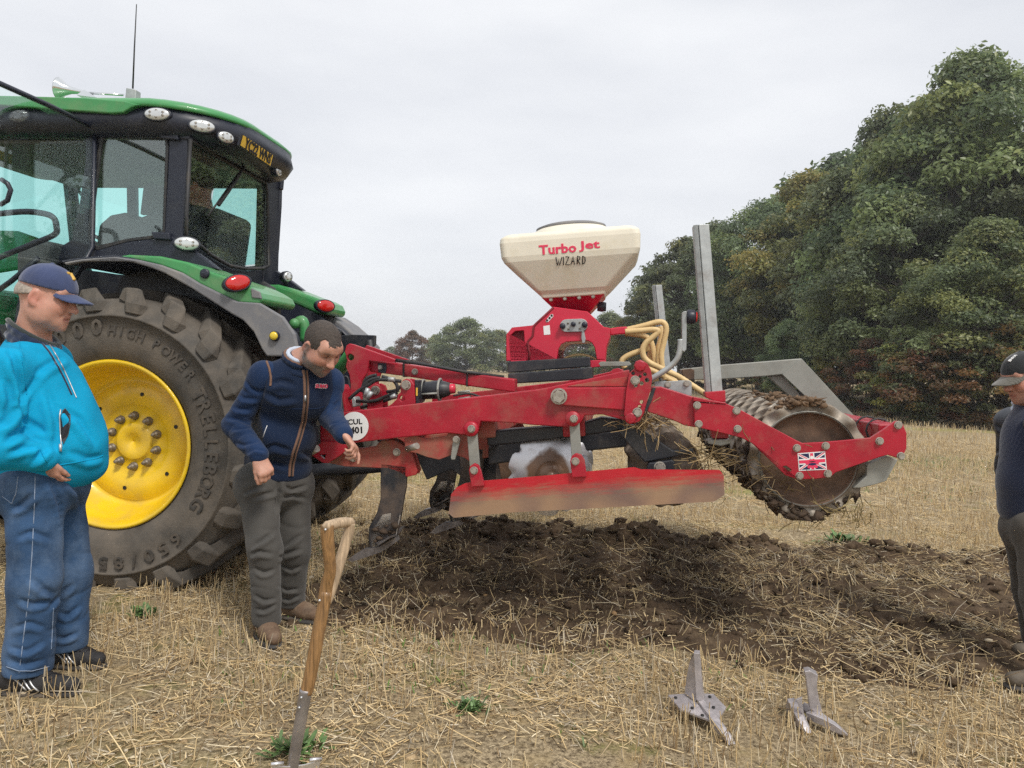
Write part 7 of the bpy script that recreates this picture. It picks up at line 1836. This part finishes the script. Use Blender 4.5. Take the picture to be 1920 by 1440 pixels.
# ============ the man at the right edge
HC = pd(1921, 709, 4.08); f, l, u = frame_of((-.93, -.14, -.30)); hs = 1.02
man3 = empty('person', Vector((pg(1950, 1270).x, 3.98, 0)), 'man in a black cap and ribbed navy jersey at the right edge, hand in pocket', 'person', 'people')
neck = pd(1938, 760, 4.12); chest = pd(1944, 825, 4.08); belly = pd(1936, 915, 4.04); pelv = pd(1940, 985, 4.04)
sR, sL = pd(1896, 790, 4.32), pd(1965, 800, 3.86); eR, wR = pd(1889, 880, 4.36), pd(1893, 945, 4.24); eL, wL = pd(2010, 905, 3.84), pd(1995, 985, 3.76)
hR, hL = pd(1922, 990, 4.14), pd(1945, 995, 3.93); kR, kL = pd(1932, 1105, 4.14), pd(1948, 1118, 3.84); aR, aL = pd(1940, 1196, 4.14), pd(1958, 1246, 3.74)
lo, hi = bounds([HC, sR, sL, eR, wR, eL, hR, aR, aL, wL], .25); lo[2] = -.02
F = Field(lo, hi, .006); head_shape(F, HC, f, l, u, hs, neck)
F.cap(neck, chest, .065, .085, .06); F.cap(chest, belly, .085, .09, .06); F.cap(belly, pelv, .09, .09, .06)
for s_, e_, w_ in ((sR, eR, wR), (sL, eL, wL)): F.cap(neck - ZV * .07, s_, .045, .045, .04); F.cap(s_, e_, .05, .042, .02); F.cap(e_, w_, .04, .029, .02)
hand_shape(F, wR, (-.05, -.15, -.95), (.3, -.9, .0), 1, 1.0, (.4,) * 4); hand_shape(F, wL, (-.5, .2, -.8), (.2, .9, 0), -1, 1.0, (.5,) * 4)
for h_, k_, a_ in ((hR, kR, aR), (hL, kL, aL)): F.cap(pelv, h_, .09, .08, .04); F.cap(h_, k_, .07, .05, .02); F.cap(k_, a_, .047, .036, .02)
volume('body', F, M['skin'], man3, skin_colour(HC, f, l, u, hs, (.50, .25, .18), .25, (.18, .13, .10)))
fx = Vector((-.97, -.15, 0)).normalized(); lx = ZV.cross(fx); R3 = [fx[:], lx[:], (0, 0, 1)]
F = Field(*bounds([neck, sR, sL, pelv], .24), .006)
F.cap(neck - ZV * .02, chest, .078, .13, .05); F.ell(chest, (.150, .180, .19), R3, .07); F.ell(belly + ZV * .03, (.160, .18, .22), R3, .08); F.ell(pelv + ZV * .07, (.158, .178, .11), R3, .06)
sl, X, Y, Z = F.block(F.lo, F.lo + F.h * F.n)
an = np.arctan2((Y - belly.y), (X - belly.x)); F.D += (.0016 * np.sin(an * 84) * (Z < chest.z + .12)).astype(np.float32); F.D = np.maximum(F.D, (pelv.z - .005) - Z).astype(np.float32)
volume('jersey', F, M['jersey'], man3)
F = Field(*bounds([sR, sL, eR, wR, eL, wL, chest], .16), .0075)
for s_, e_, w_, sd in ((sR, eR, wR, .4), (sL, eL, wL, 2.0)):
    F.cap(neck.lerp(s_, .6) - ZV * .04, s_ - ZV * .01, .08, .076, .03); F.cap(s_, e_, .072, .060, .05, wr=(.008, 60, sd)); F.cap(e_, w_, .060, .052, .03, wr=(.008, 70, sd + 2))
F.ripple(.002, 24, 2.0); volume('jacket', F, M['wax'], man3, folds=[(.010, .010, [(1870, 800), (1882, 812), (1892, 806)]), (.010, .010, [(1868, 850), (1880, 844), (1890, 850)]), (.010, .010, [(1870, 880), (1880, 888), (1890, 880)]), (.009, .009, [(1872, 912), (1882, 908), (1892, 914)])])
F = Field(*bounds([neck], .18), .0055); ring = [neck + ZV * (.015 + .03 * math.cos(a)) + fx * (-.08 * math.cos(a) + .01) + lx * (.085 * math.sin(a)) for a in np.linspace(-2.6, 2.6, 15)]
for a, b in zip(ring[:-1], ring[1:]): F.cap(a - ZV * .02, b - ZV * .02, .013, .013, .01); F.cap(a + ZV * .015, b + ZV * .015, .009, .009, .02)
volume('shirt_collar', F, M['shirt'], man3)
F = Field(*bounds([pelv, hR, hL, kR, kL, aR, aL], .17), .008); F.ell(pelv - ZV * .02, (.15, .175, .13), R3, .04); F.cap(hR, hL, .112, .112, .05)
for h_, k_, a_, sd in ((hR, kR, aR, 1.7), (hL, kL, aL, 4.2)): F.cap(h_, k_, .105, .080, .035, wr=(.012, 50, sd)); F.cap(k_, a_, .080, .062, .04, wr=(.013, 60, sd + 1))
F.ripple(.0016, 24, 1.7); volume('trousers', F, M['trouser2'], man3)
for heel, toe in ((pg(1972, 1240), pg(1896, 1236)), (pg(1976, 1298), pg(1881, 1292))):
    d = (toe - heel).normalized(); heel = toe - d * .29
    F = Field(*bounds([heel, toe, heel + ZV * .2], .09), .0055); shoe(F, heel + ZV * .012, toe + ZV * .014, .050); F.cap(heel + d * .07 + ZV * .10, heel + d * .07 + ZV * .16, .05, .053, .03); o = volume('boot', F, M['boot2'], man3)
    F = Field(*bounds([heel, toe], .09), .0055); sole(F, heel, toe, .054); volume('sole', F, M['sole'], o)
cp = cap_shapes(HC, f, l, u, hs, M['cap_black'], M['brim_olive'], man3, .02, droop=.35)
p, n_ = hit(cp, 1899, 672)
if p is not None:
    n_ = n_ if n_.dot(ray(1899, 672)) < 0 else -n_; x = -f - n_ * n_.dot(-f); x.normalize(); y = n_.cross(x); y = y if y.z > 0 else -y
    g = G(); put_text(g, 'ENVA', p + n_ * .002, x, y, .015, .04, sx=1.0, dz=.003); g.obj('cap_lettering', M['white'], cp, weld=False, recalc=False)

# ============ the driver
HC = pv(374, 352, 5.55); f, l, u = frame_of(-UV); man4 = empty('person', Vector((HC.x, HC.y, 2.1)), 'driver sitting in the tractor cab with his back to the rear window', 'person', 'people')
neck = HC - ZV * .15 + UV * .01; chest = neck - ZV * .20 + UV * .03; pelv = neck - ZV * .52 + UV * .03
F = Field(*bounds([HC, neck - UV * .5, pelv, neck + NV * .3, neck - NV * .3], .22), .009); head_shape(F, HC, f, l, u, 1.0, neck)
F.cap(neck, chest, .08, .15, .06, (NV, 1.3)); F.cap(chest, pelv, .15, .15, .06, (NV, 1.3))
for sg in (-1, 1):
    s_ = neck - ZV * .08 + NV * .19 * sg; e_ = s_ - ZV * .26 - UV * .10 + NV * .05 * sg; w_ = e_ - UV * .24 + ZV * .06 - NV * .05 * sg
    F.cap(s_, e_, .06, .05, .03); F.cap(e_, w_, .045, .032, .02); hand_shape(F, w_, -UV, -ZV, sg, 1.0, (.8,) * 4)
    h_ = pelv + NV * .1 * sg; F.cap(h_, h_ - UV * .42 + ZV * .03, .085, .065, .03); F.cap(h_ - UV * .42 + ZV * .03, h_ - UV * .5 - ZV * .38, .06, .045, .03)
volume('body', F, M['skin'], man4, skin_colour(HC, f, l, u, 1.0, (.40, .22, .16)))
F = Field(*bounds([neck, pelv, neck + NV * .34 - UV * .3, neck - NV * .34], .2), .009); F.cap(neck - ZV * .06, chest, .10, .17, .06, (NV, 1.3)); F.cap(chest, pelv, .17, .17, .06, (NV, 1.25))
for sg in (-1, 1):
    s_ = neck - ZV * .08 + NV * .19 * sg; e_ = s_ - ZV * .26 - UV * .10 + NV * .05 * sg; w_ = e_ - UV * .24 + ZV * .06 - NV * .05 * sg
    F.cap(s_, e_, .078, .066, .04); F.cap(e_, w_, .064, .045, .03)
volume('jacket', F, M['wax'], man4)
F = Field(*bounds([HC], .17), .007); F.ell(HC - f * .015 + u * .04, (.104, .082, .094), [f[:], l[:], u[:]], 0); sl, X, Y, Z = F.block(F.lo, F.lo + F.h * F.n)
F.D = np.maximum(F.D, ((X - HC.x) * f.x + (Y - HC.y) * f.y) - .06).astype(np.float32); F.D = np.maximum(F.D, HC.z - .04 - Z).astype(np.float32); volume('hair', F, M['hair_brown'], man4)
F = Field(*bounds([pelv - UV * .4, pelv - UV * .5 - ZV * .4, pelv + NV * .2, pelv - NV * .2], .2), .01)
for sg in (-1, 1):
    h_ = pelv + NV * .1 * sg; F.cap(h_, h_ - UV * .42 + ZV * .03, .10, .08, .03); F.cap(h_ - UV * .42 + ZV * .03, h_ - UV * .5 - ZV * .38, .078, .06, .03)
volume('trousers', F, M['trouser'], man4)
# ------------------------------------------------------------------ spade and loose points in the foreground
sp = empty('spade', pd(556, 1440, 2.62), 'spade with a split wooden handle standing upright in the stubble', 'spade')
SY = 2.62
S_ = lambda x, y, dy=0.0: pd(x, y, SY + dy)
top = S_(634, 980); 
g = G(); rr = [.0185, .0195, .0175, .0145, .0145, .0145]
def oval_tube(pts, rx, ry, n=12):
    g = G(); vs = []
    for i, p in enumerate(pts):
        t = (pts[min(i + 1, len(pts) - 1)] - pts[max(i - 1, 0)]).normalized(); x = Vector((1, 0, 0)); x = (x - t * x.dot(t)).normalized(); y = t.cross(x)
        for k in range(n):
            a = 2 * math.pi * k / n; vs.append(p + x * (rx[i] * math.cos(a)) + y * (ry[i] * math.sin(a)))
    m = len(pts); fs = [[i * n + k, i * n + (k + 1) % n, (i + 1) * n + (k + 1) % n, (i + 1) * n + k] for i in range(m - 1) for k in range(n)]
    fs += [list(range(n - 1, -1, -1)), [(m - 1) * n + k for k in range(n)]]
    return g.add(vs, fs, 0, True)
def resample(keys, n):
    ks = [Vector(k) for k in keys]; return smooth_path(ks, n)
sh_pts = smooth_path([S_(x, y) for x, y in [(612, 1108), (606, 1140), (597, 1185), (588, 1235), (579, 1280), (573, 1300)]], 3)
n_ = len(sh_pts)
oval_tube(sh_pts, [.0215 + .0015 * math.sin(i / n_ * 3) for i in range(n_)], [.019] * n_).obj('shaft', M['wood_dark'], sp)
lp = smooth_path([S_(x, y, d) for x, y, d in [(614, 984, -.045), (613.5, 1000, -.045), (617, 1040, -.032), (619, 1070, -.018), (613, 1095, -.006), (607, 1130, -.004)]], 4); n_ = len(lp)
o = oval_tube(lp, [.0215 + .0012 * math.sin(i * .4) for i in range(n_)], [.012] * n_).obj('handle_strut', M['wood_dark'], sp)
rp = smooth_path([S_(x, y, d) for x, y, d in [(656, 981, .045), (653, 1000, .045), (643, 1035, .036), (632, 1070, .022), (621, 1105, .01), (611, 1130, .006)]], 4); n_ = len(rp)
oval_tube(rp, [.019] * n_, [.012] * n_).obj('handle_strut', M['wood_pale'], sp)
gp_ = [S_(606, 990, -.056), S_(612, 986, -.05), S_(622, 984, -.03), S_(634, 981, 0), S_(646, 979, .03), S_(658, 979, .05), S_(663, 980, .058)]
G().tube(gp_, [.010, .0155, .0175, .0185, .0175, .0155, .009], 14).obj('grip', M['wood_pale'], sp)
rv_ = G().lathe(S_(610, 993, -.062), -NV, [(.0045, -.002), (.004, .002), (.0005, .003)], 10); rv_.obj('rivet', M['zip'], sp); G().lathe(S_(599, 1126, -.022), -NV, [(.0045, -.002), (.004, .002), (.0005, .003)], 10).obj('rivet', M['zip'], sp)
so_ = smooth_path([S_(x, y) for x, y in [(574, 1292), (570, 1315), (563, 1355), (555, 1400), (549, 1436), (545, 1462)]], 3); n_ = len(so_)
oval_tube(so_, [.0225 - .0035 * i / n_ for i in range(n_)], [.0205 - .008 * i / n_ for i in range(n_)]).obj('socket', M['steel'], sp)
for x, y in ((565, 1308), (561, 1327)): G().lathe(S_(x, y, -.022), -NV, [(.0045, -.002), (.004, .003), (.0005, .004)], 10).obj('rivet', M['zip'], sp)
ax = (S_(549, 1436) - S_(574, 1292)).normalized(); bx = Vector((.86, .50, 0)); bx = (bx - ax * bx.dot(ax)).normalized(); bn = ax.cross(bx)
b0 = S_(556, 1428)
bl = [b0 - bx * .085 + ax * .0, b0 - bx * .03 + ax * .012, b0 + bx * .03 + ax * .012, b0 + bx * .085 + ax * .0, b0 + bx * .078 + ax * .27, b0 - bx * .078 + ax * .27]
G().prism(bl, bn * .004).obj('blade', M['bright_steel'], sp, .0015)
for s_ in (-1, 1): G().tube([b0 + bx * (.045 * s_) - bn * .0, b0 + bx * (.088 * s_)], .007, 8).obj('foot_tread', M['bright_steel'], sp)

def gpt(x, y, z): return pg(x, y, z)
# winged point
c = gpt(1318, 1322, .05)
wp = empty('winged_point', Vector((c.x, c.y, 0)), 'new steel winged cultivator point with an upright fin lying on the stubble', 'tine point', 'loose tine points')
Lz = .055
wl = [gpt(1252.5, 1302.5, .075), gpt(1275.5, 1329, .06), gpt(1335, 1351, .05), gpt(1323, 1332, .062), gpt(1305, 1316, .07), gpt(1284, 1300, .082)]
wr_ = [gpt(1341, 1347, .05), gpt(1350, 1344, .052), gpt(1361.5, 1325.5, .06), gpt(1338, 1301, .082), gpt(1320, 1300, .082), gpt(1318, 1312, .07)]
G().prism(wl, Vector((0, 0, -.010))).obj('wing', M['cast'], wp, .0015); G().prism(wr_, Vector((0, 0, -.010))).obj('wing', M['cast'], wp, .0015)
for x, y, z in ((1267, 1307, .0765), (1298, 1326, .067), (1331, 1305, .081), (1338, 1325, .067), (1317, 1340, .058)): G().lathe(gpt(x, y, z + .001), ZV, [(.007, -.004), (.0068, .0006), (.0005, .0004)], 10).obj('bolt_hole', M['dark_hole'], wp)
def nose(pts, w, h, name, par, mat='cast'):
    """ridged bar: each station (px, py, z) with half width w and depth h, facet ridge on top"""
    st = [gpt(*p) for p in pts]; g = G(); vs = []
    for i, p in enumerate(st):
        t = (st[min(i + 1, len(st) - 1)] - st[max(i - 1, 0)]).normalized(); s = t.cross(ZV).normalized() if abs(t.z) < .95 else Vector((.8, .5, 0)).normalized(); n = s.cross(t).normalized()
        vs += [p - s * w[i], p - s * w[i] * .45 + n * h[i] * .12, p + s * w[i], p + s * w[i] * .9 - n * h[i], p - s * w[i] * .9 - n * h[i]]
    m = 5; fs = [[i * m + k, i * m + (k + 1) % m, (i + 1) * m + (k + 1) % m, (i + 1) * m + k] for i in range(len(st) - 1) for k in range(m)]
    fs += [[4, 3, 2, 1, 0], [(len(st) - 1) * m + k for k in range(m)]]; g.add(vs, fs); return g.obj(name, M[mat], par, .0015)
nose([(1316, 1314, .080), (1327, 1328, .074), (1343, 1349, .062), (1355, 1365, .046), (1366, 1381, .026), (1373, 1396, .006)], [.017, .017, .017, .017, .017, .016], [.026, .026, .03, .026, .018, .006], 'nose', wp)
# fin: stands on the ridge; front edge is the thick bar, a thinner web behind it on the left
Yf = gpt(1316, 1314, .08).y
F_ = lambda x, y, d=0: pd(x, y, Yf + d)
G().prism([F_(1300.5, 1224), (F_(1311, 1225)), F_(1314.5, 1265), F_(1318, 1300), F_(1322, 1316), F_(1312, 1320), F_(1305, 1311), F_(1303, 1270)], Vector((.012, .035, 0))).obj('fin', M['cast'], wp, .002)
G().prism([F_(1298, 1228, .01), F_(1302, 1224, .01), F_(1304, 1270, .01), F_(1305.5, 1317, .01), F_(1296, 1309, .02), F_(1283.5, 1299, .05), F_(1287, 1268, .05), F_(1292, 1243, .04)], Vector((.010, .012, 0))).obj('fin_web', M['cast'], wp, .0015)
# narrow point
c = gpt(1530, 1345, .03)
npt = empty('narrow_point', Vector((c.x, c.y, 0)), 'new steel narrow point with curved upright shank lying right of the winged point', 'tine point', 'loose tine points')
Yn = gpt(1536, 1338, .05).y; N_ = lambda x, y, d=0: pd(x, y, Yn + d)
G().prism([N_(1508.5, 1259), N_(1518, 1257), N_(1534, 1266), N_(1533, 1275), N_(1532, 1290), N_(1536, 1312), N_(1542, 1336), N_(1526, 1334), N_(1519, 1330), N_(1515, 1300), N_(1512, 1275)], Vector((.01, .045, .0))).obj('shank', M['cast'], npt, .003)
nose([(1520, 1333, .055), (1533, 1338, .058), (1548, 1346, .052), (1566, 1357, .038), (1580, 1368, .02), (1589, 1376, .004)], [.03, .028, .02, .016, .014, .012], [.03, .03, .03, .03, .02, .006], 'nose', npt)
nose([(1484, 1310, .075), (1492, 1324, .062), (1502, 1345, .045), (1512, 1363, .022), (1518, 1375, .004)], [.020, .022, .020, .016, .012], [.05, .05, .04, .022, .006], 'side_blade', npt)
G().prism([N_(1493, 1312, -.02), N_(1504, 1308, -.02), N_(1504, 1322, -.02), N_(1508, 1346, -.02), N_(1499, 1330, -.02)], Vector((.006, .014, 0))).obj('blade_web', M['cast'], npt, .0015)
G().prism([gpt(1500, 1326, .045), gpt(1522, 1340, .045), gpt(1540, 1344, .045), gpt(1528, 1326, .05), gpt(1508, 1316, .055)], Vector((0, 0, -.012))).obj('wing', M['cast'], npt, .0015)
# one bigger flint and a grey slate chip near the front
for px, py, r, lab in ((770, 1425, .024, 'pale tan stone at the bottom edge right of the spade'), (1254, 1362, .013, 'tan stone just below the winged point'), (345, 1392, .014, 'pale tan stone in the stubble left of the spade')):
    p = pg(px, py); V2, F2 = lumps(np.array([0]), np.array([0]), np.array([r * .4]), np.array([r]), rough=.2, flat=.7, base=(ICO_V, ICO_F))
    M.setdefault('big_stone', material('tan_field_stone', (.40, .29, .16), .8, var=.25, vscale=40, bump=.2)); tag(link('field_stone', np_mesh('field_stone', V2, F2, M['big_stone'], smooth=True), None, p), lab, 'stone')
